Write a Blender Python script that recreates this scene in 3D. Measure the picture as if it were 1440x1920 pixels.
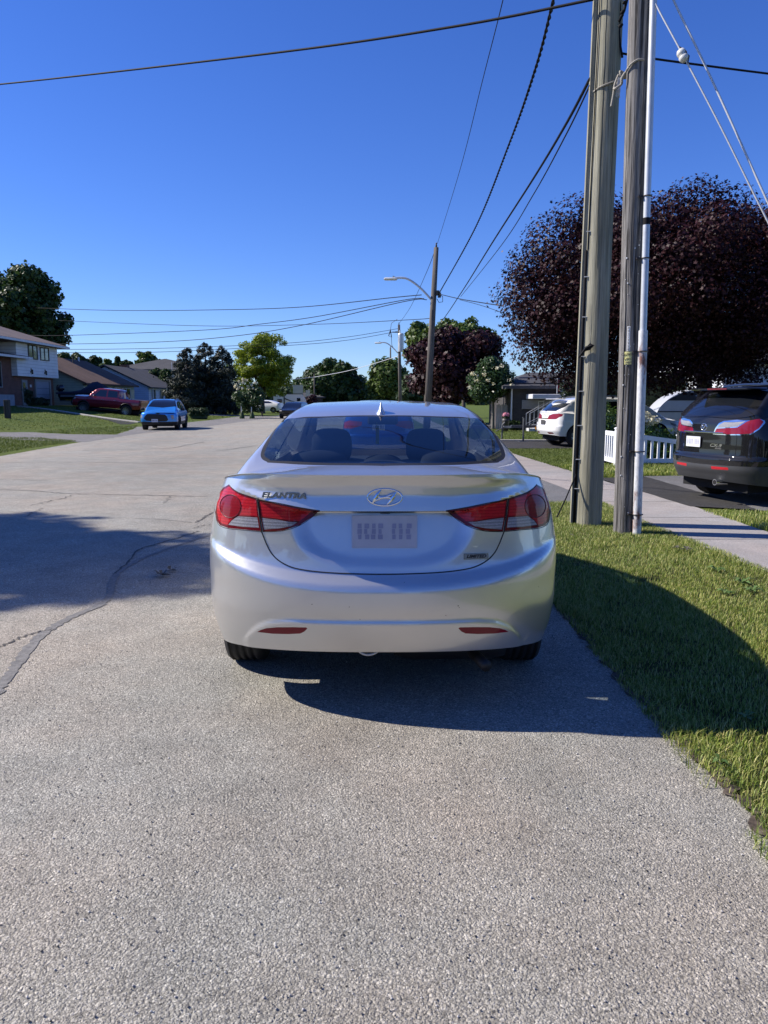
import bpy, math, random
import numpy as np
from mathutils import Vector, Matrix
from mathutils.geometry import delaunay_2d_cdt
R = math.radians
for o in list(bpy.data.objects): bpy.data.objects.remove(o)
SC = bpy.context.scene
COL = SC.collection
# ---------------------------------------------------------------- camera
CAMH, FPX = 1.5, 1442.0
PITCH = math.atan(210/FPX)
cam = bpy.data.cameras.new("camera"); camo = bpy.data.objects.new("camera", cam); COL.objects.link(camo)
camo.location = (0, 0, CAMH); camo.rotation_euler = (math.pi/2-PITCH, 0, 0)
cam.sensor_fit = 'VERTICAL'; cam.sensor_height = 36; cam.lens = FPX/1920*36
cam.clip_start = 0.05; cam.clip_end = 3000
SC.camera = camo
SC.render.resolution_x, SC.render.resolution_y = 768, 1024
# ---------------------------------------------------------------- world and sun
SUN_EL, SUN_AZ = 39.5, 10.0          # azimuth: degrees forward of the left-hand direction
sdir = Vector((-math.cos(R(SUN_AZ))*math.cos(R(SUN_EL)), math.sin(R(SUN_AZ))*math.cos(R(SUN_EL)), math.sin(R(SUN_EL))))
W = bpy.data.worlds.new("World"); SC.world = W; W.use_nodes = True
wn = W.node_tree.nodes; wl = W.node_tree.links; wn.clear()
sky = wn.new('ShaderNodeTexSky'); sky.sky_type = 'NISHITA'; sky.sun_disc = False
sky.sun_elevation = R(SUN_EL); sky.sun_rotation = math.atan2(sdir.x, sdir.y)
sky.altitude = 300; sky.air_density = 1.0; sky.dust_density = 0.04; sky.ozone_density = 3.2
hs = wn.new('ShaderNodeHueSaturation'); hs.inputs['Saturation'].default_value = 1.2; hs.inputs['Hue'].default_value = 0.508
air = wn.new('ShaderNodeMix'); air.data_type = 'RGBA'; air.blend_type = 'MULTIPLY'; air.inputs[0].default_value = 1; air.inputs[7].default_value = (.665, .81, 1.24, 1)   # clear, dry summer air
bg = wn.new('ShaderNodeBackground'); bg.inputs['Strength'].default_value = 0.088
wo = wn.new('ShaderNodeOutputWorld')
wl.new(sky.outputs[0], hs.inputs['Color']); wl.new(hs.outputs[0], air.inputs[6]); wl.new(air.outputs[2], bg.inputs[0]); wl.new(bg.outputs[0], wo.inputs[0])
sl = bpy.data.lights.new("sun", 'SUN'); sl.energy = 5.0; sl.angle = R(0.53); sl.color = (1.0, 0.93, 0.84)
so = bpy.data.objects.new("sun", sl); COL.objects.link(so); so.rotation_euler = sdir.to_track_quat('Z', 'Y').to_euler()
so.location = (-20, 5, 30)
SC.view_settings.view_transform = 'Standard'; SC.view_settings.look = 'None'
SC.view_settings.exposure = 0.58; SC.view_settings.gamma = 1
SC.cycles.use_denoising = True
SC.cycles.max_bounces = 6; SC.cycles.transparent_max_bounces = 12
SC.cycles.sample_clamp_indirect = 6
# ---------------------------------------------------------------- photo geometry (design-time measuring helpers)
_cp, _sp = math.cos(PITCH), math.sin(PITCH)
def ray(px, py):
    x = (px-720)/FPX; u = (960-py)/FPX
    return x, _cp+u*_sp, -_sp+u*_cp
def sst(t): t = np.clip(t, 0, 1); return t*t*(3-2*t)
def T(x, y=0): return 1.05*float(sst((-x-13)/15.0))          # the left lots rise above the road
def G(px, py, z=0.0):
    x, y, w = ray(px, py); t = (z-CAMH)/w; return x*t, y*t
def GT(px, py):
    x, y, w = ray(px, py); t = 0.5
    while t < 400:
        if CAMH+w*t < T(x*t): break
        t *= 1.002
    return x*t, y*t
def P(px, py, Y):
    x, y, w = ray(px, py); t = Y/y; return Vector((x*t, Y, CAMH+w*t))
def PX(px, Y): return P(px, 750, Y).x
# ---------------------------------------------------------------- node materials
MATS = {}
class NT:
    def __init__(s, name):
        s.m = bpy.data.materials.new(name); s.m.use_nodes = True
        s.t = s.m.node_tree; s.n = s.t.nodes; s.l = s.t.links
        s.b = s.n['Principled BSDF']; s.out = s.n['Material Output']
        MATS[name] = s.m
    def new(s, typ, **kw):
        k = s.n.new('ShaderNode'+typ)
        for a, v in kw.items():
            if a.startswith('i_'): k.inputs[a[2:].replace('_', ' ')].default_value = v
            else: setattr(k, a, v)
        return k
    def link(s, a, b): s.l.new(a, b)
    def coord(s, kind='Object'): return s.new('TexCoord').outputs[kind]
    def noise(s, scale, detail=4, rough=.55, vec=None, stretch=None, kind='Object'):
        v = vec if vec is not None else s.coord(kind)
        if stretch:
            mp = s.new('Mapping'); mp.inputs['Scale'].default_value = stretch; s.link(v, mp.inputs[0]); v = mp.outputs[0]
        k = s.new('TexNoise'); k.inputs['Scale'].default_value = scale; k.inputs['Detail'].default_value = detail
        k.inputs['Roughness'].default_value = rough; s.link(v, k.inputs['Vector']); return k.outputs['Fac']
    def ramp(s, fac, stops, interp='LINEAR'):
        k = s.new('ValToRGB'); k.color_ramp.interpolation = interp
        e = k.color_ramp.elements
        while len(e) < len(stops): e.new(0.5)
        for i, (p, c) in enumerate(stops):
            e[i].position = p; e[i].color = (c, c, c, 1) if isinstance(c, (int, float)) else (*c, 1)
        s.link(fac, k.inputs[0]); return k.outputs[0]
    def mix(s, fac, a, b, mode='MIX'):
        k = s.new('Mix', data_type='RGBA', blend_type=mode)
        for i, v in ((0, fac), (6, a), (7, b)):
            if hasattr(v, 'is_linked'): s.link(v, k.inputs[i])
            else: k.inputs[i].default_value = v if isinstance(v, (int, float)) and i == 0 else (*((v,)*3 if isinstance(v, (int, float)) else v), 1)
        return k.outputs[2]
    def math(s, op, a, b=0.0):
        k = s.new('Math', operation=op)
        for i, v in enumerate((a, b)):
            if hasattr(v, 'is_linked'): s.link(v, k.inputs[i])
            else: k.inputs[i].default_value = v
        return k.outputs[0]
    def bump(s, h, strength=.3, dist=.01):
        k = s.new('Bump'); k.inputs['Strength'].default_value = strength; k.inputs['Distance'].default_value = dist
        s.link(h, k.inputs['Height']); s.link(k.outputs[0], s.b.inputs['Normal']); return k.outputs[0]
    def set(s, **kw):
        for a, v in kw.items():
            i = s.b.inputs[a.replace('_', ' ')]
            if hasattr(v, 'is_linked'): s.link(v, i)
            else: i.default_value = (*v, 1) if isinstance(v, tuple) and len(v) == 3 else v
        return s
def simple(name, col, rough=.6, metal=0., var=.15, vs=3., bump=0., bs=60., coat=0., spec=.5, stretch=None):
    s = NT(name); f = s.noise(vs, 5, stretch=stretch)
    c = s.ramp(f, [(.3, tuple(x*(1-var) for x in col)), (.7, tuple(min(1, x*(1+var)) for x in col))])
    s.set(Base_Color=c, Roughness=rough, Metallic=metal, Coat_Weight=coat, Specular_IOR_Level=spec)
    s.b.inputs['Coat Roughness'].default_value = .04
    if bump: s.bump(s.noise(bs, 4, stretch=stretch), bump, .01)
    return s.m
def paint(name, col, metal=.55, rough=.32, coat=1.0, cior=1.5):
    s = NT(name)
    f = s.noise(2.2, 4); dust = s.ramp(f, [(.35, 1.0), (.8, .93)])
    s.set(Base_Color=s.mix(1.0, col, dust, 'MULTIPLY'), Metallic=metal, Roughness=rough, Coat_Weight=coat, Specular_IOR_Level=.5 if metal else .12)
    s.b.inputs['Coat Roughness'].default_value = .03; s.b.inputs['Coat IOR'].default_value = cior
    fl = s.new('TexVoronoi'); fl.inputs['Scale'].default_value = 900; s.link(s.coord(), fl.inputs['Vector'])
    k = s.new('Bump'); k.inputs['Strength'].default_value = .04; k.inputs['Distance'].default_value = .001
    s.link(fl.outputs['Distance'], k.inputs['Height']); s.link(k.outputs[0], s.b.inputs['Normal'])
    return s.m
def rand_island(s): return s.new('NewGeometry').outputs['Random Per Island']
def leafmat(name, cols, rough=.5, trans=.25, spec=.4):
    s = NT(name); f = rand_island(s)
    c = s.ramp(f, [(i/(len(cols)-1), k) for i, k in enumerate(cols)])
    big = s.noise(.7, 3); c = s.mix(s.ramp(big, [(.35, 0.0), (.7, .55)]), c, s.mix(1.0, c, (1.35, 1.25, .9), 'MULTIPLY'))
    s.set(Base_Color=c, Roughness=rough, Specular_IOR_Level=spec)
    if trans:
        t = s.new('BsdfTranslucent'); s.link(c, t.inputs[0]); mx = s.new('MixShader'); mx.inputs[0].default_value = trans
        s.link(s.b.outputs[0], mx.inputs[1]); s.link(t.outputs[0], mx.inputs[2]); s.link(mx.outputs[0], s.out.inputs[0])
    return s.m
# ---------------------------------------------------------------- asphalt, concrete, lawn
def asphalt(name, lo, mid, hi, tint=(1, 1, 1), tint2=(1, 1, 1), bump=.8, patch=.16):
    s = NT(name); v = s.coord()
    nz = s.new('TexNoise'); nz.inputs['Scale'].default_value = 60; s.link(v, nz.inputs['Vector'])
    wv = s.new('Mix', data_type='VECTOR'); wv.inputs[0].default_value = .006; s.link(v, wv.inputs[4]); s.link(nz.outputs['Color'], wv.inputs[5])
    a = s.new('TexVoronoi'); a.inputs['Scale'].default_value = 230; s.link(wv.outputs[1], a.inputs['Vector'])
    b = s.new('TexVoronoi'); b.inputs['Scale'].default_value = 118; s.link(wv.outputs[1], b.inputs['Vector'])
    sa = s.new('SeparateColor'); s.link(a.outputs['Color'], sa.inputs[0]); sb = s.new('SeparateColor'); s.link(b.outputs['Color'], sb.inputs[0])
    ca = s.ramp(sa.outputs[0], [(0, lo), (.35, mid*.85), (.75, mid*1.15), (.93, hi*.8), (1, hi)])
    cb = s.ramp(sb.outputs[1], [(0, lo*.6), (.12, mid*.8), (.8, mid*1.05), (.9, hi*.75), (1, hi)])
    edge = s.ramp(b.outputs['Distance'], [(0, 1.0), (.5, 1.0), (.85, .55)])
    c = s.mix(.45, ca, cb); c = s.mix(.55, c, edge, 'MULTIPLY')
    pt = s.noise(.55, 5, .6); c = s.mix(s.ramp(pt, [(.42, 0.), (.62, 1.)]), s.mix(1.0, c, tint, 'MULTIPLY'), s.mix(1.0, c, tint2, 'MULTIPLY'))
    st = s.noise(2.6, 6, .65); c = s.mix(1.0, c, s.ramp(st, [(.3, 1-patch), (.55, 1.0), (.75, 1+patch)]), 'MULTIPLY')
    hv = s.new('TexVoronoi'); hv.inputs['Scale'].default_value = 17; hv.inputs['Randomness'].default_value = 1; s.link(wv.outputs[1], hv.inputs['Vector']); c = s.mix(1.0, c, s.ramp(hv.outputs['Distance'], [(.04, .2), (.085, 1.0)]), 'MULTIPLY')
    bg_ = s.noise(.22, 4, .6, stretch=(1, .35, 1)); c = s.mix(1.0, c, s.ramp(bg_, [(.35, .86), (.5, 1.0), (.68, 1.10)]), 'MULTIPLY')
    s.set(Base_Color=c, Roughness=.85, Specular_IOR_Level=.25)
    h = s.math('ADD', s.math('MULTIPLY', b.outputs['Distance'], -1.0), s.math('MULTIPLY', a.outputs['Distance'], -.5))
    h = s.math('ADD', h, s.math('MULTIPLY', sb.outputs[0], .35))
    s.bump(h, bump, .006)
    return s.m
asphalt('road_asphalt', .11, .30, .66, (1.05, 1.01, .87), (1.13, 1.01, .83), bump=.75, patch=.17)
asphalt('new_asphalt', .018, .04, .12, (1, .98, .97), (1.1, 1.05, 1.02), bump=.5)
asphalt('old_asphalt', .07, .16, .35, (1.0, 1.0, 1.0), (1.05, 1.0, .96), bump=.5)
asphalt('gravel', .08, .21, .5, (1.0, .96, .9), (1.05, 1, .94), bump=1.0)
asphalt('concrete_walk', .24, .33, .5, (1.1, .98, .90), (1.0, .96, .92), bump=.3, patch=.12)
simple('sealant', (.03, .03, .033), .55, var=.3, vs=20)
simple('worn_sealant', (.19, .182, .168), .8, var=.3, vs=30, bump=.8, bs=260)
simple('crack_dark', (.02, .019, .018), .9); simple('road_crack_grey', (.07, .066, .06), .9)
simple('kerb_concrete', (.45, .43, .39), .8, var=.2, vs=6, bump=.3)
def lawnmat(name, a, b, c, sc=1.0):
    s = NT(name); big = s.noise(.5*sc, 4); fine = s.noise(26*sc, 5, .7, stretch=(1, .35, 1)); mid = s.noise(5*sc, 5, .65)
    col = s.ramp(mid, [(.25, a), (.5, b), (.75, c)])
    col = s.mix(1.0, col, s.ramp(fine, [(.3, .6), (.55, 1.0), (.75, 1.4)]), 'MULTIPLY')
    col = s.mix(s.ramp(big, [(.4, 0.), (.65, .6)]), col, s.mix(1.0, col, (1.35, 1.12, .8), 'MULTIPLY'))
    s.set(Base_Color=col, Roughness=.9, Specular_IOR_Level=.15)
    s.bump(s.math('ADD', fine, mid), .9, .05); return s.m
lawnmat('lawn', (.06, .088, .014), (.085, .125, .022), (.12, .155, .035))
lawnmat('verge_soil', (.03, .035, .012), (.05, .06, .018), (.09, .085, .035), 2)
leafmat('grass_blade', [(.09, .15, .018), (.16, .24, .035), (.25, .32, .06), (.38, .40, .12), (.56, .52, .24)], .5, .35)
leafmat('grass_blade_far', [(.07, .105, .015), (.095, .135, .022), (.12, .155, .032), (.14, .17, .045)], .6, .3)
# ---------------------------------------------------------------- mesh helpers
def link(o, parent=None):
    COL.objects.link(o)
    if parent is not None: o.parent = parent
    return o
def tag(o, label=None, cat=None, group=None, kind=None):
    if label: o['label'] = label
    if cat: o['category'] = cat
    if group: o['group'] = group
    if kind: o['kind'] = kind
    return o
def empty(name, loc=(0, 0, 0), rz=0, label=None, cat=None, group=None):
    o = bpy.data.objects.new(name, None); o.location = loc; o.rotation_euler = (0, 0, rz); COL.objects.link(o)
    o.empty_display_size = .2
    return tag(o, label, cat, group)
class MB:
    """collects geometry for ONE mesh"""
    def __init__(s): s.v = []; s.f = []
    def add(s, vs, fs):
        b = len(s.v); s.v += [tuple(v) for v in vs]; s.f += [tuple(i+b for i in f) for f in fs]; return s
    def box(s, x0, x1, y0, y1, z0, z1, M=None, bev=0):
        vs = [(x0, y0, z0), (x1, y0, z0), (x1, y1, z0), (x0, y1, z0), (x0, y0, z1), (x1, y0, z1), (x1, y1, z1), (x0, y1, z1)]
        if bev:
            b = bev; vs = []; 
            for z, i in ((z0, b), (z0+b, 0), (z1-b, 0), (z1, b)):
                xa, xb, ya, yb = x0+i, x1-i, y0+i, y1-i
                vs += [(xa+b, ya, z), (xb-b, ya, z), (xb, ya+b, z), (xb, yb-b, z), (xb-b, yb, z), (xa+b, yb, z), (xa, yb-b, z), (xa, ya+b, z)]
            fs = [tuple(range(7, -1, -1)), tuple(range(24, 32))]
            for k in range(3):
                for i in range(8): fs.append((k*8+i, k*8+(i+1) % 8, k*8+8+(i+1) % 8, k*8+8+i))
        else: fs = [(0, 3, 2, 1), (4, 5, 6, 7), (0, 1, 5, 4), (1, 2, 6, 5), (2, 3, 7, 6), (3, 0, 4, 7)]
        if M is not None: vs = [M @ Vector(v) for v in vs]
        return s.add(vs, fs)
    def tube(s, pts, r, n=8, cap=True, up=None):
        pts = [Vector(p) for p in pts]; m = len(pts)
        rs = list(r) if hasattr(r, '__len__') else [r]*m
        vs = []; prev = None
        for i, p in enumerate(pts):
            d = (pts[min(i+1, m-1)]-pts[max(i-1, 0)]); d = d.normalized() if d.length > 1e-9 else Vector((0, 0, 1))
            if prev is None: a = d.orthogonal().normalized() if abs(d.z) < .999 else Vector((1, 0, 0))
            else: a = (prev-d*prev.dot(d)); a = a.normalized() if a.length > 1e-6 else d.orthogonal().normalized()
            prev = a; b = d.cross(a)
            for k in range(n):
                t = 2*math.pi*k/n; vs.append(p+(a*math.cos(t)+b*math.sin(t))*rs[i])
        fs = [(i*n+k, i*n+(k+1) % n, (i+1)*n+(k+1) % n, (i+1)*n+k) for i in range(m-1) for k in range(n)]
        if cap: fs += [tuple(range(n-1, -1, -1)), tuple(range((m-1)*n, m*n))]
        return s.add(vs, fs)
    def prism(s, poly, d, origin=(0, 0, 0), ux=(1, 0, 0), uy=(0, 0, 1), taper=None):
        """polygon (u,v) extruded by vector d"""
        o = Vector(origin); ux = Vector(ux); uy = Vector(uy); d = Vector(d); n = len(poly)
        a = [o+ux*p[0]+uy*p[1] for p in poly]; b = [q+d for q in a]
        fs = [tuple(range(n-1, -1, -1)), tuple(range(n, 2*n))]+[(i, (i+1) % n, n+(i+1) % n, n+i) for i in range(n)]
        return s.add(a+b, fs)
    def lathe(s, prof, n=32, M=None, closed=False):
        """profile (r,z) about local z"""
        vs = []; m = len(prof)
        for r, z in prof:
            for k in range(n):
                t = 2*math.pi*k/n; vs.append(Vector((r*math.cos(t), r*math.sin(t), z)))
        if M is not None: vs = [M @ v for v in vs]
        rng = m if closed else m-1
        fs = [(i*n+k, i*n+(k+1) % n, ((i+1) % m)*n+(k+1) % n, ((i+1) % m)*n+k) for i in range(rng) for k in range(n)]
        return s.add(vs, fs)
    def build(s, name, mat, parent=None, smooth=False, **tg):
        me = bpy.data.meshes.new(name); me.from_pydata([tuple(v) for v in s.v], [], s.f); me.update()
        me.materials.append(MATS[mat] if isinstance(mat, str) else mat)
        if smooth:
            me.polygons.foreach_set('use_smooth', [True]*len(me.polygons))
            if smooth != 'all': me.set_sharp_from_angle(angle=R(40))
        o = bpy.data.objects.new(name, me); link(o, parent); tag(o, **tg); return o
def npmesh(name, V, loops, starts, mat, parent=None, smooth=False, **tg):
    me = bpy.data.meshes.new(name); me.vertices.add(len(V)); me.vertices.foreach_set('co', np.asarray(V, np.float32).ravel())
    me.loops.add(len(loops)); me.loops.foreach_set('vertex_index', np.asarray(loops, np.int32))
    me.polygons.add(len(starts)); me.polygons.foreach_set('loop_start', np.asarray(starts, np.int32))
    me.update(calc_edges=True)
    if smooth: me.polygons.foreach_set('use_smooth', [True]*len(starts))
    me.materials.append(MATS[mat]); o = bpy.data.objects.new(name, me); link(o, parent); tag(o, **tg); return o
def inpoly(x, y, poly):
    x = np.asarray(x); y = np.asarray(y); c = np.zeros(x.shape, bool); n = len(poly)
    for i in range(n):
        x0, y0 = poly[i]; x1, y1 = poly[(i+1) % n]
        if y0 == y1: continue
        k = ((y0 > y) != (y1 > y)) & (x < (x1-x0)*(y-y0)/(y1-y0)+x0); c ^= k
    return c
def catmull(pts, k=8, closed=False):
    P_ = [np.array(p, float) for p in pts]; n = len(P_); out = []
    for i in range(n if closed else n-1):
        g = lambda j: P_[j % n] if closed else P_[min(max(j, 0), n-1)]
        a, b, c, d = g(i-1), g(i), g(i+1), g(i+2)
        for t in np.arange(k)/k:
            out.append(.5*((2*b)+(c-a)*t+(2*a-5*b+4*c-d)*t*t+(3*b-a-3*c+d)*t**3))
    if not closed: out.append(P_[-1])
    return out
def ragged(poly, step=.12, amp=.03, seed=0):
    rng = random.Random(seed); out = []
    n = len(poly)
    for i in range(n):
        a = Vector(poly[i]); b = Vector(poly[(i+1) % n]); m = max(1, int((b-a).length/step)) if (b-a).length < 60 else 1
        for j in range(m):
            p = a+(b-a)*j/m; k = amp if m > 1 else 0
            out.append((p.x+rng.uniform(-k, k), p.y+rng.uniform(-k, k)))
    return out
def sheet(name, poly, z, mat, step=.12, amp=.03, seed=0, thick=0, **tg):
    """flat ground sheet following the terrain"""
    pg = ragged(poly, step, amp, seed) if amp else [tuple(p) for p in poly]
    xs = [p[0] for p in pg]
    pts = [Vector(p) for p in pg]; n = len(pts)
    if min(xs) < -13:
        x = min(xs)
        y0, y1 = min(p[1] for p in pg), max(p[1] for p in pg)
        gx = np.arange(min(xs), max(xs), .8); gy = np.linspace(y0, y1, 14)
        xx, yy = np.meshgrid(gx, gy); k = inpoly(xx.ravel(), yy.ravel(), pg)
        pts += [Vector(q) for q in zip(xx.ravel()[k], yy.ravel()[k])]
    vs, es, fs, *_ = delaunay_2d_cdt(pts, [(i, (i+1) % n) for i in range(n)], [], 1, 1e-5)
    if fs:
        cx = np.array([sum(vs[i][0] for i in f)/len(f) for f in fs]); cy = np.array([sum(vs[i][1] for i in f)/len(f) for f in fs])
        keep = inpoly(cx, cy, pg); fs = [f for f, q in zip(fs, keep) if q]
    m = MB(); m.add([(v[0], v[1], T(v[0])+z) for v in vs], fs)
    o = m.build(name, mat, **tg)
    return o
def text_mesh(body, size, extrude, shear=0, bold=0, spacing=1.0):
    cu = bpy.data.curves.new('lettering', 'FONT'); cu.body = body; cu.size = size; cu.extrude = extrude
    cu.align_x = 'CENTER'; cu.align_y = 'CENTER'; cu.shear = shear; cu.offset = bold; cu.space_character = spacing
    o = bpy.data.objects.new('lettering', cu); COL.objects.link(o); dg = bpy.context.evaluated_depsgraph_get()
    me = bpy.data.meshes.new_from_object(o.evaluated_get(dg)); bpy.data.objects.remove(o); return me
def copy_tree(o, parent=None, mat=None):
    c = o.copy(); COL.objects.link(c)
    if parent is not None: c.parent = parent
    for ch in o.children: copy_tree(ch, c)
    return c
# ================================================================ GROUND
gx = np.concatenate([np.arange(-260, -36, 20), np.arange(-36, -8, 1.0), np.arange(-8, 260, 20)])
gy = np.concatenate([[-60, -30, 0], np.arange(10, 130, 10), np.arange(130, 900, 60)])
m = MB(); nx, ny = len(gx), len(gy)
m.add([(x, y, T(x)) for y in gy for x in gx], [(j*nx+i, j*nx+i+1, (j+1)*nx+i+1, (j+1)*nx+i) for j in range(ny-1) for i in range(nx-1)])
m.build('ground', 'lawn', smooth='all', kind='structure')
ROADR = [(1.40, -12), (1.38, 0), (1.35, 2.51), (1.30, 3.43), (1.27, 5.45), (1.2, 11), (.9, 40), (.2, 90), (-3, 300)]
ROADL = [(-14, 300), (-12.5, 160), (-11.2, 95), (-9.8, 62.9), (-10.4, 41.5), (-11.2, 35.4), (-10.9, 27.7), (-10.3, 20.6), (-10.2, 8), (-10.2, -12)]
sheet('road', ROADR+ROADL, .006, 'road_asphalt', .12, .025, 1, kind='structure')
sheet('shoulder', [GT(-40, 811), GT(61, 811), GT(216, 815.5), GT(256, 803), (-14.0, 42), (-13.2, 46), (-13, 60), (-13.3, 72), (-9.5, 72), (-9.6, 62.9), (-10.2, 41.5), (-11.0, 35.4), (-10.7, 27.7), GT(150, 829), GT(-40, 818)], .011, 'gravel', .3, .08, 2, kind='structure')
sheet('driveway', [GT(150, 777), GT(258, 793), (-15.2, 46), GT(225, 796), GT(205, 789)], .015, 'new_asphalt', .3, .02, 3, kind='structure')
sheet('driveway', [(-13.4, 76), (-13.2, 72), (-16, 71), (-20, 72), (-20, 75)], .015, 'concrete_walk', .3, .02, 3, kind='structure')
k0, k1 = Vector(GT(34, 763)), Vector(GT(261, 792.6))
m = MB(); N = 30
for i in range(N):
    a = k0+(k1-k0)*i/N; b = k0+(k1-k0)*(i+1)/N; n_ = (b-a).normalized(); n_ = Vector((-n_.y, n_.x))*.11
    za, zb_ = T(a.x), T(b.x)
    vs = [(a.x-n_.x, a.y-n_.y, za-.02), (b.x-n_.x, b.y-n_.y, zb_-.02), (b.x+n_.x, b.y+n_.y, zb_-.02), (a.x+n_.x, a.y+n_.y, za-.02)]
    m.add(vs+[(x, y, z+.1) for x, y, z in vs], [(4, 5, 6, 7), (0, 1, 5, 4), (2, 3, 7, 6), (3, 0, 4, 7), (1, 2, 6, 5)])
m.build('kerb', 'kerb_concrete', kind='structure')
VERGE = [(1.36, -3), (1.36, 2.51), (1.31, 3.43), (1.28, 5.45), (1.22, 11.1), (3.16, 11.15), (3.2, 9.18), (3.36, 6.54), (3.44, 4), (3.48, -3)]
sheet('grass_verge', VERGE, .010, 'verge_soil', .08, .02, 4, kind='structure')
SWL = [(3.48, -3), (3.42, 4), (3.34, 6.54), (3.19, 9.18), (3.11, 12.4), (2.94, 14.9), (2.6, 21), (2.3, 60), (1.4, 120)]
SWR = [(2.6, 120), (3.4, 60), (3.4, 28), (3.64, 21.2), (4.09, 14.1), (4.38, 10.6), (4.36, 9), (4.5, 6), (4.6, -3)]
sheet('sidewalk', SWL+SWR, .016, 'concrete_walk', .15, .012, 5, kind='structure')
m = MB()
for y in np.arange(.4, 60, 1.55):
    xl = np.interp(y, [p[1] for p in SWL], [p[0] for p in SWL])+.02; q = SWR[::-1]; xr = np.interp(y, [p[1] for p in q], [p[0] for p in q])-.02
    m.add([(xl, y-.008, .0205), (xr, y-.004, .0205), (xr, y+.008, .0205), (xl, y+.005, .0205)], [(0, 1, 2, 3)])
m.build('sidewalk_joints', 'crack_dark', kind='structure')
sheet('driveway_apron', [(1.2, 11.12), (3.2, 11.12), (3.0, 15), (2.9, 16), (1.1, 16.2)], .013, 'old_asphalt', .1, .015, 6, kind='structure')
sheet('driveway_patch', [(4.32, 10.75), (5.1, 10.35), (5.15, 11), (5.1, 14.9), (4.05, 14.7), (4.12, 14.0)], .021, 'new_asphalt', .15, .012, 7, kind='structure')
sheet('driveway', [(5.05, 10.35), (16, 10.2), (16, 15.6), (5.1, 15.2)], .012, 'old_asphalt', .15, .02, 8, kind='structure')
sheet('driveway', [(3.5, 23.9), (14, 23.6), (14, 28.4), (3.4, 28.4)], .014, 'new_asphalt', .2, .02, 9, kind='structure')
m = MB(); m.box(3.4, 14, 28.4, 28.65, -.02, .05); m.build('kerb', 'kerb_concrete', kind='structure')
sheet('driveway', [(3.4, 40.5), (14, 40.5), (14, 44.5), (3.3, 44.5)], .014, 'new_asphalt', .2, .02, 10, kind='structure')
m = MB(); m.box(3.4, 14, 44.5, 44.8, -.02, .06); m.build('kerb', 'kerb_concrete', kind='structure')
s = NT('edge_soil'); f_ = s.noise(30, 5); s.set(Base_Color=s.ramp(f_, [(.35, (.035, .025, .018)), (.6, (.10, .075, .055)), (.75, (.2, .17, .14))]), Roughness=.95); s.bump(f_, .8, .01)
# cracks and tar seams in the road
def ribbon(name, pts, w, z, mat, wob=.02, seed=0, k=10):
    rng = random.Random(seed); c = catmull(pts, k); m = MB(); vs = []
    for i, p in enumerate(c):
        d = c[min(i+1, len(c)-1)]-c[max(i-1, 0)]; d /= (np.hypot(*d)+1e-9); n = np.array([-d[1], d[0]])
        p = p+n*rng.uniform(-wob, wob); ww = (w(i/len(c)) if callable(w) else w)*rng.uniform(.6, 1.3)/2
        vs += [(*(p-n*ww), z), (*(p+n*ww), z)]
    m.add(vs, [(2*i, 2*i+1, 2*i+3, 2*i+2) for i in range(len(c)-1)])
    return m.build(name, mat, kind='structure')
gp = lambda l: [G(*q) for q in l]
ribbon('tar_seam', gp([(-30, 1330), (0, 1290), (35, 1245), (70, 1200), (110, 1172), (150, 1152), (190, 1135), (207, 1115), (210, 1095), (222, 1076), (255, 1054), (300, 1036), (350, 1018), (402, 1002)]), lambda t: .075-.03*t, .010, 'worn_sealant', .006, 1)
ribbon('road_crack', gp([(215, 1078), (235, 1060), (262, 1032), (300, 1020), (340, 1008), (372, 997)]), 0.018, .0105, 'road_crack_grey', .015, 2)
ribbon('road_crack', gp([(365, 981), (380, 975), (388, 968), (403, 962)]), 0.024, .0105, 'road_crack_grey', .03, 3)
ribbon('road_crack', gp([(365, 992), (380, 987), (402, 984)]), 0.013, .0105, 'road_crack_grey', .03, 33)
ribbon('road_crack', gp([(0, 919), (60, 921), (120, 926), (200, 928), (290, 930), (390, 932)]), 0.024, .0105, 'road_crack_grey', .02, 4)
ribbon('road_crack', gp([(60, 949), (78, 944), (100, 939), (140, 929)]), 0.020, .0105, 'road_crack_grey', .05, 5)
ribbon('road_crack', gp([(48, 970), (62, 962), (75, 957), (77, 953)]), 0.013, .0105, 'road_crack_grey', .03, 6)
ribbon('road_crack', gp([(0, 868), (100, 867), (200, 868), (345, 871)]), 0.032, .0105, 'road_crack_grey', .03, 7)
ribbon('road_crack', gp([(0, 900), (90, 901)]), 0.024, .0105, 'road_crack_grey', .02, 8)
ribbon('road_crack', gp([(155, 845), (240, 843), (315, 841), (350, 835), (383, 829)]), 0.048, .0105, 'road_crack_grey', .03, 9)
ribbon('road_crack', gp([(308, 945), (315, 938), (318, 931)]), 0.012, .0105, 'road_crack_grey', .04, 10)
ribbon('road_crack', gp([(250, 973), (300, 975), (360, 981)]), 0.010, .0105, 'road_crack_grey', .01, 11)
ribbon('road_crack', gp([(0, 1215), (25, 1203), (60, 1190), (100, 1182)]), 0.016, .0105, 'road_crack_grey', .015, 12)
ribbon('road_crack', gp([(405, 846), (440, 842), (480, 836)]), 0.040, .0105, 'road_crack_grey', .02, 13)
ribbon('soil_edge', [(1.36, .5), (1.345, 2.5), (1.30, 3.43), (1.285, 4.4), (1.27, 5.45), (1.24, 8), (1.22, 11)], .055, .0135, 'edge_soil', .03, 50, 30)
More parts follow.
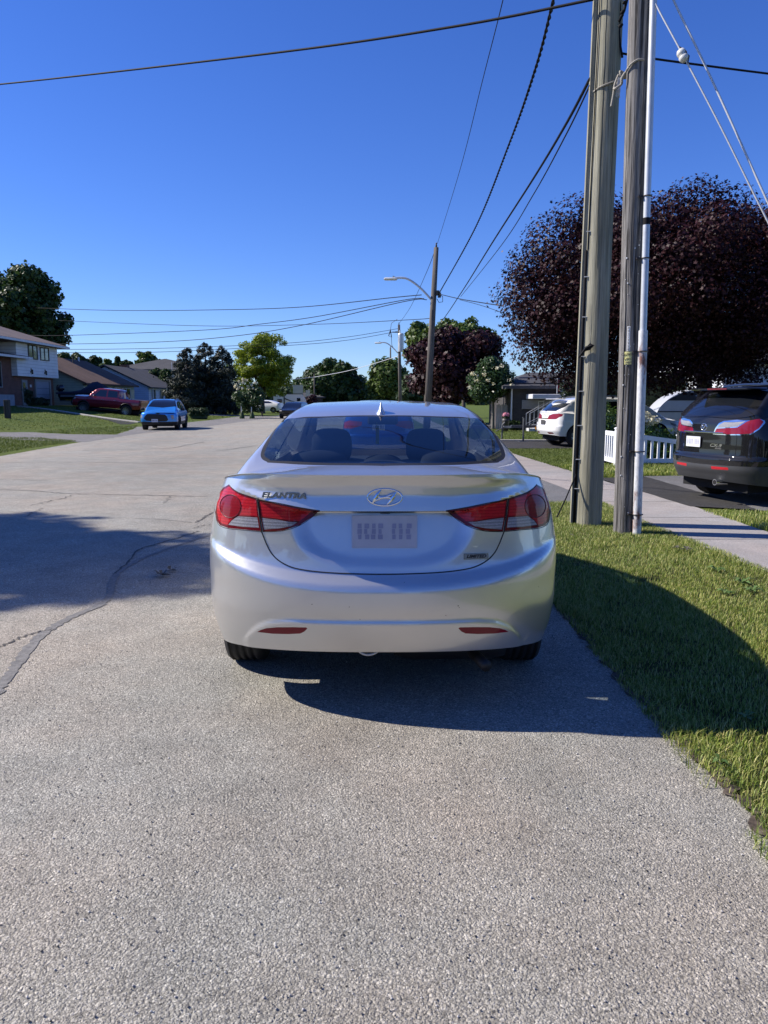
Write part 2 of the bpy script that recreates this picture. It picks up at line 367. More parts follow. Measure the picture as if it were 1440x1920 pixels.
# loose stones and bits on the asphalt
rng = np.random.default_rng(5)
def pebbles(name, n, x0, x1, y0, y1, r0, r1, mat, z=.012, keep=None, label=None):
    x = rng.uniform(x0, x1, n); y = y0*(y1/y0)**rng.uniform(0, 1, n)
    if keep is not None: k = keep(x, y); x, y = x[k], y[k]; n = len(x)
    base = np.array([(1, 0, 0), (0, 1, 0), (-1, 0, 0), (0, -1, 0), (0, 0, .8), (0, 0, -.6)])
    r = rng.uniform(r0, r1, n)[:, None, None]*rng.uniform(.6, 1.2, (n, 6, 1)); th = rng.uniform(0, 6.28, n)
    V = base[None]*r; c, s_ = np.cos(th)[:, None], np.sin(th)[:, None]
    V = np.stack([V[:, :, 0]*c-V[:, :, 1]*s_, V[:, :, 0]*s_+V[:, :, 1]*c, V[:, :, 2]], -1)+np.stack([x, y, np.full(n, z)], -1)[:, None]
    F = np.array([(0, 1, 4), (1, 2, 4), (2, 3, 4), (3, 0, 4), (1, 0, 5), (2, 1, 5), (3, 2, 5), (0, 3, 5)])
    L = (F[None]+np.arange(n)[:, None, None]*6).ravel()
    return npmesh(name, V.reshape(-1, 3), L, np.arange(0, len(L), 3), mat, kind='stuff', label=label, cat='gravel')
s = NT('stone_bits'); s.set(Base_Color=s.ramp(rand_island(s), [(0, (.03, .03, .03)), (.3, (.16, .15, .14)), (.7, (.34, .32, .30)), (1, (.62, .6, .57))]), Roughness=.8)
pebbles('loose_gravel', 9000, -4.5, 1.3, 1.6, 9, .0015, .005, 'stone_bits', .009, label='fine loose grit and tiny stones scattered over the asphalt road')
# ---- grass blades
def blades(name, poly, dens, h0, h1, w, mat, z0, seed, dfun=None, label=None, lean=.5, bias=None):
    rg = np.random.default_rng(seed); xs = [p[0] for p in poly]; ys = [p[1] for p in poly]
    A = (max(xs)-min(xs))*(max(ys)-min(ys)); n = int(A*dens)
    x = rg.uniform(min(xs), max(xs), n); y = rg.uniform(min(ys), max(ys), n); k = inpoly(x, y, poly)
    # clumpy density
    cl = np.sin(x*7.1+2*np.sin(y*5.3))+np.sin(y*8.7+1.7*np.sin(x*4.1))+rg.normal(0, .9, n)
    k &= cl > -1.6
    if dfun is not None: k &= rg.uniform(0, 1, n) < dfun(x, y)
    x, y = x[k], y[k]; n = len(x)
    big = .75+.5*(np.sin(x*2.3+1)*np.sin(y*1.9)+1)/2
    h = rg.uniform(h0, h1, n)*big; th = rg.uniform(0, 6.283, n); ln = rg.uniform(.1, lean, n)*h*1.6
    dx, dy = np.cos(th), np.sin(th); ww = w*rg.uniform(.6, 1.3, n)
    px, py = -dy*ww/2, dx*ww/2; z = np.array([T(a) for a in x]) if min(xs) < -13 else np.zeros(n)
    z = z+z0
    b = np.stack([x, y, z], -1); q = np.stack([px, py, 0*z], -1)
    m1 = b+np.stack([dx*ln*.3, dy*ln*.3, h*.6], -1); tp = b+np.stack([dx*ln, dy*ln, h*rg.uniform(.8, 1, n)], -1)
    V = np.stack([b-q, b+q, m1+q*.8, m1-q*.8, tp], 1).reshape(-1, 3)
    o = np.arange(n)[:, None]*5
    L = (o+np.array([0, 1, 2, 3, 3, 2, 4])).ravel(); S = (np.arange(n)[:, None]*7+np.array([0, 4])).ravel()
    return npmesh(name, V, L, S, mat, kind='stuff', label=label, cat='grass')
vp = [(1.33, -.5), (1.33, 2.51), (1.28, 3.43), (1.25, 5.45), (1.2, 11.15), (3.2, 11.2), (3.24, 9.18), (3.4, 6.54), (3.47, 4), (3.5, -.5)]
blades('grass', vp, 11000, .018, .05, .0040, 'grass_blade', .008, 1, lambda x, y: np.clip((y+.6)/2.2, .3, 1)*np.where(y > 6, .75, 1), 'mown green grass with yellow blades on the verge beside the road')
edge = [(1.24, 1), (1.24, 11), (1.40, 11), (1.47, 1)]
blades('grass_edge', edge, 6500, .02, .06, .0034, 'grass_blade', .008, 2, lambda x, y: (np.sin(y*9)+np.sin(y*3.7+1) > -.9)*1., 'longer ragged grass overhanging the asphalt along the verge edge', lean=.9)
blades('grass', [(4.3, 10.3), (5.1, 10.2), (12, 10.1), (12, 5), (4.48, 5)], 2200, .03, .08, .007, 'grass_blade', .008, 3, None, 'short grass between the sidewalk and the near driveway')
blades('grass', [(4.1, 14.9), (7.6, 15.6), (7.6, 17.3), (3.95, 17.3)], 1600, .05, .14, .012, 'grass_blade', .008, 4, None, 'leafy grass strip below the white picket fence')
blades('grass', [(3.95, 15.2), (3.62, 21.2), (3.45, 23.9), (12, 23.6), (12, 17.3), (4, 17.3)], 1000, .02, .045, .009, 'grass_blade_far', .006, 5, None, 'sunlit lawn between the two driveways on the right')
blades('grass', [(3.4, 28.7), (3.4, 40.4), (14, 40.4), (14, 28.7)], 260, .02, .05, .016, 'grass_blade_far', .006, 6, None, 'lawn beyond the second driveway on the right')
LA = [GT(-60, 819), GT(0, 819), GT(80, 822), GT(145, 828), GT(60, 840), GT(0, 850), GT(-60, 858)]
blades('grass', LA, 500, .03, .07, .014, 'grass_blade_far', .0, 7, None, 'near patch of bright grass at the left road edge')
LB = [GT(61, 810), GT(150, 802), GT(258, 798), GT(256, 802), GT(216, 815)]
blades('grass', LB, 200, .03, .07, .02, 'grass_blade_far', .0, 8, None, 'narrow grass strip left of the blue crossover')
LC = [GT(-60, 762), (-30, 62), (-24, 66), (-17, 62), (-15.6, 50), GT(224, 796), GT(105, 804), GT(0, 808), GT(-60, 809)]
blades('grass', LC, 60, .03, .05, .03, 'grass_blade_far', .0, 9, None, 'wide sunlit lawn in front of the split level house')
LD = [(-13.6, 47), (-13.4, 70), (-24, 70), (-24, 60), (-17.5, 50)]
blades('grass', LD, 40, .03, .06, .03, 'grass_blade_far', .0, 10, None, 'lawn behind the blue crossover')
# broad-leaf weeds in the verge, small twigs
s = leafmat('weed_leaf', [(.05, .10, .02), (.09, .16, .04), (.14, .2, .07)], .5, .2)
def rosette(x, y, r, seed, z=.03):
    rg = random.Random(seed); m = MB()
    for i in range(9):
        a = i*.7+rg.uniform(-.3, .3); l = r*rg.uniform(.7, 1.2); w = l*.18; d = Vector((math.cos(a), math.sin(a), 0)); p = Vector((-d.y, d.x, 0))
        c = Vector((x, y, z)); t = rg.uniform(.1, .5)
        m.add([c, c+d*l*.5+p*w+Vector((0, 0, l*t)), c+d*l+Vector((0, 0, l*t*.6)), c+d*l*.5-p*w+Vector((0, 0, l*t))], [(0, 1, 2, 3)])
    return m
for i, (px, py, r) in enumerate([(1345, 1068, .09), (1390, 1090, .10), (1410, 1105, .08), (1360, 1110, .08), (1350, 1425, .05), (1400, 1340, .05)]):
    x, y = G(px, py, .04)
    rosette(x, y, r, i).build('weed', 'weed_leaf', label=['broad leaved weed nearest the sidewalk edge in the verge', 'large broad leaved weed in the middle of the weed patch', 'broad leaved weed at the right frame edge of the weed patch', 'low broad leaved weed in front of the weed patch', 'small weed by the asphalt edge in the sunlit foreground verge', 'small leafy weed just below the car shadow on the verge'][i], cat='weed', group='weeds in the verge')
simple('dead_leaf', (.10, .09, .07), .8)
for i, (px, py, r, lb) in enumerate([(1268, 1031, .05, 'small clump of dry grey leaves on the verge, left one of two'), (1288, 1034, .07, 'larger clump of dry grey leaves on the verge, right one of two'), (1072, 1007, .03, 'tiny dry leaf on the grass left of the tan pole'), (303, 1076, .09, 'scrap of dark dead leaves lying on the shaded road'), (320, 1067, .07, 'small dark leaf litter on the shaded road nearest the car')]):
    x, y = G(px, py, .03); rosette(x, y, r, 40+i, .02 if px < 400 else .05).build('dead_leaves', 'dead_leaf', label=lb, cat='leaves')
# ================================================================ TREES
MAPLE = []
for i in range(5):
    a = R(90+(i-2)*58); r = [.62, .85, 1.0, .85, .62][i]
    a0 = a-R(27); MAPLE += [(math.cos(a0)*.38, math.sin(a0)*.38), (math.cos(a)*r, math.sin(a)*r)]
MAPLE += [(math.cos(R(235))*.35, math.sin(R(235))*.35)]
SHAPES = {'maple': MAPLE, 'oval': [(0, -1), (.42, -.3), (.38, .4), (0, 1), (-.38, .4), (-.42, -.3)], 'tri': [(-.6, -.6), (.7, -.35), (0, .95)],
          'clump': [(-.2, -1), (.5, -.75), (.35, -.1), (1, .1), (.45, .45), (.3, 1), (-.25, .5), (-.9, .65), (-.5, .0), (-.95, -.45)], 'needle': [(-.16, -1), (.16, -1), (.24, .5), (0, 1.1), (-.24, .5)]}
def leaves(name, blobs, n, size, shape, mat, parent, seed, up=.35, shell=.6, droop=0, **tg):
    rg = np.random.default_rng(seed); B = np.array([b[:6] for b in blobs], float)
    wgt = (B[:, 3]*B[:, 5])**1.0; wgt /= wgt.sum(); idx = rg.choice(len(B), n, p=wgt)
    d = rg.normal(0, 1, (n, 3)); d /= np.linalg.norm(d, axis=1)[:, None]
    r = rg.uniform(shell**3, 1, n)**(1/3.)*rg.normal(1, .07, n)
    C = B[idx, :3]+d*B[idx, 3:6]*r[:, None]
    nm = d*1.0+rg.normal(0, .55, (n, 3)); nm[:, 2] += up; nm /= np.linalg.norm(nm, axis=1)[:, None]
    t = rg.normal(0, 1, (n, 3)); t[:, 2] -= droop; t -= nm*(t*nm).sum(1)[:, None]; t /= np.linalg.norm(t, axis=1)[:, None]
    b = np.cross(nm, t); sh = np.array(SHAPES[shape]); k = len(sh)
    sz = size*rg.uniform(.6, 1.35, n)
    fold = -.25*np.abs(sh[:, 0])
    V = C[:, None]+(b[:, None]*sh[None, :, 0, None]+t[:, None]*sh[None, :, 1, None]+nm[:, None]*fold[None, :, None])*sz[:, None, None]
    return npmesh(name, V.reshape(-1, 3), np.arange(n*k), np.arange(0, n*k, k), mat, parent, **tg)
simple('bark', (.09, .07, .055), .9, var=.35, vs=8, bump=.8, bs=20, stretch=(3, 3, .5))
simple('bark_grey', (.16, .15, .13), .9, var=.3, vs=8, bump=.6, bs=20, stretch=(3, 3, .5))
def crown(c, rad, nb, br, seed, flat=1.0, low=-1):
    """blobs spread through an ellipsoid, most of them near its skin"""
    rg = random.Random(seed); out = []
    while len(out) < nb:
        d = Vector((rg.gauss(0, 1), rg.gauss(0, 1), rg.gauss(0, 1))).normalized()
        if d.z < low: continue
        r = rg.uniform(.25, 1)**.45; s_ = br*rg.uniform(.55, 1.35)
        out.append((c[0]+d.x*(rad[0]-s_*.6)*r, c[1]+d.y*(rad[1]-s_*.6)*r, c[2]+d.z*(rad[2]-s_*.6)*r, s_, s_, s_*flat))
    return out
def tree(name, label, base, c, rad, nb, br, n, size, shape, mat, seed, bark='bark', tr=.16, add=(), group=None, flat=.8, low=-.8, up=.35, core=True, limbs=9, cat='tree', extra=None, shell=.6):
    root = empty(name, base, 0, label, cat, group)
    bl = crown(c, rad, nb, br, seed, flat, low)+list(add)
    if core: k_ = .72 if core is True else core; bl += [(c[0], c[1], c[2], rad[0]*k_, rad[1]*k_, rad[2]*k_)]
    loc = Vector(base); rel = [(b[0]-loc.x, b[1]-loc.y, b[2]-loc.z)+tuple(b[3:]) for b in bl]
    leaves('crown', rel, n, size, shape, mat, root, seed, up, shell)
    m = MB(); cr = Vector(c)-loc; fork = Vector((0, 0, max(.4, (cr.z-rad[2])*.9+.3)))
    m.tube([(0, 0, -.1), (0, 0, .1), fork*.5, fork, cr*.75+fork*.25, cr+Vector((0, 0, rad[2]*.4))], [tr*1.5, tr*1.15, tr, tr*.9, tr*.6, tr*.2], 10)
    rg = random.Random(seed)
    for b in rg.sample(rel[:nb], min(limbs, nb)):
        e = Vector(b[:3]); st = fork.lerp(cr, rg.uniform(0, .6)); md = st.lerp(e, .5)+Vector((0, 0, .12*(e-st).length))
        m.tube([st, md, e], [tr*.5, tr*.3, tr*.08], 6)
    m.build('trunk', bark, root, smooth='all')
    if extra: extra(root, rel, rg)
    return root
def tpx(cx, top, hw, bot, Y, dz=0):
    """crown centre and radii from its extent in the photograph at distance Y"""
    a = P(cx, top, Y); b = P(cx, bot, Y); r = hw*Y/FPX
    return (a.x, Y, (a.z+b.z)/2), (r, r, (a.z-b.z)/2)
leafmat('crimson_leaf', [(.009, .003, .005), (.019, .005, .008), (.03, .008, .011), (.042, .015, .017)], .5, .05, .18)
leafmat('crimson_leaf_far', [(.014, .005, .008), (.03, .009, .012), (.048, .016, .018)], .5, .06, .2)
leafmat('maple_leaf', [(.015, .035, .008), (.03, .065, .012), (.05, .095, .02)], .5, .25)
leafmat('locust_leaf', [(.10, .15, .012), (.18, .24, .018), (.28, .34, .025)], .5, .4)
leafmat('spruce_needle', [(.010, .017, .013), (.022, .034, .024), (.038, .052, .036)], .6, .05)
leafmat('far_leaf', [(.02, .04, .012), (.035, .065, .018), (.055, .09, .03)], .6, .2)
leafmat('bright_leaf', [(.04, .07, .012), (.07, .12, .02), (.10, .15, .035)], .5, .3)
leafmat('lilac_leaf', [(.015, .04, .010), (.03, .065, .015), (.055, .10, .03)], .4, .2)
leafmat('flower_white', [(.55, .52, .36), (.7, .68, .52), (.8, .78, .66)], .7, .2)
leafmat('shrub_dark', [(.012, .028, .012), (.025, .045, .02), (.04, .06, .03)], .6, .1)
leafmat('shrub_grey', [(.05, .07, .06), (.08, .10, .085)], .6, .1)
leafmat('hedge_leaf', [(.012, .03, .008), (.025, .05, .012), (.04, .075, .02)], .5, .15)
# big crimson maple on the right
c, r = (8.6, 22.5, 4.55), (5.3, 4.8, 2.85)
def bigx(root, rel, rg): pass
BIG = [(x, y, z, s_, s_, s_*.8) for x, y, z, s_ in ((3.9, 22, 3.6, .7), (4.2, 21.8, 2.9, .8), (4.7, 22, 2.45, .75), (5.2, 21.6, 3.0, .9), (5.4, 22.2, 2.3, .75), (6.1, 21.8, 2.25, .8), (6.8, 22, 2.15, .8), (7.6, 21.6, 2.2, .8), (8.6, 21.4, 2.2, .8), (9.6, 21.6, 2.3, .8), (10.6, 21.8, 2.3, .8), (11.6, 22, 2.4, .9), (12.4, 22, 3, .9), (12.9, 22, 4, 1), (6, 24, 2.6, .9), (9, 25, 2.6, 1.1), (11.5, 25, 2.7, 1.1), (5.0, 21, 3.9, .8), (4.2, 22, 4.3, .8), (3.9, 22, 5, .6))]
BIG += [(x, 21.9, z, .85, .85, .7) for x, z in ((4.1, 5.2), (4.6, 5.9), (5.3, 6.4), (4.4, 4.6), (5.0, 4.2), (5.0, 3.4), (5.8, 3.0), (6.4, 3.0), (4.5, 3.3), (6.0, 6.5))]
BIG += [(x, 22.3, 6.3, 1.0, 1.0, .7) for x in (6, 7.2, 8.4, 9.6, 10.8, 12)]
BIG += [(x, 22, z, 1.2, 1.2, 1.0) for x, z in ((13.6, 3.4), (14.2, 4.6), (14, 5.8), (13.2, 6.6), (14.6, 3.2), (14.8, 5.4), (12.2, 6.5), (13.2, 6.7), (14.2, 6.6))]
tree('crimson_maple', 'huge dark crimson maple filling the right side behind the two near poles', (10.3, 25, 0), c, r, 190, .98, 225000, .061, 'maple', 'crimson_leaf', 11, tr=.26, add=BIG, up=.5, core=.84, low=-1, limbs=26, flat=.75, shell=.5)
c, r = tpx(858, 606, 98, 768, 50)
tree('crimson_maple', 'mid sized dark red maple behind the ivory flowering tree', (c[0], 50, 0), c, r, 80, .85, 26000, .11, 'clump', 'crimson_leaf_far', 12, tr=.2, group='dark red maples', low=-1)
c, r = tpx(800, 594, 42, 700, 66)
tree('green_tree', 'bright green tree peeping over the left of the mid red maple', (c[0], 66, 0), c, r, 34, .8, 7000, .17, 'clump', 'bright_leaf', 13)
c, r = tpx(872, 589, 62, 700, 68)
tree('green_tree', 'broad bright green tree rising behind the middle of the mid red maple', (c[0], 68, 0), c, r, 50, .85, 9000, .18, 'clump', 'bright_leaf', 14)
c, r = tpx(726, 672, 40, 772, 118)
tree('green_tree', 'bright green tree behind the row of far poles on the right roadside', (c[0], 118, 0), c, r, 42, 1.1, 9000, .28, 'clump', 'bright_leaf', 15, flat=1.3)
c, r = tpx(775, 700, 30, 775, 90)
tree('green_tree', 'dark green tree between the transformer pole and the mid red maple', (c[0], 90, 0), c, r, 30, .9, 5000, .22, 'clump', 'far_leaf', 16)
c, r = tpx(624, 669, 58, 780, 120)
tree('green_tree', 'tall dark green rounded tree left of the road end', (c[0], 120, 0), c, r, 70, 1.3, 15000, .27, 'clump', 'maple_leaf', 17, tr=.3)
c, r = tpx(668, 700, 26, 770, 150)
tree('green_tree', 'dark green tree at the road end right of the tall rounded tree', (c[0], 150, 0), c, r, 34, 1.2, 6000, .3, 'clump', 'maple_leaf', 18, tr=.3)
c, r = tpx(572, 700, 24, 770, 135)
tree('green_tree', 'low green tree behind the yellow green tree and the camper', (c[0], 135, 0), c, r, 34, 1.2, 6000, .3, 'clump', 'maple_leaf', 19, tr=.3)
c, r = tpx(583, 738, 12, 775, 105)
tree('crimson_shrub', 'small dark red shrub left of the far road poles', (c[0], 105, 0), c, r, 12, .6, 1500, .15, 'clump', 'crimson_leaf_far', 20, cat='shrub', tr=.06)
bl = []
rg = random.Random(3)
for i in range(60): bl.append((rg.uniform(-46, 40), 230+rg.uniform(-8, 30), rg.uniform(1, 4.6), rg.uniform(2, 4.2), 3, rg.uniform(2, 3.8)))
for i in range(40): bl.append((rg.uniform(-14, -1), 250+rg.uniform(-8, 30), rg.uniform(2, 7), 2.2, 3, rg.uniform(1.5, 3)))
leaves('far_trees', bl, 26000, .42, 'clump', 'far_leaf', None, 21, kind='stuff', label='hazy belt of distant trees closing the end of the road', cat='trees')
c, r = tpx(490, 616, 67, 762, 86)
tree('locust_tree', 'airy yellow green tree right of the dark spruces', (c[0], 86, 0), c, r, 125, .78, 30000, .12, 'oval', 'locust_leaf', 22, tr=.2, flat=.55, core=False, limbs=30, shell=.3)
# left maple
c, r = tpx(20, 486, 98, 705, 82)
tree('tall_maple', 'tall dark leafy maple rising behind the split level house', (c[0], 82, 1.0), c, (r[0], r[1], r[2]), 110, 1.15, 30000, .2, 'clump', 'maple_leaf', 23, tr=.3, flat=.8)
# off-frame street tree on the left: its shade lies across the road
tree('street_tree', 'tall leafy boulevard tree just outside the left of the view whose shade crosses the road', (-17.5, 9.3, .1), (-17.5, 9.3, 10.0), (3.9, 3.0, 2.0), 70, .8, 16000, .12, 'clump', 'maple_leaf', 24, tr=.2)
# spruces
def spruce(label, cx, top, hw, bot, Y, seed, n=11000, group='dark spruces beside the blue crossover'):
    a = P(cx, top, Y); b = P(cx, bot, Y); H_ = a.z-b.z; Rr = hw*Y/FPX; z0 = T(a.x)
    root = empty('spruce_tree', (a.x, Y, z0), 0, label, 'tree', group); rg = random.Random(seed); bl = []
    H_ = a.z-z0
    for i in range(150):
        t = rg.uniform(.03, 1)**.9; ang = rg.uniform(0, 6.28); rr = Rr*(1-t)**.5*rg.uniform(.45, 1.12)
        bl.append((math.cos(ang)*rr, math.sin(ang)*rr, H_*t*.97, .5*(1.2-t)+.08, .5*(1.2-t)+.08, .26*(1.3-t)+.1))
    bl.append((0, 0, H_*.35, Rr*.55, Rr*.55, H_*.33))
    leaves('crown', bl, n, .13, 'needle', 'spruce_needle', root, seed, up=.1, shell=.3, droop=.3)
    m = MB(); m.tube([(0, 0, -.1), (0, 0, H_*.5), (0, 0, H_*.99)], [.2, .11, .015], 8)
    for b_ in bl[:40]: m.tube([(0, 0, b_[2]+.15), b_[:3]], [.05, .012], 5)
    m.build('trunk', 'bark', root, smooth='all')
spruce('dark spruce with its top leaning left, leftmost of the spruces', 350, 651, 44, 768, 74, 31, 17000)
spruce('tallest dark spruce in the middle of the spruce clump', 384, 641, 46, 768, 76, 32, 18000)
spruce('dark spruce touching the yellow green tree, rightmost of the spruces', 416, 645, 36, 768, 75, 33, 14000)
# background trees behind the bungalows
for i, (cx, top, hw, Y, mt, lb) in enumerate([(125, 655, 20, 132, 'far_leaf', 'small dark tree at the corner of the white sided upper storey'), (150, 658, 17, 130, 'far_leaf', 'grey green tree behind the brown roof, nearest the split level house'), (176, 663, 16, 133, 'far_leaf', 'grey green tree behind the ridge end of the brown roof'),
        (200, 672, 15, 128, 'bright_leaf', 'light green bush tree between the brown and grey roofs'), (219, 667, 9, 131, 'far_leaf', 'narrow pointed conifer behind the grey roof'), (236, 669, 13, 129, 'far_leaf', 'dark tree right of the narrow conifer'), (272, 655, 24, 127, 'bright_leaf', 'tall light green tree in front of the hipped dark roof'), (300, 668, 18, 124, 'far_leaf', 'green tree between the light tall tree and the spruces')]):
    c, r = tpx(cx, top, hw, 715, Y)
    tree('background_tree', lb, (c[0], Y, T(c[0])), c, r, 26, r[0]*.35, 4200, .22, 'clump', mt, 50+i, group='trees behind the bungalows', limbs=5)
for i, (cx, hw, top, Y) in enumerate([(288, 20, 688, 100), (310, 16, 690, 98)]):
    c, r = tpx(cx, top, hw, 735, Y)
    tree('garden_tree', ['leafy tree half hiding the hipped dark roof, left one', 'leafy tree half hiding the hipped dark roof, right one'][i], (c[0], Y, T(c[0])), c, r, 24, r[0]*.35, 4000, .16, 'clump', 'maple_leaf', 70+i, limbs=5)
# flowering trees
def flowers(spots, nper, sz, r):
    def f(root, rel, rg):
        bl = []
        o = root.location
        for s_ in spots: q = P(*s_); bl.append((q.x-o.x, q.y-o.y, q.z-o.z, r, r, r*.8))
        leaves('blossom', bl, nper*len(bl), sz, 'clump', 'flower_white', root, 5, shell=0)
    return f
c, r = tpx(923, 668, 45, 768, 40)
ys = 38.6
tree('lilac_tree', 'small green tree with ivory blossom plumes by the grey house', (c[0]+.1, 40, 0), c, r, 55, .42, 15000, .075, 'oval', 'lilac_leaf', 41, tr=.07, limbs=14, bark='bark_grey',
     extra=flowers([(886, 700, ys), (893, 704, ys), (908, 702, ys), (893, 714, ys+.1), (880, 726, ys+.2), (933, 690, ys), (940, 686, ys), (955, 713, ys), (960, 722, ys), (946, 727, ys), (925, 720, ys), (915, 712, ys)], 26, .032, .13))
c, r = tpx(468, 716, 30, 780, 64)
tree('flowering_shrub', 'young green shrub tree with round white blossoms on a stake', (c[0], 64, 0), c, r, 30, .45, 6500, .09, 'oval', 'lilac_leaf', 42, tr=.05, limbs=10, cat='shrub', low=-.9,
     extra=flowers([(448, 715, 62.6), (455, 711, 62.7), (462, 713, 62.7), (443, 722, 62.6), (448, 726, 62.6), (455, 717, 62.6), (440, 725, 62.7), (446, 729, 62.6), (454, 728, 62.6), (464, 724, 62.6), (472, 722, 62.7), (474, 728, 62.6), (478, 718, 62.8), (466, 729, 62.6), (458, 712, 62.7)], 26, .065, .11))
# shrubs and hedges
def shrub(name, label, base, rad, n, size, mat, seed, shape='clump', group=None, extra=None):
    root = empty(name, base, 0, label, 'shrub', group)
    bl = crown((0, 0, rad[2]), rad, 14, min(rad)*.45, seed, .9)+[(0, 0, rad[2]*.9, rad[0]*.8, rad[1]*.8, rad[2]*.8)]
    leaves('foliage', bl, n, size, shape, mat, root, seed)
    m = MB(); rg = random.Random(seed)
    for i in range(7): b = bl[i]; m.tube([(rg.uniform(-.08, .08), rg.uniform(-.08, .08), -.05), (b[0]*.5, b[1]*.5, b[2]*.6), b[:3]], [.03, .02, .008], 5)
    m.build('stems', 'bark', root)
    if extra: extra(root, None, rg)
    return root
def onfront(px, Y): return PX(px, Y)
for i, (px, by, rx, hz, mt, lb) in enumerate([(16, 757, .9, .35, 'shrub_grey', 'low grey green juniper at the left end of the house bed'), (31, 752, 1.1, .95, 'shrub_grey', 'tall feathery grey shrub beside the front door'), (45, 753, 1.0, .75, 'shrub_dark', 'rounded dark green shrub in front of the front door'),
        (62, 757, .8, .35, 'shrub_dark', 'small dark shrub between the door and the garage'), (76, 757, 1.0, .35, 'shrub_dark', 'low spreading shrub at the foot of the garage door')]):
    Y = 60+i*.5; x = PX(px, Y)
    shrub('garden_shrub', lb, (x, Y, T(x)-.05), (rx*.75, rx*.75, hz), 2200, .09, mt, 80+i, group='shrubs in front of the split level house')
x = PX(369, 60)
m = MB(); root = empty('clipped_hedge', (x, 60, 0), 0, 'clipped dark green hedge just right of the blue crossover', 'hedge')
leaves('foliage', [(-.4+.2*i, .1*(i % 2), .42+.25*(j), .3, .35, .25) for i in range(6) for j in range(2)], 6000, .06, 'oval', 'hedge_leaf', root, 91, shell=.3)
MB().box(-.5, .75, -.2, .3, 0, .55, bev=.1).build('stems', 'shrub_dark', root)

m = MB(); root = empty('shade_backdrop', (11.5, 35.0, 0), 0, 'dark leafy backdrop added to stand in for the shade under the big crimson maple', 'hedge')  # added leaf wall, its dark colour stands in for shade below the maple crown
leaves('foliage', [(-3.2+.5*i, .15*(i % 3), .65+.8*j, .5, .5, .6) for i in range(14) for j in range(3)], 14000, .1, 'needle', 'shrub_dark', root, 97, shell=.3)
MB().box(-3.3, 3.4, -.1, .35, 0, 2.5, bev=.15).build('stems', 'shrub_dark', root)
# ================================================================ HOUSES
def brickmat(name, c1, c2, mort, sc=1.0):
    s = NT(name); v = s.coord()
    sep = s.new('SeparateXYZ'); s.link(v, sep.inputs[0]); cb = s.new('CombineXYZ')
    s.link(s.math('ADD', sep.outputs[0], sep.outputs[1]), cb.inputs[0]); s.link(sep.outputs[2], cb.inputs[1])
    b = s.new('TexBrick'); b.inputs['Scale'].default_value = 1; b.inputs['Brick Width'].default_value = .22*sc; b.inputs['Row Height'].default_value = .075*sc; b.inputs['Mortar Size'].default_value = .008
    b.inputs['Color1'].default_value = (*c1, 1); b.inputs['Color2'].default_value = (*c2, 1); b.inputs['Mortar'].default_value = (*mort, 1)
    s.link(cb.outputs[0], b.inputs['Vector']); n = s.noise(1.5, 4)
    s.set(Base_Color=s.mix(1.0, b.outputs['Color'], s.ramp(n, [(.3, .8), (.7, 1.1)]), 'MULTIPLY'), Roughness=.9); s.bump(b.outputs['Fac'], -.4, .01)
def sidingmat(name, col, pitch=.2, rough=.55):
    s = NT(name); v = s.coord(); sep = s.new('SeparateXYZ'); s.link(v, sep.inputs[0])
    f = s.math('FRACT', s.math('DIVIDE', sep.outputs[2], pitch)); n = s.noise(1.2, 4)
    c = s.mix(1.0, col, s.ramp(n, [(.3, .9), (.7, 1.05)]), 'MULTIPLY')
    c = s.mix(1.0, c, s.ramp(f, [(0, .35), (.06, .55), (.1, 1.0)]), 'MULTIPLY')
    s.set(Base_Color=c, Roughness=rough); s.bump(f, -.8, .02)
def shinglemat(name, c1, c2):
    s = NT(name); v = s.coord(); sep = s.new('SeparateXYZ'); s.link(v, sep.inputs[0])
    row = s.math('FRACT', s.math('MULTIPLY', sep.outputs[2], 12.0)); n = s.noise(14, 4, .7, stretch=(1, 1, 2)); n2 = s.noise(.8, 4)
    c = s.mix(s.ramp(n, [(.35, 0.), (.65, 1.)]), c1, c2); c = s.mix(1.0, c, s.ramp(row, [(0, .7), (.2, 1.0)]), 'MULTIPLY'); c = s.mix(1.0, c, s.ramp(n2, [(.3, .85), (.7, 1.12)]), 'MULTIPLY')
    s.set(Base_Color=c, Roughness=.92, Specular_IOR_Level=.2); s.bump(n, .4, .01)
brickmat('brick_red', (.17, .065, .045), (.11, .04, .03), (.16, .13, .11))
brickmat('brick_dark', (.06, .055, .055), (.045, .04, .042), (.05, .05, .05))
sidingmat('siding_white', (.72, .74, .77), .25); sidingmat('siding_blue', (.50, .60, .80), .2); sidingmat('siding_green', (.28, .36, .33), .22); sidingmat('siding_cream', (.5, .48, .36), .2)
shinglemat('shingle_brown', (.10, .062, .045), (.17, .11, .085)); shinglemat('shingle_grey', (.05, .05, .055), (.09, .09, .095)); shinglemat('shingle_mauve', (.13, .10, .095), (.2, .16, .15))
simple('trim_white', (.62, .63, .65), .5, var=.08); simple('trim_dark', (.05, .045, .04), .5); simple('trim_grey', (.24, .24, .24), .6, var=.1)
simple('foundation', (.28, .3, .33), .85, var=.12, bump=.3); simple('panel_grey', (.28, .29, .34), .6, var=.06)
s = NT('window_glass'); s.set(Base_Color=(.02, .026, .03), Roughness=.04, Specular_IOR_Level=.9, Coat_Weight=.5)
s = NT('curtain_glass'); s.set(Base_Color=s.ramp(s.noise(3, 3, stretch=(6, 6, .6)), [(.4, (.02, .025, .02)), (.6, (.18, .2, .13))]), Roughness=.12, Coat_Weight=.8)
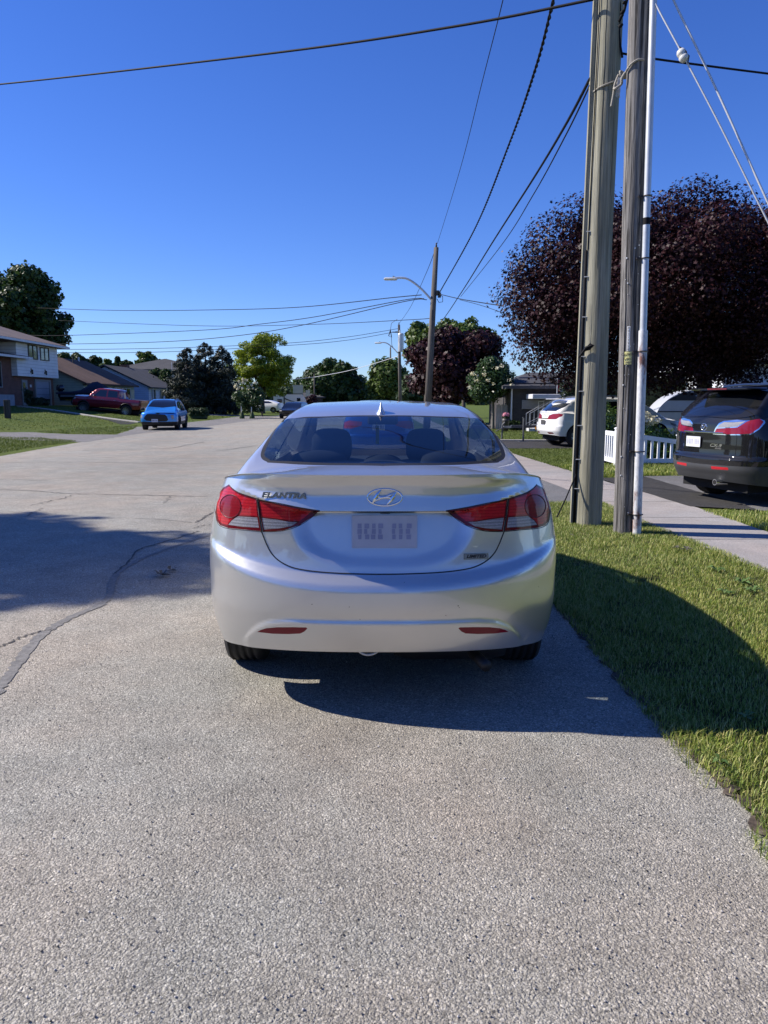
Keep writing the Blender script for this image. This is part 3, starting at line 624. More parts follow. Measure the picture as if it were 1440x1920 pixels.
def F(face, c, h0, h1, z0, z1, d0, d1):
    """box on a wall: face 'x+' spans y from h0 to h1, face 'y-' spans x; d = distance proud of plane c"""
    m = MB()
    if face == 'x+': m.box(c+d0, c+d1, h0, h1, z0, z1)
    else: m.box(h0, h1, c-d1, c-d0, z0, z1)
    return m
def window(parent, face, c, h0, h1, z0, z1, fm='trim_white', gm='window_glass', bars=1, t=.07, name='window'):
    m = MB()
    for a in ((h0, h1, z0, z0+t), (h0, h1, z1-t, z1), (h0, h0+t, z0+t, z1-t), (h1-t, h1, z0+t, z1-t)): q = F(face, c, *a, 0, .07); m.add(q.v, q.f)
    for k in range(bars):
        x = h0+(h1-h0)*(k+1)/(bars+1); q = F(face, c, x-t/2, x+t/2, z0+t, z1-t, 0, .065); m.add(q.v, q.f)
    w = m.build(name, fm, parent); F(face, c, h0+t*.9, h1-t*.9, z0+t*.9, z1-t*.9, .002, .03).build('pane', gm, w); return w
def relocate(o, loc):
    o.location = Vector(o.location)-Vector(loc)
def gable(name, label, x0, x1, y0, y1, zb, ze, zr, wall, roofm, axis='y', oh=.45, group=None, gablem=None):
    """house: walls up to the eaves, gable ends, roof slabs with thickness"""
    root = empty(name, ((x0+x1)/2, (y0+y1)/2, zb), 0, label, 'house', group); ox, oy = (x0+x1)/2, (y0+y1)/2
    a, b, c, d = x0-ox, x1-ox, y0-oy, y1-oy; E_ = ze-zb; Z = zr-zb
    MB().box(a, b, c, d, -.5, E_).build('wall', wall, root)
    m = MB(); r = MB(); th = .16
    if axis == 'y':
        mx = 0; m.prism([(a, E_), (b, E_), (0, Z-.1)], (0, d-c, 0), (0, c, 0)); k = (Z-E_)/(b)
        m2 = [(a-oh, E_-oh*k), (0, Z), (b+oh, E_-oh*k), (b+oh, E_-oh*k+th), (0, Z+th), (a-oh, E_-oh*k+th)]
        r.prism(m2, (0, d-c+2*oh, 0), (0, c-oh, 0))
    else:
        m.prism([(c, E_), (d, E_), (0, Z-.1)], (b-a, 0, 0), (a, 0, 0), (0, 1, 0)); k = (Z-E_)/d
        m2 = [(c-oh, E_-oh*k), (0, Z), (d+oh, E_-oh*k), (d+oh, E_-oh*k+th), (0, Z+th), (c-oh, E_-oh*k+th)]
        r.prism(m2, (b-a+2*oh, 0, 0), (a-oh, 0, 0), (0, 1, 0))
    m.build('gable_wall', gablem or wall, root); r.build('roof', roofm, root)
    return root, (ox, oy)
# --- split level house at the left edge
hx, hy, hz = -28.0, 62.0, 1.0
H1 = empty('split_level_house', (hx, hy, hz), 0, 'split level brick house with white sided upper storey at the left edge', 'house')
def L(y): return y-hy
y_a, y_b = L(50), L(66.0)
m = MB(); m.box(-9, -.0, L(58.9), y_b, -.4, 2.3); m.box(-9, 0, L(40), L(58.9), .9, 3.6); m.build('wall', 'brick_red', H1)
MB().box(-9.02, .02, L(40), L(58.88), -.4, .9).build('foundation', 'foundation', H1)
MB().box(-9, .45, L(58.75), y_b+.1, 2.3, 4.85, bev=.02).build('upper_wall', 'siding_white', H1)
# hipped upper roof and lower wing roof
def hip(x0, x1, y0, y1, z0, z1, r0, r1, th=.18):
    m = MB(); mx = (x0+x1)/2
    v = [(x0, y0, z0), (x1, y0, z0), (x1, y1, z0), (x0, y1, z0), (mx, r0, z1), (mx, r1, z1)]
    v2 = [(x, y, z-th) for x, y, z in v[:4]]
    m.add(v+v2, [(0, 1, 4), (1, 2, 5, 4), (2, 3, 5), (3, 0, 4, 5), (0, 6, 7, 1), (1, 7, 8, 2), (2, 8, 9, 3), (3, 9, 6, 0), (9, 8, 7, 6)]); return m
hip(-9.6, 1.1, L(52), y_b+.9, 4.98, 6.9, L(57.2), L(61.2)).build('roof', 'shingle_mauve', H1)
hip(-9.6, .9, L(38), L(60.2), 3.78, 4.75, L(44), L(55.5)).build('wing_roof', 'shingle_mauve', H1)
m = MB(); m.box(1.1, 1.22, L(52), y_b+.9, 4.78, 4.94); m.box(.9, 1.02, L(38), L(60.2), 3.58, 3.74); m.build('gutter', 'trim_white', H1)
window(H1, 'x+', .45, L(60.65), L(62.25), 3.65, 4.75, 'trim_dark', 'curtain_glass'); window(H1, 'x+', .45, L(62.75), L(64.35), 3.65, 4.7, 'trim_dark', 'curtain_glass')
window(H1, 'x+', 0, L(54.0), L(57.1), 1.4, 3.3, 'trim_grey', 'window_glass')
gd = F('x+', .0, L(62.55), L(65.0), -.1, 2.0, .0, .05).build('garage_door', 'panel_grey', H1)
m = MB()
for k in range(3): q = F('x+', .0, L(62.6), L(64.95), .42+.5*k, .445+.5*k, .05, .06); m.add(q.v, q.f)
m.build('panel_groove', 'trim_dark', gd)
m = MB()
for a in ((L(62.35), L(62.55), -.1, 2.15), (L(65.0), L(65.25), -.1, 2.15), (L(62.55), L(65.0), 2.0, 2.15)): q = F('x+', .0, *a, 0, .12); m.add(q.v, q.f)
m.build('garage_frame', 'trim_grey', H1)
dr = F('x+', 0, L(60.2), L(61.1), 0, 2.05, 0, .06).build('front_door', 'trim_grey', H1)
F('x+', 0, L(60.3), L(60.7), .3, 1.85, .06, .08).build('door_glass', 'curtain_glass', dr)
MB().box(.12, .2, L(60.95), L(61.0), .95, 1.15).build('door_handle', 'trim_dark', dr)
F('x+', 0, L(61.6), L(61.85), 1.5, 1.7, 0, .03).build('house_number_plate', 'trim_white', H1)
F('x+', 0, L(61.65), L(62.0), .95, 1.2, 0, .14).build('mailbox', 'trim_dark', H1)
for y in (L(60.95), L(63.45)):
    q = F('x+', .45, y, y+.06, 2.65, 2.95, 0, .05); q2 = F('x+', .45, y-.12, y+.16, 2.62, 2.72, 0, .10); q.add(q2.v, q2.f); q3 = F('x+', .45, y+.1, y+.16, 2.5, 2.85, .02, .12); q.add(q3.v, q3.f)
    q.build('wall_ornament', 'trim_dark', H1)
# --- brown roofed bungalow
H2, (ox, oy) = gable('bungalow', 'bungalow with a broad brown shingle roof and sage green gable', -36, -26, 67.5, 81, 1.0, 3.0, 5.35, 'siding_green', 'shingle_brown', oh=.4)
w2 = MB().box(-5+.02, 5.03, -6.7, 6.72, -.4, 1.5); w2.build('front_wall', 'siding_cream', H2)
for a, b in ((68.6-oy, 70-oy), (72.6-oy, 74-oy), (75-oy, 76.2-oy), (77.2-oy, 79.6-oy)): window(H2, 'x+', 5.03, a, b, .55, 1.7, 'trim_white')
MB().box(4.9, 5.5, -6.75, -6.6, 1.75, 1.85).build('downpipe', 'trim_dark', H2)
m = MB().tube([(1.5, 0, 4.0), (1.5, 0, 4.55)], .07, 8); m.build('roof_vent', 'trim_dark', H2)
m = MB().tube([(.3, 4.5, 4.2), (.3, 4.5, 4.75)], .09, 8); m.build('vent_pipe', 'trim_white', H2)
# --- white-blue bungalow with grey roof
H3, (ox, oy) = gable('bungalow', 'bungalow with a pale blue gable wall and dark grey roof', -35.5, -26, 86, 104, 1.0, 2.95, 5.2, 'siding_blue', 'shingle_grey', oh=.4)
for a, b in ((87.0-oy, 88.4-oy), (90-oy, 91.4-oy), (92.4-oy, 93.6-oy), (95-oy, 97-oy)): window(H3, 'x+', 4.75, a, b, .2, 1.7, 'siding_cream')
for y in (86.4-oy, 89-oy, 92-oy, 94.3-oy): MB().tube([(5.1, y, -.4), (5.1, y, 1.85)], .06, 8).build('porch_post', 'trim_white', H3)
MB().box(-.9, -.1, -1.2, -.2, 3.2, 4.7).build('chimney', 'brick_red', H3)
MB().tube([(2.4, 1, 2.9), (2.4, 1, 3.4)], .07).build('roof_vent', 'trim_dark', H3)
MB().tube([(3.2, 6.5, 2.5), (3.2, 6.5, 5.4)], .03).build('antenna_mast', 'trim_white', H3)
# --- hipped roof house farther back
x = PX(292, 112); H4 = empty('hipped_roof_house', (x, 112, 1), 0, 'house with a dark hipped roof half hidden behind garden trees', 'house')
MB().box(-4.5, 7, -3, 8, -.5, 4.6).build('wall', 'brick_dark', H4); hip(-5.6, 8.2, -4.2, 9, 4.7, 6.4, 1, 4).build('roof', 'shingle_grey', H4)
MB().box(-4.4, 6, -3.05, -2.99, 3.6, 4.4).build('fascia', 'trim_white', H4)
# --- far houses on the left side of the road
x = PX(562, 112); H5 = empty('far_house', (x, 113, 0), 0, 'beige house with two chimneys behind the camper trailer', 'house')
MB().box(-2, 3.0, 0, 6, 0, 1.9).build('wall', 'brick_dark', H5); hip(-2.6, 3.4, -.8, 7, 1.95, 2.6, 2, 4).build('roof', 'shingle_grey', H5)
MB().box(-.9, .5, -1.4, -.9, 1.6, 3.6).build('chimney', 'siding_cream', H5); MB().box(.9, 1.5, -1.4, -.9, 1.6, 2.9).build('chimney', 'siding_cream', H5)
# --- grey house with stairs on the right
x0 = PX(958, 39); HR = empty('grey_brick_house', (x0, 39, 0), 0, 'dark grey brick house with white porch and side stairs behind the white crossover', 'house')
MB().box(0, 9, 0, 8, 0, 2.35).build('wall', 'brick_dark', HR)
m = MB(); m.add([(-.5, -.5, 2.2), (9.5, -.5, 2.2), (9.5, 8.5, 2.2), (-.5, 8.5, 2.2), (1.6, 4, 3.0), (8, 4, 3.0), (-.5, -.5, 2.05), (9.5, -.5, 2.05), (9.5, 8.5, 2.05), (-.5, 8.5, 2.05)], [(0, 1, 5, 4), (1, 2, 5), (2, 3, 4, 5), (3, 0, 4), (6, 7, 1, 0), (7, 8, 2, 1), (8, 9, 3, 2), (9, 6, 0, 3), (9, 8, 7, 6)]); m.build('roof', 'shingle_grey', HR)
MB().box(.75, 6, -1.7, -.02, 1.55, 1.78, bev=.02).build('porch_roof', 'trim_white', HR)
MB().box(.55, 2.2, -.08, -.01, 1.05, 1.5).build('bay_panel', 'trim_grey', HR)
for a, b in ((1.35, 1.65), (1.9, 2.2)): window(HR, 'y-', -.02, a, b, .95, 1.45, 'trim_white', bars=0, t=.04)
m = MB().tube([(.03, -.06, .05), (.03, -.06, 2.1)], .04, 8); m.build('downpipe', 'trim_white', HR)
MB().box(1.9, 4.6, -1.9, -.1, -.1, .86).build('landing', 'trim_grey', HR)
st = MB()
for k in range(5): st.box(.62+.25*k, .9+.25*k, -1.9, -1.05, 0, .15*(k+1))
st.build('stairs', 'trim_white', HR)
simple('iron_grey', (.35, .36, .38), .4, .6)
for y in (-1.9, -1.05):
    m = MB(); m.tube([(.6, y, .85), (1.95, y, 1.62), (3.2, y, 1.62)], .018, 6); m.tube([(.6, y, .35), (1.95, y, 1.05), (3.2, y, 1.05)], .014, 6)
    for k in range(14): xx = .6+.2*k; zz = np.interp(xx, [.6, 1.95, 4], [.85, 1.62, 1.62]); m.tube([(xx, y, zz-.62 if k % 5 else zz-.85), (xx, y, zz)], .011 if k % 5 else .022, 5)
    m.build('railing', 'iron_grey', HR)
# pale panel fence left of it, flag, pink flowers
x = PX(944, 40); m = MB()
for k in range(9): m.box(-.35+.09*k, -.275+.09*k, 0, .03, .0, 1.25+.03*(k % 2))
simple('bleached_board', (.55, .48, .45), .8, var=.2, bump=.4); o = m.build('board_fence', 'bleached_board', label='short pale board fence panel behind the ivory flowering tree', cat='fence'); o.location = (x, 40, 0)
x = PX(949, 37); root = empty('flower_pot', (x, 37, 0), 0, 'pot of pink flowers by the corner of the grey house', 'flower pot')
leafmat('pink_petal', [(.6, .2, .3), (.75, .4, .5)], .6, .1); leaves('blossom', [(0, 0, .80, .17, .17, .1)], 500, .035, 'oval', 'pink_petal', root, 7, shell=.2)
MB().lathe([(0.001, 0), (.12, 0), (.17, .5), (.18, .62), (.001, .62)], 16).build('pot', 'trim_dark', root, smooth='all'); leaves('foliage', [(0, 0, .68, .16, .16, .1)], 400, .04, 'oval', 'hedge_leaf', root, 8, shell=.2)
# bed of plants at the wall
x = PX(963, 38.4); shrub('garden_shrub', 'low green bed planting against the grey brick wall', (x, 38.4, 0), (.5, .3, .28), 1500, .05, 'hedge_leaf', 95)
# house behind the dark crossover
HB, (ox, oy) = gable('white_house', 'white sided house glimpsed above the dark crossover at the right edge', 13.5, 24, 31, 40, 0, 3.0, 4.6, 'siding_white', 'shingle_grey', axis='x', oh=.3)
window(HB, 'y-', -4.5, -4.6, -3.2, 1.0, 2.2, 'trim_white'); window(HB, 'y-', -4.5, -1.6, .4, 1.0, 2.2, 'trim_white')
# flag on the grey house porch
x = PX(1044, 37); root = empty('flag', (x, 37, 0), 0, 'red and white flag hanging above the porch roof', 'flag')
simple('flag_red', (.5, .02, .03), .8); simple('flag_white', (.75, .75, .75), .8)
MB().tube([(.0, 0, 1.8), (.0, 0, 3.1)], .02, 6).build('pole', 'trim_white', root)
MB().box(.03, .15, -.01, .01, 1.9, 2.45).build('red_stripe', 'flag_red', root); MB().box(.15, .30, -.01, .01, 1.9, 2.45).build('white_stripe', 'flag_white', root); MB().box(.30, .42, -.01, .01, 1.9, 2.45).build('red_stripe', 'flag_red', root)
# ================================================================ WHITE PICKET FENCE AND BUSH
simple('vinyl_white', (.80, .81, .84), .35, var=.04)
FN = empty('picket_fence', (5.2, 17.15, 0), 0, 'low white vinyl picket fence in front of the flowering bush', 'fence')
def post(x, y, h): 
    m = MB(); m.box(x-.062, x+.062, y-.062, y+.062, -.02, h, bev=.008); m.box(x-.075, x+.075, y-.075, y+.075, h, h+.03, bev=.008); m.prism([(-.06, 0), (.06, 0), (0, .025)], (0, .12, 0), (x, y-.06, h+.03)); m.build('post', 'vinyl_white', FN)
post(0, 0, .86); post(1.45, .18, .70)
sl_ = Vector((1.45, .18, 0)).normalized(); nn = 7
def panel(a, b, za, zb2, lo):
    a, b = Vector(a), Vector(b); d = b-a; u = d.normalized(); n = Vector((-u.y, u.x, 0))*.022; m = MB()
    def bar(p, q, z0p, z1p, z0q, z1q):
        v = [p-n+Vector((0, 0, z0p)), q-n+Vector((0, 0, z0q)), q+n+Vector((0, 0, z0q)), p+n+Vector((0, 0, z0p)), p-n+Vector((0, 0, z1p)), q-n+Vector((0, 0, z1q)), q+n+Vector((0, 0, z1q)), p+n+Vector((0, 0, z1p))]
        m.add(v, [(0, 3, 2, 1), (4, 5, 6, 7), (0, 1, 5, 4), (1, 2, 6, 5), (2, 3, 7, 6), (3, 0, 4, 7)])
    bar(a, b, za-.10, za, zb2-.10, zb2); bar(a, b, lo, lo+.10, lo, lo+.10); m.build('rail', 'vinyl_white', FN)
    N_ = int(d.length/.155)
    for k in range(N_):
        p = a+d*((k+.75)/(N_+.5)); zt = za+(zb2-za)*((k+.75)/(N_+.5)); m = MB(); m.box(-.028, .028, -.014, .014, lo+.1, zt-.1, Matrix.Translation(p) @ Matrix.Rotation(math.atan2(u.y, u.x), 4, 'Z')); m.build('picket', 'vinyl_white', FN)
panel((.065, 0, 0), (1.38, .17, 0), .80, .62, .10); panel((-.02, .07, 0), (-.05, 1.7, 0), .80, .80, .10); post(-.05, 1.78, .86)
leafmat('bush_leaf', [(.03, .07, .016), (.08, .15, .03), (.16, .24, .08)], .35, .2)
BU = empty('flowering_bush', (5.9, 18.6, 0), 0, 'leafy bush with pale blossom tops behind the white picket fence', 'bush')
bb = [(-.85, 0, 1.1, .42, .4, .5), (-.8, -.1, .6, .45, .4, .5), (-.5, .1, .9, .4, .4, .5), (-.2, .2, .75, .45, .4, .5), (.15, .1, .85, .45, .4, .45), (.4, .0, .6, .5, .4, .45), (.8, 0, .45, .5, .4, .4), (1.15, -.1, .3, .4, .35, .3), (-.2, -.2, .4, .6, .4, .4), (.5, -.2, .3, .6, .35, .3)]
leaves('foliage', bb, 9000, .042, 'oval', 'bush_leaf', BU, 61, shell=.45)
leaves('blossom', [(.0, -.1, 1.22, .22, .2, .1), (.2, -.15, 1.15, .25, .2, .12), (.45, -.2, 1.02, .25, .2, .12), (-.9, -.2, .85, .2, .12, .3)], 1100, .03, 'clump', 'flower_white', BU, 62, shell=.2)
m = MB()
for b in bb: m.tube([(b[0]*.5, .1, -.05), (b[0]*.8, b[1], b[2]*.6), b[:3]], [.02, .015, .006], 5)
m.build('stems', 'bark', BU)
for i, (px, py) in enumerate([(1138, 868), (1165, 872), (1190, 874), (1215, 872), (1235, 871)]):
    x, y = G(px, py); shrub('weed_clump', ['tuft of weeds at the foot of the left fence post', 'first weed tuft under the fence panel counted from the left post', 'weed tuft under the middle of the fence behind the grey pole', 'leafy weed tuft under the fence just right of the steel conduit', 'leafy weed tuft under the fence nearest the right fence post'][i], (x, y, 0), (.16, .12, .09), 260, .035, 'weed_leaf', 100+i, 'oval', group='weeds under the fence')
# ================================================================ POLES
def woodmat(name, cols, crack, scl=1.0, rough=.85, lim=.30):
    s = NT(name); v = s.coord()
    f = s.noise(9*scl, 6, .65, v, (1, 1, .045)); g = s.noise(30*scl, 5, .7, v, (1, 1, .03)); b = s.noise(1.4, 4, .6, v, (1, 1, .6)); k = s.noise(16*scl, 3, .5, v, (1, 1, .02))
    c = s.ramp(f, [(.3, cols[0]), (.5, cols[1]), (.7, cols[2])]); c = s.mix(1.0, c, s.ramp(g, [(.3, .62), (.55, 1.), (.75, 1.25)]), 'MULTIPLY')
    c = s.mix(1.0, c, s.ramp(b, [(.3, .8), (.6, 1.05)]), 'MULTIPLY'); c = s.mix(1.0, c, s.ramp(k, [(lim, crack), (lim+.05, 1.0)]), 'MULTIPLY')
    s.set(Base_Color=c, Roughness=rough, Specular_IOR_Level=.2); s.bump(s.math('ADD', f, s.math('ADD', g, s.ramp(k, [(.3, 0.), (.37, 1.)]))), .9, .008)
woodmat('new_pole_wood', [(.22, .21, .15), (.33, .315, .235), (.42, .40, .32)], .6, 1.7)
woodmat('old_pole_wood', [(.09, .086, .082), (.21, .20, .19), (.34, .325, .31)], .3, 3.6, lim=.42)
woodmat('far_pole_wood', [(.09, .08, .07), (.14, .125, .11), (.2, .18, .16)], .6, .5)
simple('galvanised', (.58, .60, .62), .42, .35, var=.08, vs=9)
s = NT('rusty_conduit'); f = s.noise(5, 6, .7, None, (1, 1, .35)); g = s.noise(40, 4, .6, None, (1, 1, .5))
s.set(Base_Color=s.mix(s.ramp(f, [(.53, 0.), (.64, 1.)]), s.ramp(g, [(.3, (.50, .52, .54)), (.7, (.72, .72, .72))]), s.ramp(g, [(.3, (.13, .05, .035)), (.7, (.28, .13, .09))])), Roughness=.6, Metallic=.2); s.bump(g, .3, .004)
simple('strap_steel', (.05, .04, .035), .5, .3); simple('cable_black', (.010, .010, .012), .7, spec=.15); simple('cable_grey', (.10, .10, .11), .5); simple('guy_wire', (.62, .63, .65), .45, .2, var=.1, vs=40)
s = NT('rope_weathered'); wv = s.new('TexWave'); wv.inputs['Scale'].default_value = 60; wv.bands_direction = 'DIAGONAL'; s.link(s.coord(), wv.inputs[0])
s.set(Base_Color=s.ramp(wv.outputs['Fac'], [(.2, (.22, .20, .16)), (.7, (.46, .43, .37))]), Roughness=.9); s.bump(wv.outputs['Fac'], .6, .004)
simple('porcelain', (.62, .62, .58), .25); simple('sign_white', (.75, .75, .73), .5, var=.05); simple('sign_yellow', (.72, .68, .28), .5, var=.08); simple('ink', (.02, .02, .02), .6)
def polemesh(x0, y0, x1, y1, H_, r0, r1, seed=0, n=40, seg=60):
    rg = random.Random(seed); m = MB(); vs = []; ph = [rg.uniform(0, 6.28) for _ in range(4)]
    for i in range(seg+1):
        t = i/seg; z = -.3+(H_+.3)*t; cx, cy = x0+(x1-x0)*t, y0+(y1-y0)*t; r = r0+(r1-r0)*t
        cx += .006*math.sin(z*1.1+ph[0]); cy += .006*math.sin(z*.9+ph[1])
        for k in range(n):
            a = 2*math.pi*k/n; rr = r*(1+.012*math.sin(3*a+ph[2]+z*.3)+.006*math.sin(7*a+z*2+ph[3])); vs.append((cx+rr*math.cos(a), cy+rr*math.sin(a), z))
    m.add(vs, [(i*n+k, i*n+(k+1) % n, (i+1)*n+(k+1) % n, (i+1)*n+k) for i in range(seg) for k in range(n)]+[tuple(range(seg*n, seg*n+n))])
    return m
# tan pole
TP = empty('utility_pole', (2.46, 9.22, 0), 0, 'newer tan wooden utility pole with a black cable moulding down its left side', 'utility pole')
polemesh(0, 0, 0.06, 0, 11, .168, .128, 1).build('pole_shaft', 'new_pole_wood', TP, smooth='all')
tz = lambda z, k=1.0: Vector((.06*z/11+ -(.168-.04*z/11)*k, -.03, z))
m = MB(); m.tube([tz(.02, 1.02)+Vector((0, -.03, 0)), tz(3.2, 1.02)+Vector((0, -.03, 0))], .016, 8); m.tube([tz(3.2, .93)+Vector((0, -.045, 0)), tz(10, .80)+Vector((0, -.075, 0))], .006, 6); m.build('cable_moulding', 'cable_black', TP, smooth='all')
m = MB(); 
for z in (.45, .8, 1.2, 1.6, 2.0, 2.45, 2.9, 3.4): m.tube([tz(z, 1.04)+Vector((-.012, -.05, 0)), tz(z, .9)+Vector((.02, -.06, 0))], .006, 6)
m.build('staple', 'galvanised', TP)
m = MB(); m.add([(x+k*.1*z/11, y, z) for z, k in ((0, 0), (10.5, 1)) for x, y in ((-.205, -.04), (-.165, -.04), (-.165, .01), (-.205, .01)) for k in (1,)], [(0, 1, 5, 4), (1, 2, 6, 5), (2, 3, 7, 6), (3, 0, 4, 7), (4, 5, 6, 7)]); m.build('wood_moulding', 'new_pole_wood', TP)
def crackline(parent, cx, r, a0, z0, z1, w, seed, mat='crack_dark'):
    rg = random.Random(seed); m = MB(); L_ = []; a = a0
    for z in np.arange(z0, z1, .12):
        a += rg.uniform(-1.2, 1.2); rr = r(z); L_.append((cx(z)+math.cos(R(a))*rr, math.sin(R(a))*rr, z))
    n_ = len(L_); m.tube(L_, [w*(.2+.8*math.sin(math.pi*(i+.5)/n_)) for i in range(n_)], 5); m.build('drying_crack', mat, parent)
for a0, z0, z1, w, sd in ((246, 3.0, 8.8, .0045, 1), (262, 5.2, 7.6, .0025, 2), (280, .3, 2.2, .0025, 3), (236, .8, 2.6, .002, 4), (292, 3, 5.2, .002, 5)): crackline(TP, lambda z: .06*z/11, lambda z: .168-.04*z/11, a0, z0, z1, w, sd)
m = MB(); p0 = tz(.62, 1.03)+Vector((0, -.04, 0)); m.tube([p0, p0+Vector((-.14, -.08, -.3)), p0+Vector((-.24, -.12, -.5))], .008, 6); m.build('loose_cable', 'cable_black', TP)
m = MB(); m.add([tz(2.05, 1.0)+Vector((-.02, -.06, 0)), tz(2.13, .6)+Vector((0, -.14, .02)), tz(2.12, .35)+Vector((0, -.17, 0)), tz(2.09, .6)+Vector((0, -.145, -.02))], [(0, 1, 2, 3)]); 
m.tube([tz(2.02, 1.05)+Vector((-.03, -.05, -.03)), tz(2.08, .8)+Vector((0, -.12, .02)), tz(2.12, .4)+Vector((0, -.165, .01))], [.01, .02, .004], 6); m.build('peeling_strip', 'cable_black', TP)
# grey pole with conduit
GPo = Vector((2.735, 8.62, 0))
GP = empty('utility_pole', GPo, 0, 'old weathered grey wooden utility pole with steel conduit and yellow tag', 'utility pole')
polemesh(0, 0, -.19, 0, 12, .120, .100, 2).build('pole_shaft', 'old_pole_wood', GP, smooth='all')
gz = lambda z: Vector((-.19*z/12, 0, z))
GE = [(a, b) for a, b in ((0, 0),)]
m = MB(); C0 = lambda z: gz(z)+Vector((.092-.001*z, -.148, 0))
m.tube([C0(0)-Vector((0, 0, .1)), C0(2.24), C0(2.24)], [.047, .047, .047], 24); m.build('lower_conduit', 'rusty_conduit', GP, smooth=True)
m = MB(); m.tube([C0(2.2), C0(12)], .036, 24); m.build('upper_conduit', 'galvanised', GP, smooth=True)
for z, k in ((.24, 1.18), (.94, 1.15), (2.02, 1.15), (2.99, 1.2), (3.62, 1.2)):
    m = MB(); c = C0(z); r = (.047 if z < 2.2 else .036)*k
    m.tube([c+Vector((math.cos(a)*r, math.sin(a)*r, 0)) for a in np.linspace(0, 2*math.pi, 25)], .006, 6, cap=False); m.box(c.x-r-.05, c.x-r, c.y-.01, c.y+.02, z-.008, z+.008); m.build('pipe_strap', 'strap_steel', GP, smooth=True)
m = MB().tube([C0(3.33), C0(3.40)], .0375, 24); m.build('black_tape', 'cable_black', GP)
def onpole(z, ang): return gz(z)+Vector((math.cos(R(ang)), math.sin(R(ang)), 0))*(.119-.0016*z)
def tagplate(z0, z1, a0, a1, name, mat, tilt=0):
    m = MB(); n = 8; vs = []
    for z in (z0, z1):
        for k in range(n+1):
            a = a0+(a1-a0)*k/n; vs.append(onpole(z, a)*1+Vector((math.cos(R(a)), math.sin(R(a)), 0))*.006)
    vs2 = [v+Vector((0, -.002, 0)) for v in vs]
    m.add(vs, [(k, k+1, n+2+k, n+1+k) for k in range(n)]); return m.build(name, mat, GP)
pz = lambda py: P(1178, py, 8.48).z
tag_w = tagplate(pz(658), pz(611), 236, 252, 'number_strip', 'sign_white')
tag_y = tagplate(pz(683), pz(659), 226, 262, 'warning_tag', 'sign_yellow')
def pole_text(body, size, z, ang, parent, bold=.0):
    me = text_mesh(body, size, .0008, bold=bold); me.materials.append(MATS['ink']); o = bpy.data.objects.new('lettering', me); link(o, parent)
    p = onpole(z, ang)+Vector((math.cos(R(ang)), math.sin(R(ang)), 0))*.009; o.location = p; o.rotation_euler = (math.pi/2, 0, R(ang+90)); return o
zt, zbt = pz(611), pz(658)
for i, ch in enumerate('P9217958'): pole_text(ch, .036, zt-(zt-zbt)*(i+.7)/8.2, 244, tag_w)
zt, zbt = pz(659), pz(683)
pole_text('CAUTION', .030, zt-.03, 243, tag_y, .0006); pole_text('BURIED', .030, zt-.077, 243, tag_y); pole_text('CABLE', .030, zt-.113, 243, tag_y)
m = MB()
rg = random.Random(4)
for i in range(26):
    z = rg.uniform(.1, 3.4); a = rg.uniform(215, 300); p = onpole(z, a); d = Vector((math.cos(R(a)), math.sin(R(a)), 0)); m.tube([p, p+d*.008], .004 if i % 3 else .008, 5)
m.build('nail', 'galvanised', GP)
for a0, z0, z1, w, sd in ((222, .3, 3.6, .004, 1), (240, 2.8, 7, .004, 2), (252, .2, 4.8, .003, 3), (262, 3.5, 8.5, .0045, 4), (274, .6, 3.4, .004, 5), (284, 2.6, 6, .003, 6), (232, 4.5, 9, .003, 7), (268, .1, 1.9, .003, 8)): crackline(GP, lambda z: -.19*z/12, lambda z: .120-.0016*z, a0, z0, z1, w, sd)
# old bits of hardware between the two poles
m = MB(); 
def wloc(px, py, Y): return P(px, py, Y)
RO = empty('tie_rope', wloc(1150, 140, 8.9), 0, 'weathered rope lashing the two near poles together with a frayed tail', 'rope'); ro = RO.location
def rope(pts, r, name='rope_loop', mat='rope_weathered'): 
    c = [Vector(p)-ro for p in catmull(pts, 10)]; return MB().tube(c, r, 8).build(name, mat, RO, smooth='all')
tpc = Vector((2.46+.033, 9.22, 0)); zr = wloc(1125, 155, 9.0).z
rope([(tpc.x+math.cos(a)*.160, tpc.y+math.sin(a)*.160, zr+dz) for a, dz in [(R(0), .12), (R(-50), .07), (R(-90), .02), (R(-130), -.01), (R(-180), -.03), (R(-230), 0)]], .010)
gpc = Vector((2.735-.1, 8.62, 0)); zq = wloc(1190, 112, 8.5).z
rope([(gpc.x+math.cos(a)*.122, gpc.y+math.sin(a)*.122, zq+dz) for a, dz in [(R(190), -.09), (R(225), -.035), (R(260), 0), (R(290), .0)]], .011)
rope([(gpc.x-.122, gpc.y-.03, zq-.09), (gpc.x-.15, gpc.y-.02, zq-.14), (gpc.x-.15, gpc.y-.0, zq-.19), (gpc.x-.20, gpc.y+.08, zq-.20), (tpc.x+.17, tpc.y-.12, zr+.13)], .014)
kc = wloc(1168, 140, 8.75); m = MB()
for i in range(5): a = i*1.3; m.tube([Vector(kc)-ro+Vector((math.cos(t+a)*.035, math.sin(t*1.3+a)*.02, math.sin(t+a*.5)*.03)) for t in np.linspace(0, 6, 18)], .010, 6)
m.build('knot', 'rope_weathered', RO, smooth='all')
rope([wloc(1160, 140, 8.72), wloc(1153, 158, 8.70), wloc(1150, 178, 8.70), wloc(1146, 200, 8.70)], [.016]*15+[.014]*8+[.008]*8 if False else .012, 'frayed_tail')
simple('frayed_fibre', (.62, .61, .58), .95)
m = MB(); rg = random.Random(1)
for i in range(22):
    a = wloc(1160+rg.uniform(-2, 3), 148+rg.uniform(-3, 8), 8.69)-ro; b = wloc(1159+rg.uniform(-5, 4), 178+rg.uniform(-10, 8), 8.69)-ro; m.tube([a, (a+b)/2+Vector((rg.uniform(-.012, .012), 0, 0)), b], .0028, 4)
m.build('frayed_fibres', 'frayed_fibre', RO)
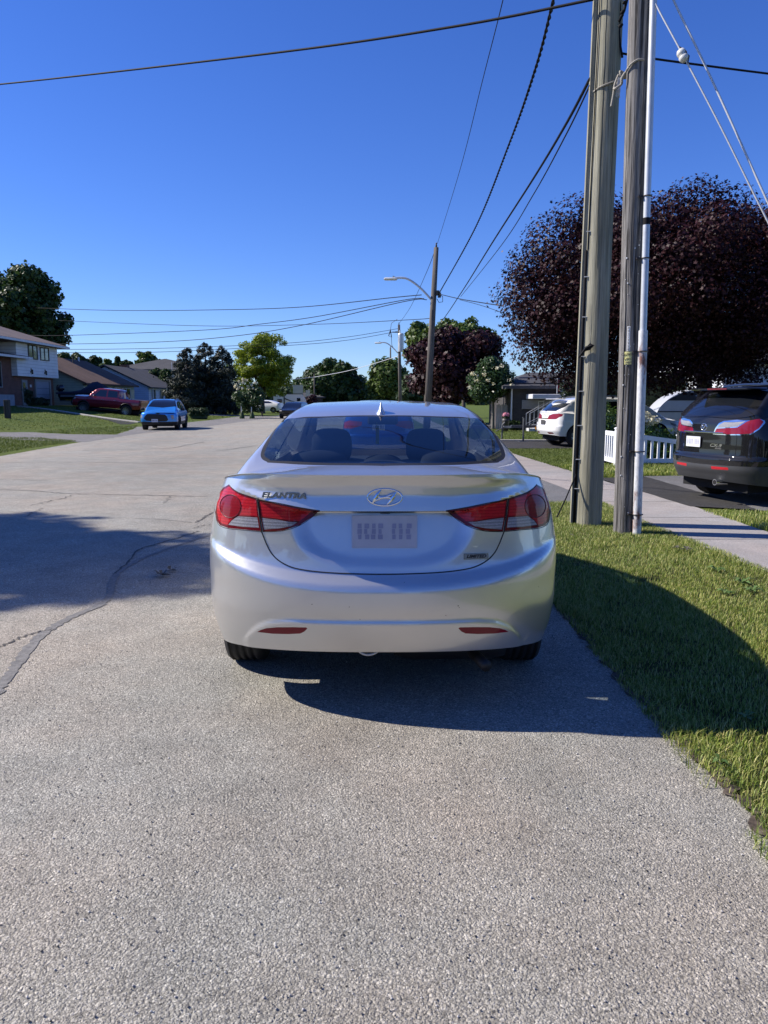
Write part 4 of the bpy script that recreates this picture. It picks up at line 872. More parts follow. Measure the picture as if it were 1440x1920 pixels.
# vertical drop hardware between the poles at the top
HW = empty('cable_hardware', wloc(1164, 40, 9.0), 0, 'black cable clamps and loops hanging between the tops of the two near poles', 'cable hardware'); ho = HW.location
m = MB(); m.tube([q for q in [wloc(1160, -20, 9.1)-ho, wloc(1163, 20, 9.1)-ho, wloc(1161, 60, 9.1)-ho, wloc(1163, 85, 9.1)-ho, wloc(1167, 108, 9.1)-ho]], .012, 6); m.tube([wloc(1178, -10, 9)-ho, wloc(1170, 20, 9)-ho, wloc(1161, 40, 9)-ho], .016, 6)
m.build('cable_loop', 'cable_black', HW, smooth='all')
m = MB(); 
for px, py, r in ((1168, 22, .03), (1166, 30, .024), (1164, 48, .03), (1171, 4, .025)): c = wloc(px, py, 8.98)-ho; m.lathe([(.001, -r), (r*.6, -r*.8), (r*.7, 0), (r*.45, r*.8), (.001, r)], 10, Matrix.Translation(c) @ Matrix.Rotation(R(50), 4, 'Y'))
m.build('clamp', 'cable_black', HW, smooth='all')
# ---- far poles
def upole(px_top, py_top, px_base, Y, r=.15, label='', lamp=None, transformer=False, group=None, arm=True):
    top = P(px_top, py_top, Y); bx = PX(px_base, Y) if px_base else top.x
    root = empty('utility_pole', (bx, Y, 0), 0, label, 'utility pole', group); H_ = top.z; dx = top.x-bx
    m = MB(); m.tube([(0, 0, -.2), (dx*.5, 0, H_*.5), (dx, 0, H_)], [r, r*.85, r*.62], 14); m.build('pole_shaft', 'far_pole_wood', root, smooth='all')
    m = MB(); m.lathe([(.001, 0), (.045, 0), (.055, .08), (.03, .16), (.045, .2), (.001, .26)], 12, Matrix.Translation((dx, 0, H_))); m.build('insulator', 'trim_dark', root, smooth='all')
    if lamp:
        (ax, ay), (hx_, hy_) = lamp; a = P(ax, ay, Y)-Vector((bx, Y, 0)); h = P(hx_, hy_, Y)-Vector((bx, Y, 0)); L_ = (h-a).length
        arm_ = catmull([a, a.lerp(h, .3)+Vector((0, 0, .13*L_)), a.lerp(h, .65)+Vector((0, 0, .17*L_)), h+Vector((0, 0, .02*L_))], 6)
        la = MB().tube(arm_, .055, 8).build('lamp_arm', 'galvanised', root, smooth='all')
        m = MB(); m.box(h.x-.52, h.x+.2, h.y-.14, h.y+.14, h.z-.07, h.z+.06, bev=.05); m.box(h.x-.05, h.x+.05, -.04, .04, h.z+.06, h.z+.15); m.build('lamp_head', 'porcelain', root, smooth=True)
    if transformer:
        t = P(px_top+3.5, 643, Y)-Vector((bx, Y, 0)); t.y = -.35
        m = MB(); m.lathe([(.001, -.9), (.27, -.9), (.29, -.8), (.29, .8), (.31, .82), (.25, .92), (.001, .98)], 20, Matrix.Translation(t)); tr_ = m.build('transformer', 'galvanised', root, smooth=True)
        m = MB(); m.tube([t+Vector((-.1, 0, .95)), t+Vector((-.1, 0, 1.25))], .06, 8); m.build('bushing', 'porcelain', tr_)
        c = P(732, 625, Y)-Vector((bx, Y, 0)); m = MB(); m.tube([c+Vector((.8, 0, .1)), c+Vector((.2, 0, .12))], .05, 6); m.tube([c+Vector((0, 0, .3)), c+Vector((.12, 0, -.4)), c+Vector((-.18, 0, -.25)), c+Vector((0, 0, .3))], .05, 6); m.tube([c+Vector((.1, 0, -.4)), c+Vector((.15, 0, -1.2)), c+Vector((.4, 0, -1.6))], .025, 5); m.tube([c+Vector((0, 0, .3)), c+Vector((.1, 0, 1)), c+Vector((.7, 0, 1.4))], .025, 5); m.build('fuse_cutout', 'trim_dark', root)
    return root
p2 = upole(818, 464, 800, 42, .20, 'leaning wooden pole with a street lamp arm reaching left, just beyond the silver car', lamp=((808, 561), (738, 523)))
q = Vector((PX(800, 42), 42, 0)); m = MB()
for (ax, ay) in ((821, 549), (824, 553)): c = P(ax, ay, 41.85)-q; m.box(c.x-.08, c.x+.08, c.y-.05, c.y+.2, c.z-.12, c.z+.12)
m.tube([P(a, b, 41.8)-q for a, b in [(822, 550), (830, 556), (830, 566), (823, 567), (819, 560)]], .018, 5); m.build('cable_bracket', 'trim_dark', p2)
upole(748, 609, 751, 80, .19, 'wooden pole with a grey transformer can and street lamp', lamp=((746, 662), (712, 643)), transformer=True)
gpn = 'thin poles receding along the right roadside'
upole(732, 652, 733, 118, .17, 'pole just left of the transformer pole', group=gpn)
upole(727, 674, 726.5, 160, .17, 'lamp pole standing second left of the transformer pole', lamp=((726, 706), (712, 695)), group=gpn)
for i, (a, b, y_) in enumerate([(721.5, 698, 200), (716, 710, 240), (710, 716, 285)]): upole(a, b, None, y_, .17, ['third pole left of the transformer pole in the receding row', 'fourth pole left of the transformer pole in the receding row', 'last and farthest pole of the receding row'][i], group=gpn)
gln = 'slim poles on the left side of the far road'
for i, (a, b, y_) in enumerate([(589, 702, 112), (612.5, 712, 135), (623, 720, 155)]): upole(a, b, None, y_, .11, ['left most of the three slim far poles in front of the rounded tree', 'middle one of the three slim far poles in front of the rounded tree', 'right most of the three slim far poles in front of the rounded tree'][i], group=gln)
# ================================================================ WIRES
def wire(label, pts, r, mat='cable_black', group=None, name='overhead_wire', twist=0, cat='wire'):
    w = [P(*p) for p in pts]; o = w[0].copy(); c = [Vector(v)-o for v in catmull(w, 14)]
    m = MB()
    if twist:
        for ph in (0, math.pi):
            out = []; s_ = 0
            for i in range(len(c)-1):
                seg = (c[i+1]-c[i]).length; k = max(2, int(seg/.06))
                for j in range(k):
                    p = c[i].lerp(c[i+1], j/k); a = (s_+seg*j/k)*2*math.pi/twist+ph; out.append(p+Vector((math.cos(a)*r*.95, 0, math.sin(a)*r*.95)))
                s_ += seg
            m.tube(out, r, 5)
    else: m.tube(c, r, 6)
    ob = m.build(name, mat, smooth='all', label=label, cat=cat, group=group); ob.location = o; return ob
g1 = 'service wires crossing the sky from the roadside poles to the left houses'
wire('thick black cable crossing the top left sky to the tan pole', [(-260, 180, 22), (0, 158, 18), (500, 101, 12.5), (850, 50, 10.3), (1112, -1, 9.1)], .016)
wire('black cable running right from behind the grey pole out of frame', [(1160, 99, 9.2), (1225, 110, 9.2), (1330, 124, 9.6), (1440, 138, 10), (1700, 170, 11)], .012)
wire('thin high conductor from the top of the frame to the leaning pole', [(960, -90, 12), (943, 0, 14), (905, 150, 19), (862, 320, 27), (820, 457, 42)], .009)
wire('thin conductor from the leaning pole top to the transformer pole', [(818, 462, 42), (800, 510, 50), (770, 575, 68), (748, 607, 80)], .016)
wire('twisted thick black cable sweeping up from the leaning pole', [(1060, -90, 11.5), (1038, 0, 13), (1004, 130, 16), (955, 270, 21), (890, 430, 30), (824, 549, 42)], .017, twist=.55)
wire('thick black cable from the tan pole down past the leaning pole', [(1106, 148, 9.2), (1060, 235, 11), (1000, 335, 14), (925, 452, 20), (862, 553, 32), (822, 610, 44), (770, 670, 62), (752, 692, 80)], .018)
wire('thinner cable just below the thick one by the tan pole', [(1106, 160, 9.2), (1060, 255, 11), (1000, 365, 15), (940, 460, 21), (864, 556, 33)], .010)
wire('upper cable from the leaning pole right to the big crimson maple', [(822, 551, 42), (860, 560, 38), (900, 567, 34), (945, 574, 30)], .02, group='wires from the leaning pole to the right')
wire('lower thin cable from the leaning pole right to the crimson maple', [(862, 562, 36), (900, 572, 34), (950, 589, 30)], .012, group='wires from the leaning pole to the right')
wire('topmost service wire from the leaning pole to the far left tree', [(790, 553, 42), (736, 558, 46), (560, 576, 55), (400, 581, 62), (220, 582, 70), (60, 577, 78)], .024, group=g1)
wire('second service wire dipping from the leaning pole to the left house', [(795, 560, 42), (755, 563, 44), (591, 594, 50), (485, 608, 54), (380, 619, 58), (120, 629, 66), (40, 628, 70)], .021, group=g1)
wire('third service wire dipping below the second from the leaning pole', [(800, 562, 42), (755, 566, 44), (565, 610, 50), (440, 630, 54), (300, 641, 60), (120, 645, 66), (40, 643, 70)], .021, group=g1)
wire('nearly level thin wire meeting the leaning pole below its lamp arm', [(806, 597, 42), (760, 600, 46), (591, 608, 56), (380, 611, 64), (110, 601, 74)], .018, group=g1)
wire('upper of the two long thin wires from the transformer pole leftwards', [(747, 616, 80), (650, 632, 78), (528, 644, 76), (300, 653, 76), (100, 655, 76), (30, 652, 76)], .022, group=g1)
wire('lower of the two long thin wires from the transformer pole leftwards', [(747, 621, 80), (650, 638, 78), (535, 648, 76), (300, 660, 76), (100, 661, 76), (30, 659, 76)], .022, group=g1)
wire('pale service wire sagging in front of the rounded dark tree', [(746, 668, 80), (680, 688, 90), (640, 698, 98), (589, 707, 112)], .03, 'guy_wire')
wire('pale wire running left from the slim far pole over the white blossoms', [(589, 707, 112), (530, 713, 100), (470, 716, 88), (430, 714, 80)], .03, 'guy_wire')
wire('pale wire sagging right from the middle slim far pole', [(613, 725, 135), (630, 731, 135), (650, 736, 135), (676, 735, 135)], .035, 'guy_wire')
# guy wires on the right
GW = 'pale guy wires slanting down at the upper right'
o = wire('left pale guy wire with a white strain insulator', [(1205, -60, 8.5), (1226, 0, 8.45), (1279, 100, 8.3), (1350, 235, 8.15), (1440, 416, 8.0), (1560, 650, 7.8)], .009, 'guy_wire', GW, 'guy_wire')
c = P(1280, 104, 8.29)-o.location; dv = (P(1290, 122, 8.27)-P(1275, 92, 8.31)).normalized(); Mx = Matrix.Translation(c) @ dv.to_track_quat('Z', 'Y').to_matrix().to_4x4()
MB().lathe([(.001, -.062), (.035, -.06), (.046, -.04), (.048, -.012), (.036, 0), (.048, .012), (.046, .04), (.035, .06), (.001, .062)], 16, Mx).build('strain_insulator', 'porcelain', o, smooth='all')
m = MB(); m.tube([c-dv*.09+Vector((0, -.02, 0)), c-dv*.02+Vector((.03, -.045, 0)), c+dv*.05+Vector((0, -.03, 0))], .006, 6); m.tube([c+dv*.1+Vector((0, -.02, 0)), c+dv*.02+Vector((.045, -.03, 0)), c-dv*.03+Vector((.03, -.02, 0))], .006, 6); m.build('clamp', 'strap_steel', o)
wire('right pale guy wire without an insulator', [(1240, -60, 8.5), (1263, 0, 8.45), (1320, 118, 8.3), (1380, 248, 8.15), (1440, 380, 8.0), (1560, 640, 7.8)], .011, 'guy_wire', GW, 'guy_wire')
# small posts on the left
s = woodmat('dark_post_wood', [(.04, .035, .03), (.07, .06, .055), (.11, .1, .09)], .6, 2)
x, y = GT(12.5, 801); y = 42; x = PX(12.5, y); m = MB(); m.box(-.13, .13, -.13, .13, -.2, 1.15-T(x)*.3, bev=.015); o = m.build('wooden_post', 'dark_post_wood', label='stout dark wooden post on the lawn at the left edge', cat='post'); o.location = (x, y, T(x))
x, y = G(493, 781); m = MB(); m.tube([(0, 0, -.1), (-.18, 0, .62)], .07, 8); o = m.build('leaning_post', 'dark_post_wood', label='short leaning dark post right of the white flowered shrub', cat='post'); o.location = (x, y, 0)
x, y = G(443, 779); m = MB(); root = empty('yard_sign', (x, y, 0), 0, 'small pale lawn sign left of the white flowered shrub', 'yard sign')
MB().box(-.2, .2, -.01, .01, .12, .38).build('sign_panel', 'sign_white', root); m = MB(); m.tube([(-.15, 0, -.05), (-.15, 0, .3)], .01, 5); m.tube([(.15, 0, -.05), (.15, 0, .3)], .01, 5); m.build('wire_leg', 'trim_dark', root)
for i, (px, h) in enumerate([(452, 1.1), (471, .95)]):
    x = PX(px, 63); m = MB().tube([(0, 0, -.1), (0, 0, h)], .03, 6); o = m.build('garden_stake', 'sign_white', label=['pale stake left under the white flowered shrub', 'pale stake right under the white flowered shrub'][i], cat='stake', group='stakes under the white flowered shrub'); o.location = (x, 63, 0)
    x = PX(px+1, 62.6); m = MB().lathe([(.001, 0), (.22, 0), (.2, .2), (.1, .5), (.03, .62), (.001, .63)], 12); o = m.build('tree_bag', 'hedge_leaf', label=['green watering bag at the foot of the left stake', 'green watering bag at the foot of the right stake'][i], cat='bag', group='watering bags'); o.location = (x, 62.6, 0)
# ================================================================ CAR BODIES
def lerpf(pts):
    """smooth monotone interpolation through (x, y) pairs"""
    xs = np.array([p[0] for p in pts], float); ys = np.array([p[1] for p in pts], float)
    h = np.diff(xs); d = np.diff(ys)/h; m = np.zeros(len(xs)); m[0], m[-1] = d[0], d[-1]
    for i in range(1, len(xs)-1): m[i] = 0 if d[i-1]*d[i] <= 0 else 3*(h[i-1]+h[i])/((2*h[i]+h[i-1])/d[i-1]+(h[i]+2*h[i-1])/d[i])
    def f(x):
        x = np.clip(x, xs[0], xs[-1]); i = np.clip(np.searchsorted(xs, x)-1, 0, len(h)-1); t = (x-xs[i])/h[i]
        return ys[i]*(1+2*t)*(1-t)**2+h[i]*m[i]*t*(1-t)**2+ys[i+1]*t*t*(3-2*t)+h[i]*m[i+1]*t*t*(t-1)
    return f
def smin(a, b, k): h = np.clip(.5+.5*(b-a)/k, 0, 1); return b*(1-h)+a*h-k*h*(1-h)
def smax(a, b, k): return -smin(-a, -b, k)
def step(e0, e1, x): t = np.clip((x-e0)/(e1-e0), 0, 1); return t*t*(3-2*t)
class Car:
    def __init__(s, name, label, cat, rear, az, p, group=None, tilt=0):
        s.p = p; s.root = empty(name, (rear[0], rear[1], rear[2] if len(rear) > 2 else 0), R(-az), label, cat, group)
        if tilt: s.root.rotation_euler = (R(tilt), 0, R(-az))
        s.root.rotation_mode = 'XYZ'
        s.M = Matrix.Translation(s.root.location) @ s.root.rotation_euler.to_matrix().to_4x4()
        s.Mn = np.array(s.M); s.L, s.W = p['L'], p['W']
        a = np.linspace(0, math.pi/2, 400); dr, df, nr, nf = p.get('dr', .5), p.get('df', .8), p.get('nr', 2.6), p.get('nf', 2.4)
        x1 = np.sin(a)**(2/nr); y1 = dr*(1-np.cos(a)**(2/nr)); x2 = np.cos(a)**(2/nf); y2 = s.L-df*(1-np.sin(a)**(2/nf))
        X = np.concatenate([x1, x2]); Y = np.concatenate([y1, y2]); d = np.hypot(np.diff(X*s.W), np.diff(Y)); k = np.concatenate([[True], d > 1e-7])
        X, Y = X[k], Y[k]; S = np.concatenate([[0], np.cumsum(np.hypot(np.diff(X*s.W), np.diff(Y)))])
        s.S = S[-1]; g = np.linspace(0, s.S, 1500); s.gs, s.cx, s.cy = g, np.interp(g, S, X), np.interp(g, S, Y)
        for k_ in ('ZS', 'ZC', 'CP', 'XS', 'RY', 'FY', 'WP', 'ZB'): setattr(s, k_, lerpf(p[k_]))
        s.ry = p.get('ryf') or (lambda x, z: s.RY(z)); s.extra = p.get('extra', lambda sa, x, y, z: (x, y, z))
        s.Wp = p.get('PW', lambda y: 1.0+0*y)
    def plan(s, sa):
        a = np.abs(sa); return np.sign(sa)*np.interp(a, s.gs, s.cx), np.interp(a, s.gs, s.cy)
    def H(s, x, y):
        p = s.p; ax = np.abs(x); zs, zc = s.ZS(y), s.ZC(y)
        base = zs+(zc-zs)*(1-np.clip(ax/(s.W*.92), 0, 1)**p.get('crn', 2.4))
        cab = s.CP(y-p.get('q', .25)*x*x*p.get('qf', lambda y: 1.0)(y))-p.get('kc', .06)*x*x
        side = zs+(s.XS(y)-ax)*p.get('tum', 1.8)
        c = smin(cab, side, p.get('ks', .07)); return smax(base, c, p.get('kb', .035))
    def outline(s, sa):
        cx, cy = s.plan(sa); w = s.W*s.WP(1.0)*s.Wp(cy)
        x = cx*w; fr = np.clip(1-cy/1.0, 0, 1)**2; ff = np.clip(1-(s.L-cy)/1.0, 0, 1)**2
        y = cy+s.p.get('ytop_r', .05)*fr-s.p.get('ytop_f', .1)*ff
        return x, y
    def low(s, sa, v):
        cx, cy = s.plan(sa); xo, yo = s.outline(sa); zt = s.H(xo, yo); zb = s.ZB(cy); z = zb+(zt-zb)*v
        x = cx*s.W*s.WP(v)*s.Wp(cy); fr = np.clip(1-cy/1.0, 0, 1)**2; ff = np.clip(1-(s.L-cy)/1.0, 0, 1)**2
        y = cy+s.ry(x, z)*fr-s.FY(z)*ff
        return np.stack(s.extra(sa, x, y, z), -1)
    def up(s, x, y):
        return np.stack([x, y, s.H(x, y)], -1)
    def f(s, kind, a, b): return s.low(a, b) if kind == 'low' else s.up(a, b)
    def nrm(s, kind, a, b, e=.004):
        ea = e; eb = e if kind == 'up' else e*1.2
        du = s.f(kind, a+ea, b)-s.f(kind, a-ea, b); dv = s.f(kind, a, b+eb)-s.f(kind, a, b-eb)
        n = np.cross(du, dv); n /= np.linalg.norm(n, axis=-1, keepdims=True)+1e-12
        return n
    def proj(s, q):
        w = q @ s.Mn[:3, :3].T+s.Mn[:3, 3]; dz = w[..., 2]-CAMH
        zc = w[..., 1]*_cp-dz*_sp; yc = w[..., 1]*_sp+dz*_cp
        return np.stack([720+FPX*w[..., 0]/zc, 960-FPX*yc/zc], -1), zc
    def seed(s, kind):
        if not hasattr(s, '_sd'): s._sd = {}
        if kind not in s._sd:
            if kind == 'low': a, b = np.meshgrid(np.linspace(-s.S, s.S, 400), np.linspace(.01, .99, 60))
            else: a, b = np.meshgrid(np.linspace(-s.W, s.W, 140), np.linspace(.02, s.L-.02, 300))
            a, b = a.ravel(), b.ravel()
            if kind == 'up':
                sa = np.linspace(-s.S, s.S, 300); xo, yo = s.outline(sa); k = inpoly(a, b, list(zip(xo, yo))); a, b = a[k], b[k]
            q = s.f(kind, a, b); n = s.nrm(kind, a, b); w = q @ s.Mn[:3, :3].T+s.Mn[:3, 3]; nw = n @ s.Mn[:3, :3].T
            vis = ((np.array([0, 0, CAMH])-w)*nw).sum(-1) > 0; pr, zc = s.proj(q); vis &= zc > 0
            s._sd[kind] = (a[vis], b[vis], pr[vis], zc[vis])
        return s._sd[kind]
    def inv(s, kind, pts):
        """surface parameters of points given by their place in the photograph"""
        A, B, PR, ZC_ = s.seed(kind); out = []
        for px, py in pts:
            d = (PR[:, 0]-px)**2+(PR[:, 1]-py)**2; near = d < d.min()+25*1.; i = np.where(near)[0]; j = i[np.argmin(ZC_[i]*50+d[i])]
            a, b = A[j], B[j]
            for _ in range(8):
                def pj(a_, b_): return s.proj(s.f(kind, np.array(a_), np.array(b_)))[0]
                f0 = pj(a, b); e = 1e-3; J = np.stack([(pj(a+e, b)-f0)/e, (pj(a, b+e)-f0)/e], 1); r = np.array([px, py])-f0
                try: st = np.linalg.solve(J, r)
                except Exception: break
                st = np.clip(st, -.15, .15); a, b = a+st[0]*.9, b+st[1]*.9
            out.append((float(a), float(b)))
        return out
    def side(s, pts, sgn=1):
        """side-view (y,z) points on the glasshouse side -> (x,y)"""
        out = []
        for y, z in pts:
            lo, hi = .2, s.W*.92
            for _ in range(40):
                mid = (lo+hi)/2
                if s.H(np.array(mid), np.array(y)) > z: lo = mid
                else: hi = mid
            out.append((sgn*mid, y))
        return out
    def sidelow(s, pts, sgn=1):
        out = []
        for y, z in pts:
            m_ = np.searchsorted(s.cy, y) if True else 0; sa = np.interp(y, s.cy, s.gs)
            xo, yo = s.outline(sa); zt = s.H(xo, yo); zb = s.ZB(y); out.append((sgn*sa, float((z-zb)/(zt-zb))))
        return out
    def build(s, polys, grid, mats):
        """polys: list of (part name, kind, polygon in parameters, material, group key); later ones win. mats: base material"""
        store = {}
        for kind in ('low', 'up'):
            pg = [q for q in polys if q[1] == kind]
            if kind == 'low':
                sa = np.concatenate([np.arange(0, grid['rs'], grid['r']), np.arange(grid['rs'], s.S-grid['fs'], grid['m']), np.arange(s.S-grid['fs'], s.S, grid['f'])])
                sa = np.unique(np.concatenate([-sa, sa])); vv = np.linspace(0, 1, grid['v'])
                sb = np.concatenate([sa, [s.S-1e-3, -s.S+1e-3]]); sb.sort()
                dom = [(a, 0) for a in sb]+[(a, 1) for a in sb[::-1]]
                a, b = np.meshgrid(sa[1:-1], vv[1:-1]); pts = list(zip(a.ravel(), b.ravel()))
            else:
                dd = np.concatenate([sa]) ; dd = dd[np.abs(dd) < s.S-1e-3]
                xo, yo = s.outline(sb[:-1]); dom = list(zip(xo, yo))
                gy_ = np.arange(0, s.L, grid['uy']); gx_ = np.arange(-s.W, s.W, grid['ux']); a, b = np.meshgrid(gx_, gy_)
                xi, yi = s.outline(sb[:-1]); k = inpoly(a.ravel()*1.012, (b.ravel()-s.L/2)*1.003+s.L/2, dom); pts = list(zip(a.ravel()[k], b.ravel()[k]))
            V = [Vector(q) for q in dom]; E_ = [(i, (i+1) % len(dom)) for i in range(len(dom))]
            V += [Vector(q) for q in pts]
            for q in pg:
                b0 = len(V); n = len(q[2]); V += [Vector(t) for t in q[2]]; E_ += [(b0+i, b0+(i+1) % n) for i in range(n)]
            vs, es, fs, *_ = delaunay_2d_cdt(V, E_, [], 0, 1e-5)
            vs = np.array([tuple(v) for v in vs]); fs = np.array([f for f in fs if len(f) == 3])
            c = vs[fs].mean(1); keep = inpoly(c[:, 0], c[:, 1], dom); 
            ar = (vs[fs[:, 1]]-vs[fs[:, 0]]); ar2 = (vs[fs[:, 2]]-vs[fs[:, 0]]); keep &= np.abs(ar[:, 0]*ar2[:, 1]-ar[:, 1]*ar2[:, 0]) > 1e-10
            fs, c = fs[keep], c[keep]; lab = np.full(len(fs), -1)
            for i, q in enumerate(pg): lab[inpoly(c[:, 0], c[:, 1], q[2])] = i
            Q = s.f(kind, vs[:, 0], vs[:, 1]); N = s.nrm(kind, vs[:, 0], vs[:, 1])
            tri = Q[fs]; fn = np.cross(tri[:, 1]-tri[:, 0], tri[:, 2]-tri[:, 0]); flip = (fn*N[fs[:, 0]]).sum(1) < 0; fs[flip] = fs[flip][:, ::-1]
            for i in range(-1, len(pg)):
                k = lab == i
                if not k.any(): continue
                name, mat, key = ('body', mats, 'body') if i < 0 else (pg[i][0], pg[i][3], pg[i][4])
                if name == 'cut': continue
                f_ = fs[k]; u, iv = np.unique(f_.ravel(), return_inverse=True); st = store.setdefault(key, [name, mat, [], [], [], 0])
                st[2].append(Q[u]); st[3].append(N[u]); st[4].append(iv.reshape(-1, 3)+st[5]); st[5] += len(u)
        res = {}
        for key, (name, mat, q, n, f_, _) in store.items():
            q, n, f_ = np.concatenate(q), np.concatenate(n), np.concatenate(f_)
            o = npmesh(name, q, f_.ravel(), np.arange(0, len(f_)*3, 3), mat, s.root, smooth=True)
            o.data.normals_split_custom_set_from_vertices([tuple(v) for v in n]); res[key] = o
        s.parts = res; return res
    def line(s, name, kind, pts, r, mat, parent=None, k=6, closed=False, n=6, off=0.0):
        c = catmull(pts, k, closed); a = np.array([q[0] for q in c]); b = np.array([q[1] for q in c]); Q = s.f(kind, a, b)+s.nrm(kind, a, b)*off
        if closed: Q = np.concatenate([Q, Q[:1]])
        return MB().tube(Q, r, n).build(name, mat, parent or s.root, smooth='all')
    def place(s, kind, px, py, off=.003):
        a, b = s.inv(kind, [(px, py)])[0]; A, B = np.array(a), np.array(b); q = Vector(s.f(kind, A, B)); n = Vector(s.nrm(kind, A, B)); return q+n*off, n
def wheel(parent, x, y, z, r, w, sgn, style=0, name='wheel', rimmat='alloy', steer=0):
    M = Matrix.Translation((x, y, z)) @ Matrix.Rotation(R(steer), 4, 'Z') @ Matrix.Rotation(R(90)*sgn, 4, 'Y')
    m = MB(); hw = w/2; rr = r*.66
    prof = [(rr, -hw*.8), (rr*1.03, -hw*.92), (r*.88, -hw), (r*.96, -hw*.93), (r*.992, -hw*.78)]
    for k in range(5): a = -hw*.72+k*hw*.36; prof += [(r, a), (r, a+hw*.2), (r*.975, a+hw*.22), (r*.975, a+hw*.34)] if k < 4 else [(r, a), (r, a+hw*.05)]
    prof += [(r*.992, hw*.78), (r*.96, hw*.93), (r*.88, hw), (rr*1.03, hw*.92), (rr, hw*.8)]
    m.lathe(prof, 48, M); t = m.build('tyre', 'tyre_rubber', None, smooth='all')
    wh = bpy.data.objects.new(name, None); link(wh, parent); t.parent = wh
    m = MB(); m.lathe([(rr*1.0, hw*.8), (rr*.97, hw*.86), (rr*.93, hw*.7), (rr*.9, -hw*.5)], 40, M); m.lathe([(.001, hw*.55), (rr*.16, hw*.55), (rr*.2, hw*.3), (.001, hw*.3)], 16, M)
    ns = (5, 10, 6)[style]
    for i in range(ns):
        a = 2*math.pi*i/ns
        for da in ((-.13, .13) if style != 0 else (0,)):
            wd = rr*(.10 if style else .2); p0 = Vector((math.cos(a)*rr*.14, math.sin(a)*rr*.14, hw*.5)); p1 = Vector((math.cos(a+da)*rr*.95, math.sin(a+da)*rr*.95, hw*.62))
            t_ = Vector((-math.sin(a), math.cos(a), 0)); vs = [p0-t_*wd*.6, p0+t_*wd*.6, p1+t_*wd*.5, p1-t_*wd*.5]; vs += [v-Vector((0, 0, .03)) for v in vs]
            m.add([M @ v for v in vs], [(0, 1, 2, 3), (4, 7, 6, 5), (0, 4, 5, 1), (1, 5, 6, 2), (2, 6, 7, 3), (3, 7, 4, 0)])
    m.build('rim', rimmat, wh)
    m = MB(); m.lathe([(.001, -hw*.3), (rr*.9, -hw*.3), (rr*.9, -hw*.4), (.001, -hw*.4)], 24, M); m.build('brake_disc', 'dark_plastic', wh)
    return wh
def arch_trim(c, ys, r, mat, zc=None):
    z0 = zc or r*.93; rr = r*1.17
    for sg in (1, -1):
        for y in ys:
            pts = c.sidelow([(y+rr*math.cos(a), z0+rr*math.sin(a)) for a in np.linspace(.0, math.pi, 16)], sg)
            c.line('arch_cladding', 'low', [(a, max(b, .01)) for a, b in pts], .035, mat, k=2)
def arches(car, ys, r, zc=None, sgns=(1, -1)):
    out = []
    for sg in sgns:
        for y in ys:
            z0 = zc or r*.93; rr = r*1.17
            pts = [(y+rr*math.cos(a), z0+rr*math.sin(a)) for a in np.linspace(-.5, math.pi+.5, 30)]
            q = car.sidelow(pts, sg); q = [(a, max(b, -.03)) for a, b in q]; out.append(('cut', 'low', q, None, 'cut%d%d' % (sg, int(y*10))))
    return out
def liner(car, y, r, sgn, zc=None, depth=.28):
    w = car.W; z0 = zc or r*.93; m = MB(); rr = r*1.17; vs = []; n = 20
    for k in range(n+1):
        a = .12+(math.pi-.24)*k/n; vs += [(sgn*(w-.005), y+rr*math.cos(a), z0+rr*math.sin(a)), (sgn*(w-depth), y+rr*math.cos(a), z0+rr*math.sin(a))]
    f = [(2*k, 2*k+1, 2*k+3, 2*k+2) for k in range(n)]+[tuple(2*k+1 for k in range(n+1))]
    m.add(vs, f); return m.build('wheel_arch', 'arch_black', car.root)
def plate(car, q, n, w, h, name='licence_plate', tilt=None, base='plate_white', ink='plate_ink', rows=True, seed=1, txt=True):
    nx = Vector((n.x, n.y, 0)).normalized(); rx = nx.cross(Vector((0, 0, 1))).normalized()*-1; up = Vector((0, 0, 1)) if tilt is None else (Vector((0, 0, 1))+nx*tilt).normalized()
    o = MB(); a = [q-rx*w/2-up*h/2, q+rx*w/2-up*h/2, q+rx*w/2+up*h/2, q-rx*w/2+up*h/2]; d = nx*.006
    o.add([v for v in a]+[v+d for v in a], [(0, 3, 2, 1), (4, 5, 6, 7), (0, 1, 5, 4), (1, 2, 6, 5), (2, 3, 7, 6), (3, 0, 4, 7)]); pl = o.build(name, base, car.root)
    if txt:
        m = MB(); rg = random.Random(seed)
        # blurred-out characters: soft unreadable blocks in two groups
        for k in range(8):
            if k == 4: continue
            x0 = -w*.42+k*w*.106; m_ = q+d*1.2
            for j in range(3):
                hh = h*.15; zz = -h*.24+j*h*.17; ww = w*.075*rg.uniform(.6, 1); xx = x0+rg.uniform(0, .02)*w
                vs = [m_+rx*xx+up*zz, m_+rx*(xx+ww)+up*zz, m_+rx*(xx+ww)+up*(zz+hh), m_+rx*xx+up*(zz+hh)]; m.add(vs, [(0, 1, 2, 3)])
        m.build('characters', ink, pl)
    return pl
def badge_text(car, body, size, q, n, parent=None, shear=0, mat='chrome', spacing=1.0, ex=.002, bold=0, wide=1.0):
    me = text_mesh(body, size, ex, shear, bold, spacing); me.materials.append(MATS[mat]); o = bpy.data.objects.new('lettering', me); link(o, parent or car.root)
    nz = n.normalized(); rx = Vector((0, 0, 1)).cross(nz).normalized(); up = nz.cross(rx)
    o.matrix_local = Matrix.Translation(q) @ Matrix((rx, up, nz)).transposed().to_4x4() @ Matrix.Diagonal((wide, 1, 1, 1)); return o
simple('tyre_rubber', (.018, .018, .019), .75, var=.25, vs=30, bump=.3, bs=120); simple('dark_plastic', (.015, .015, .016), .55); simple('arch_black', (.006, .006, .006), .9)
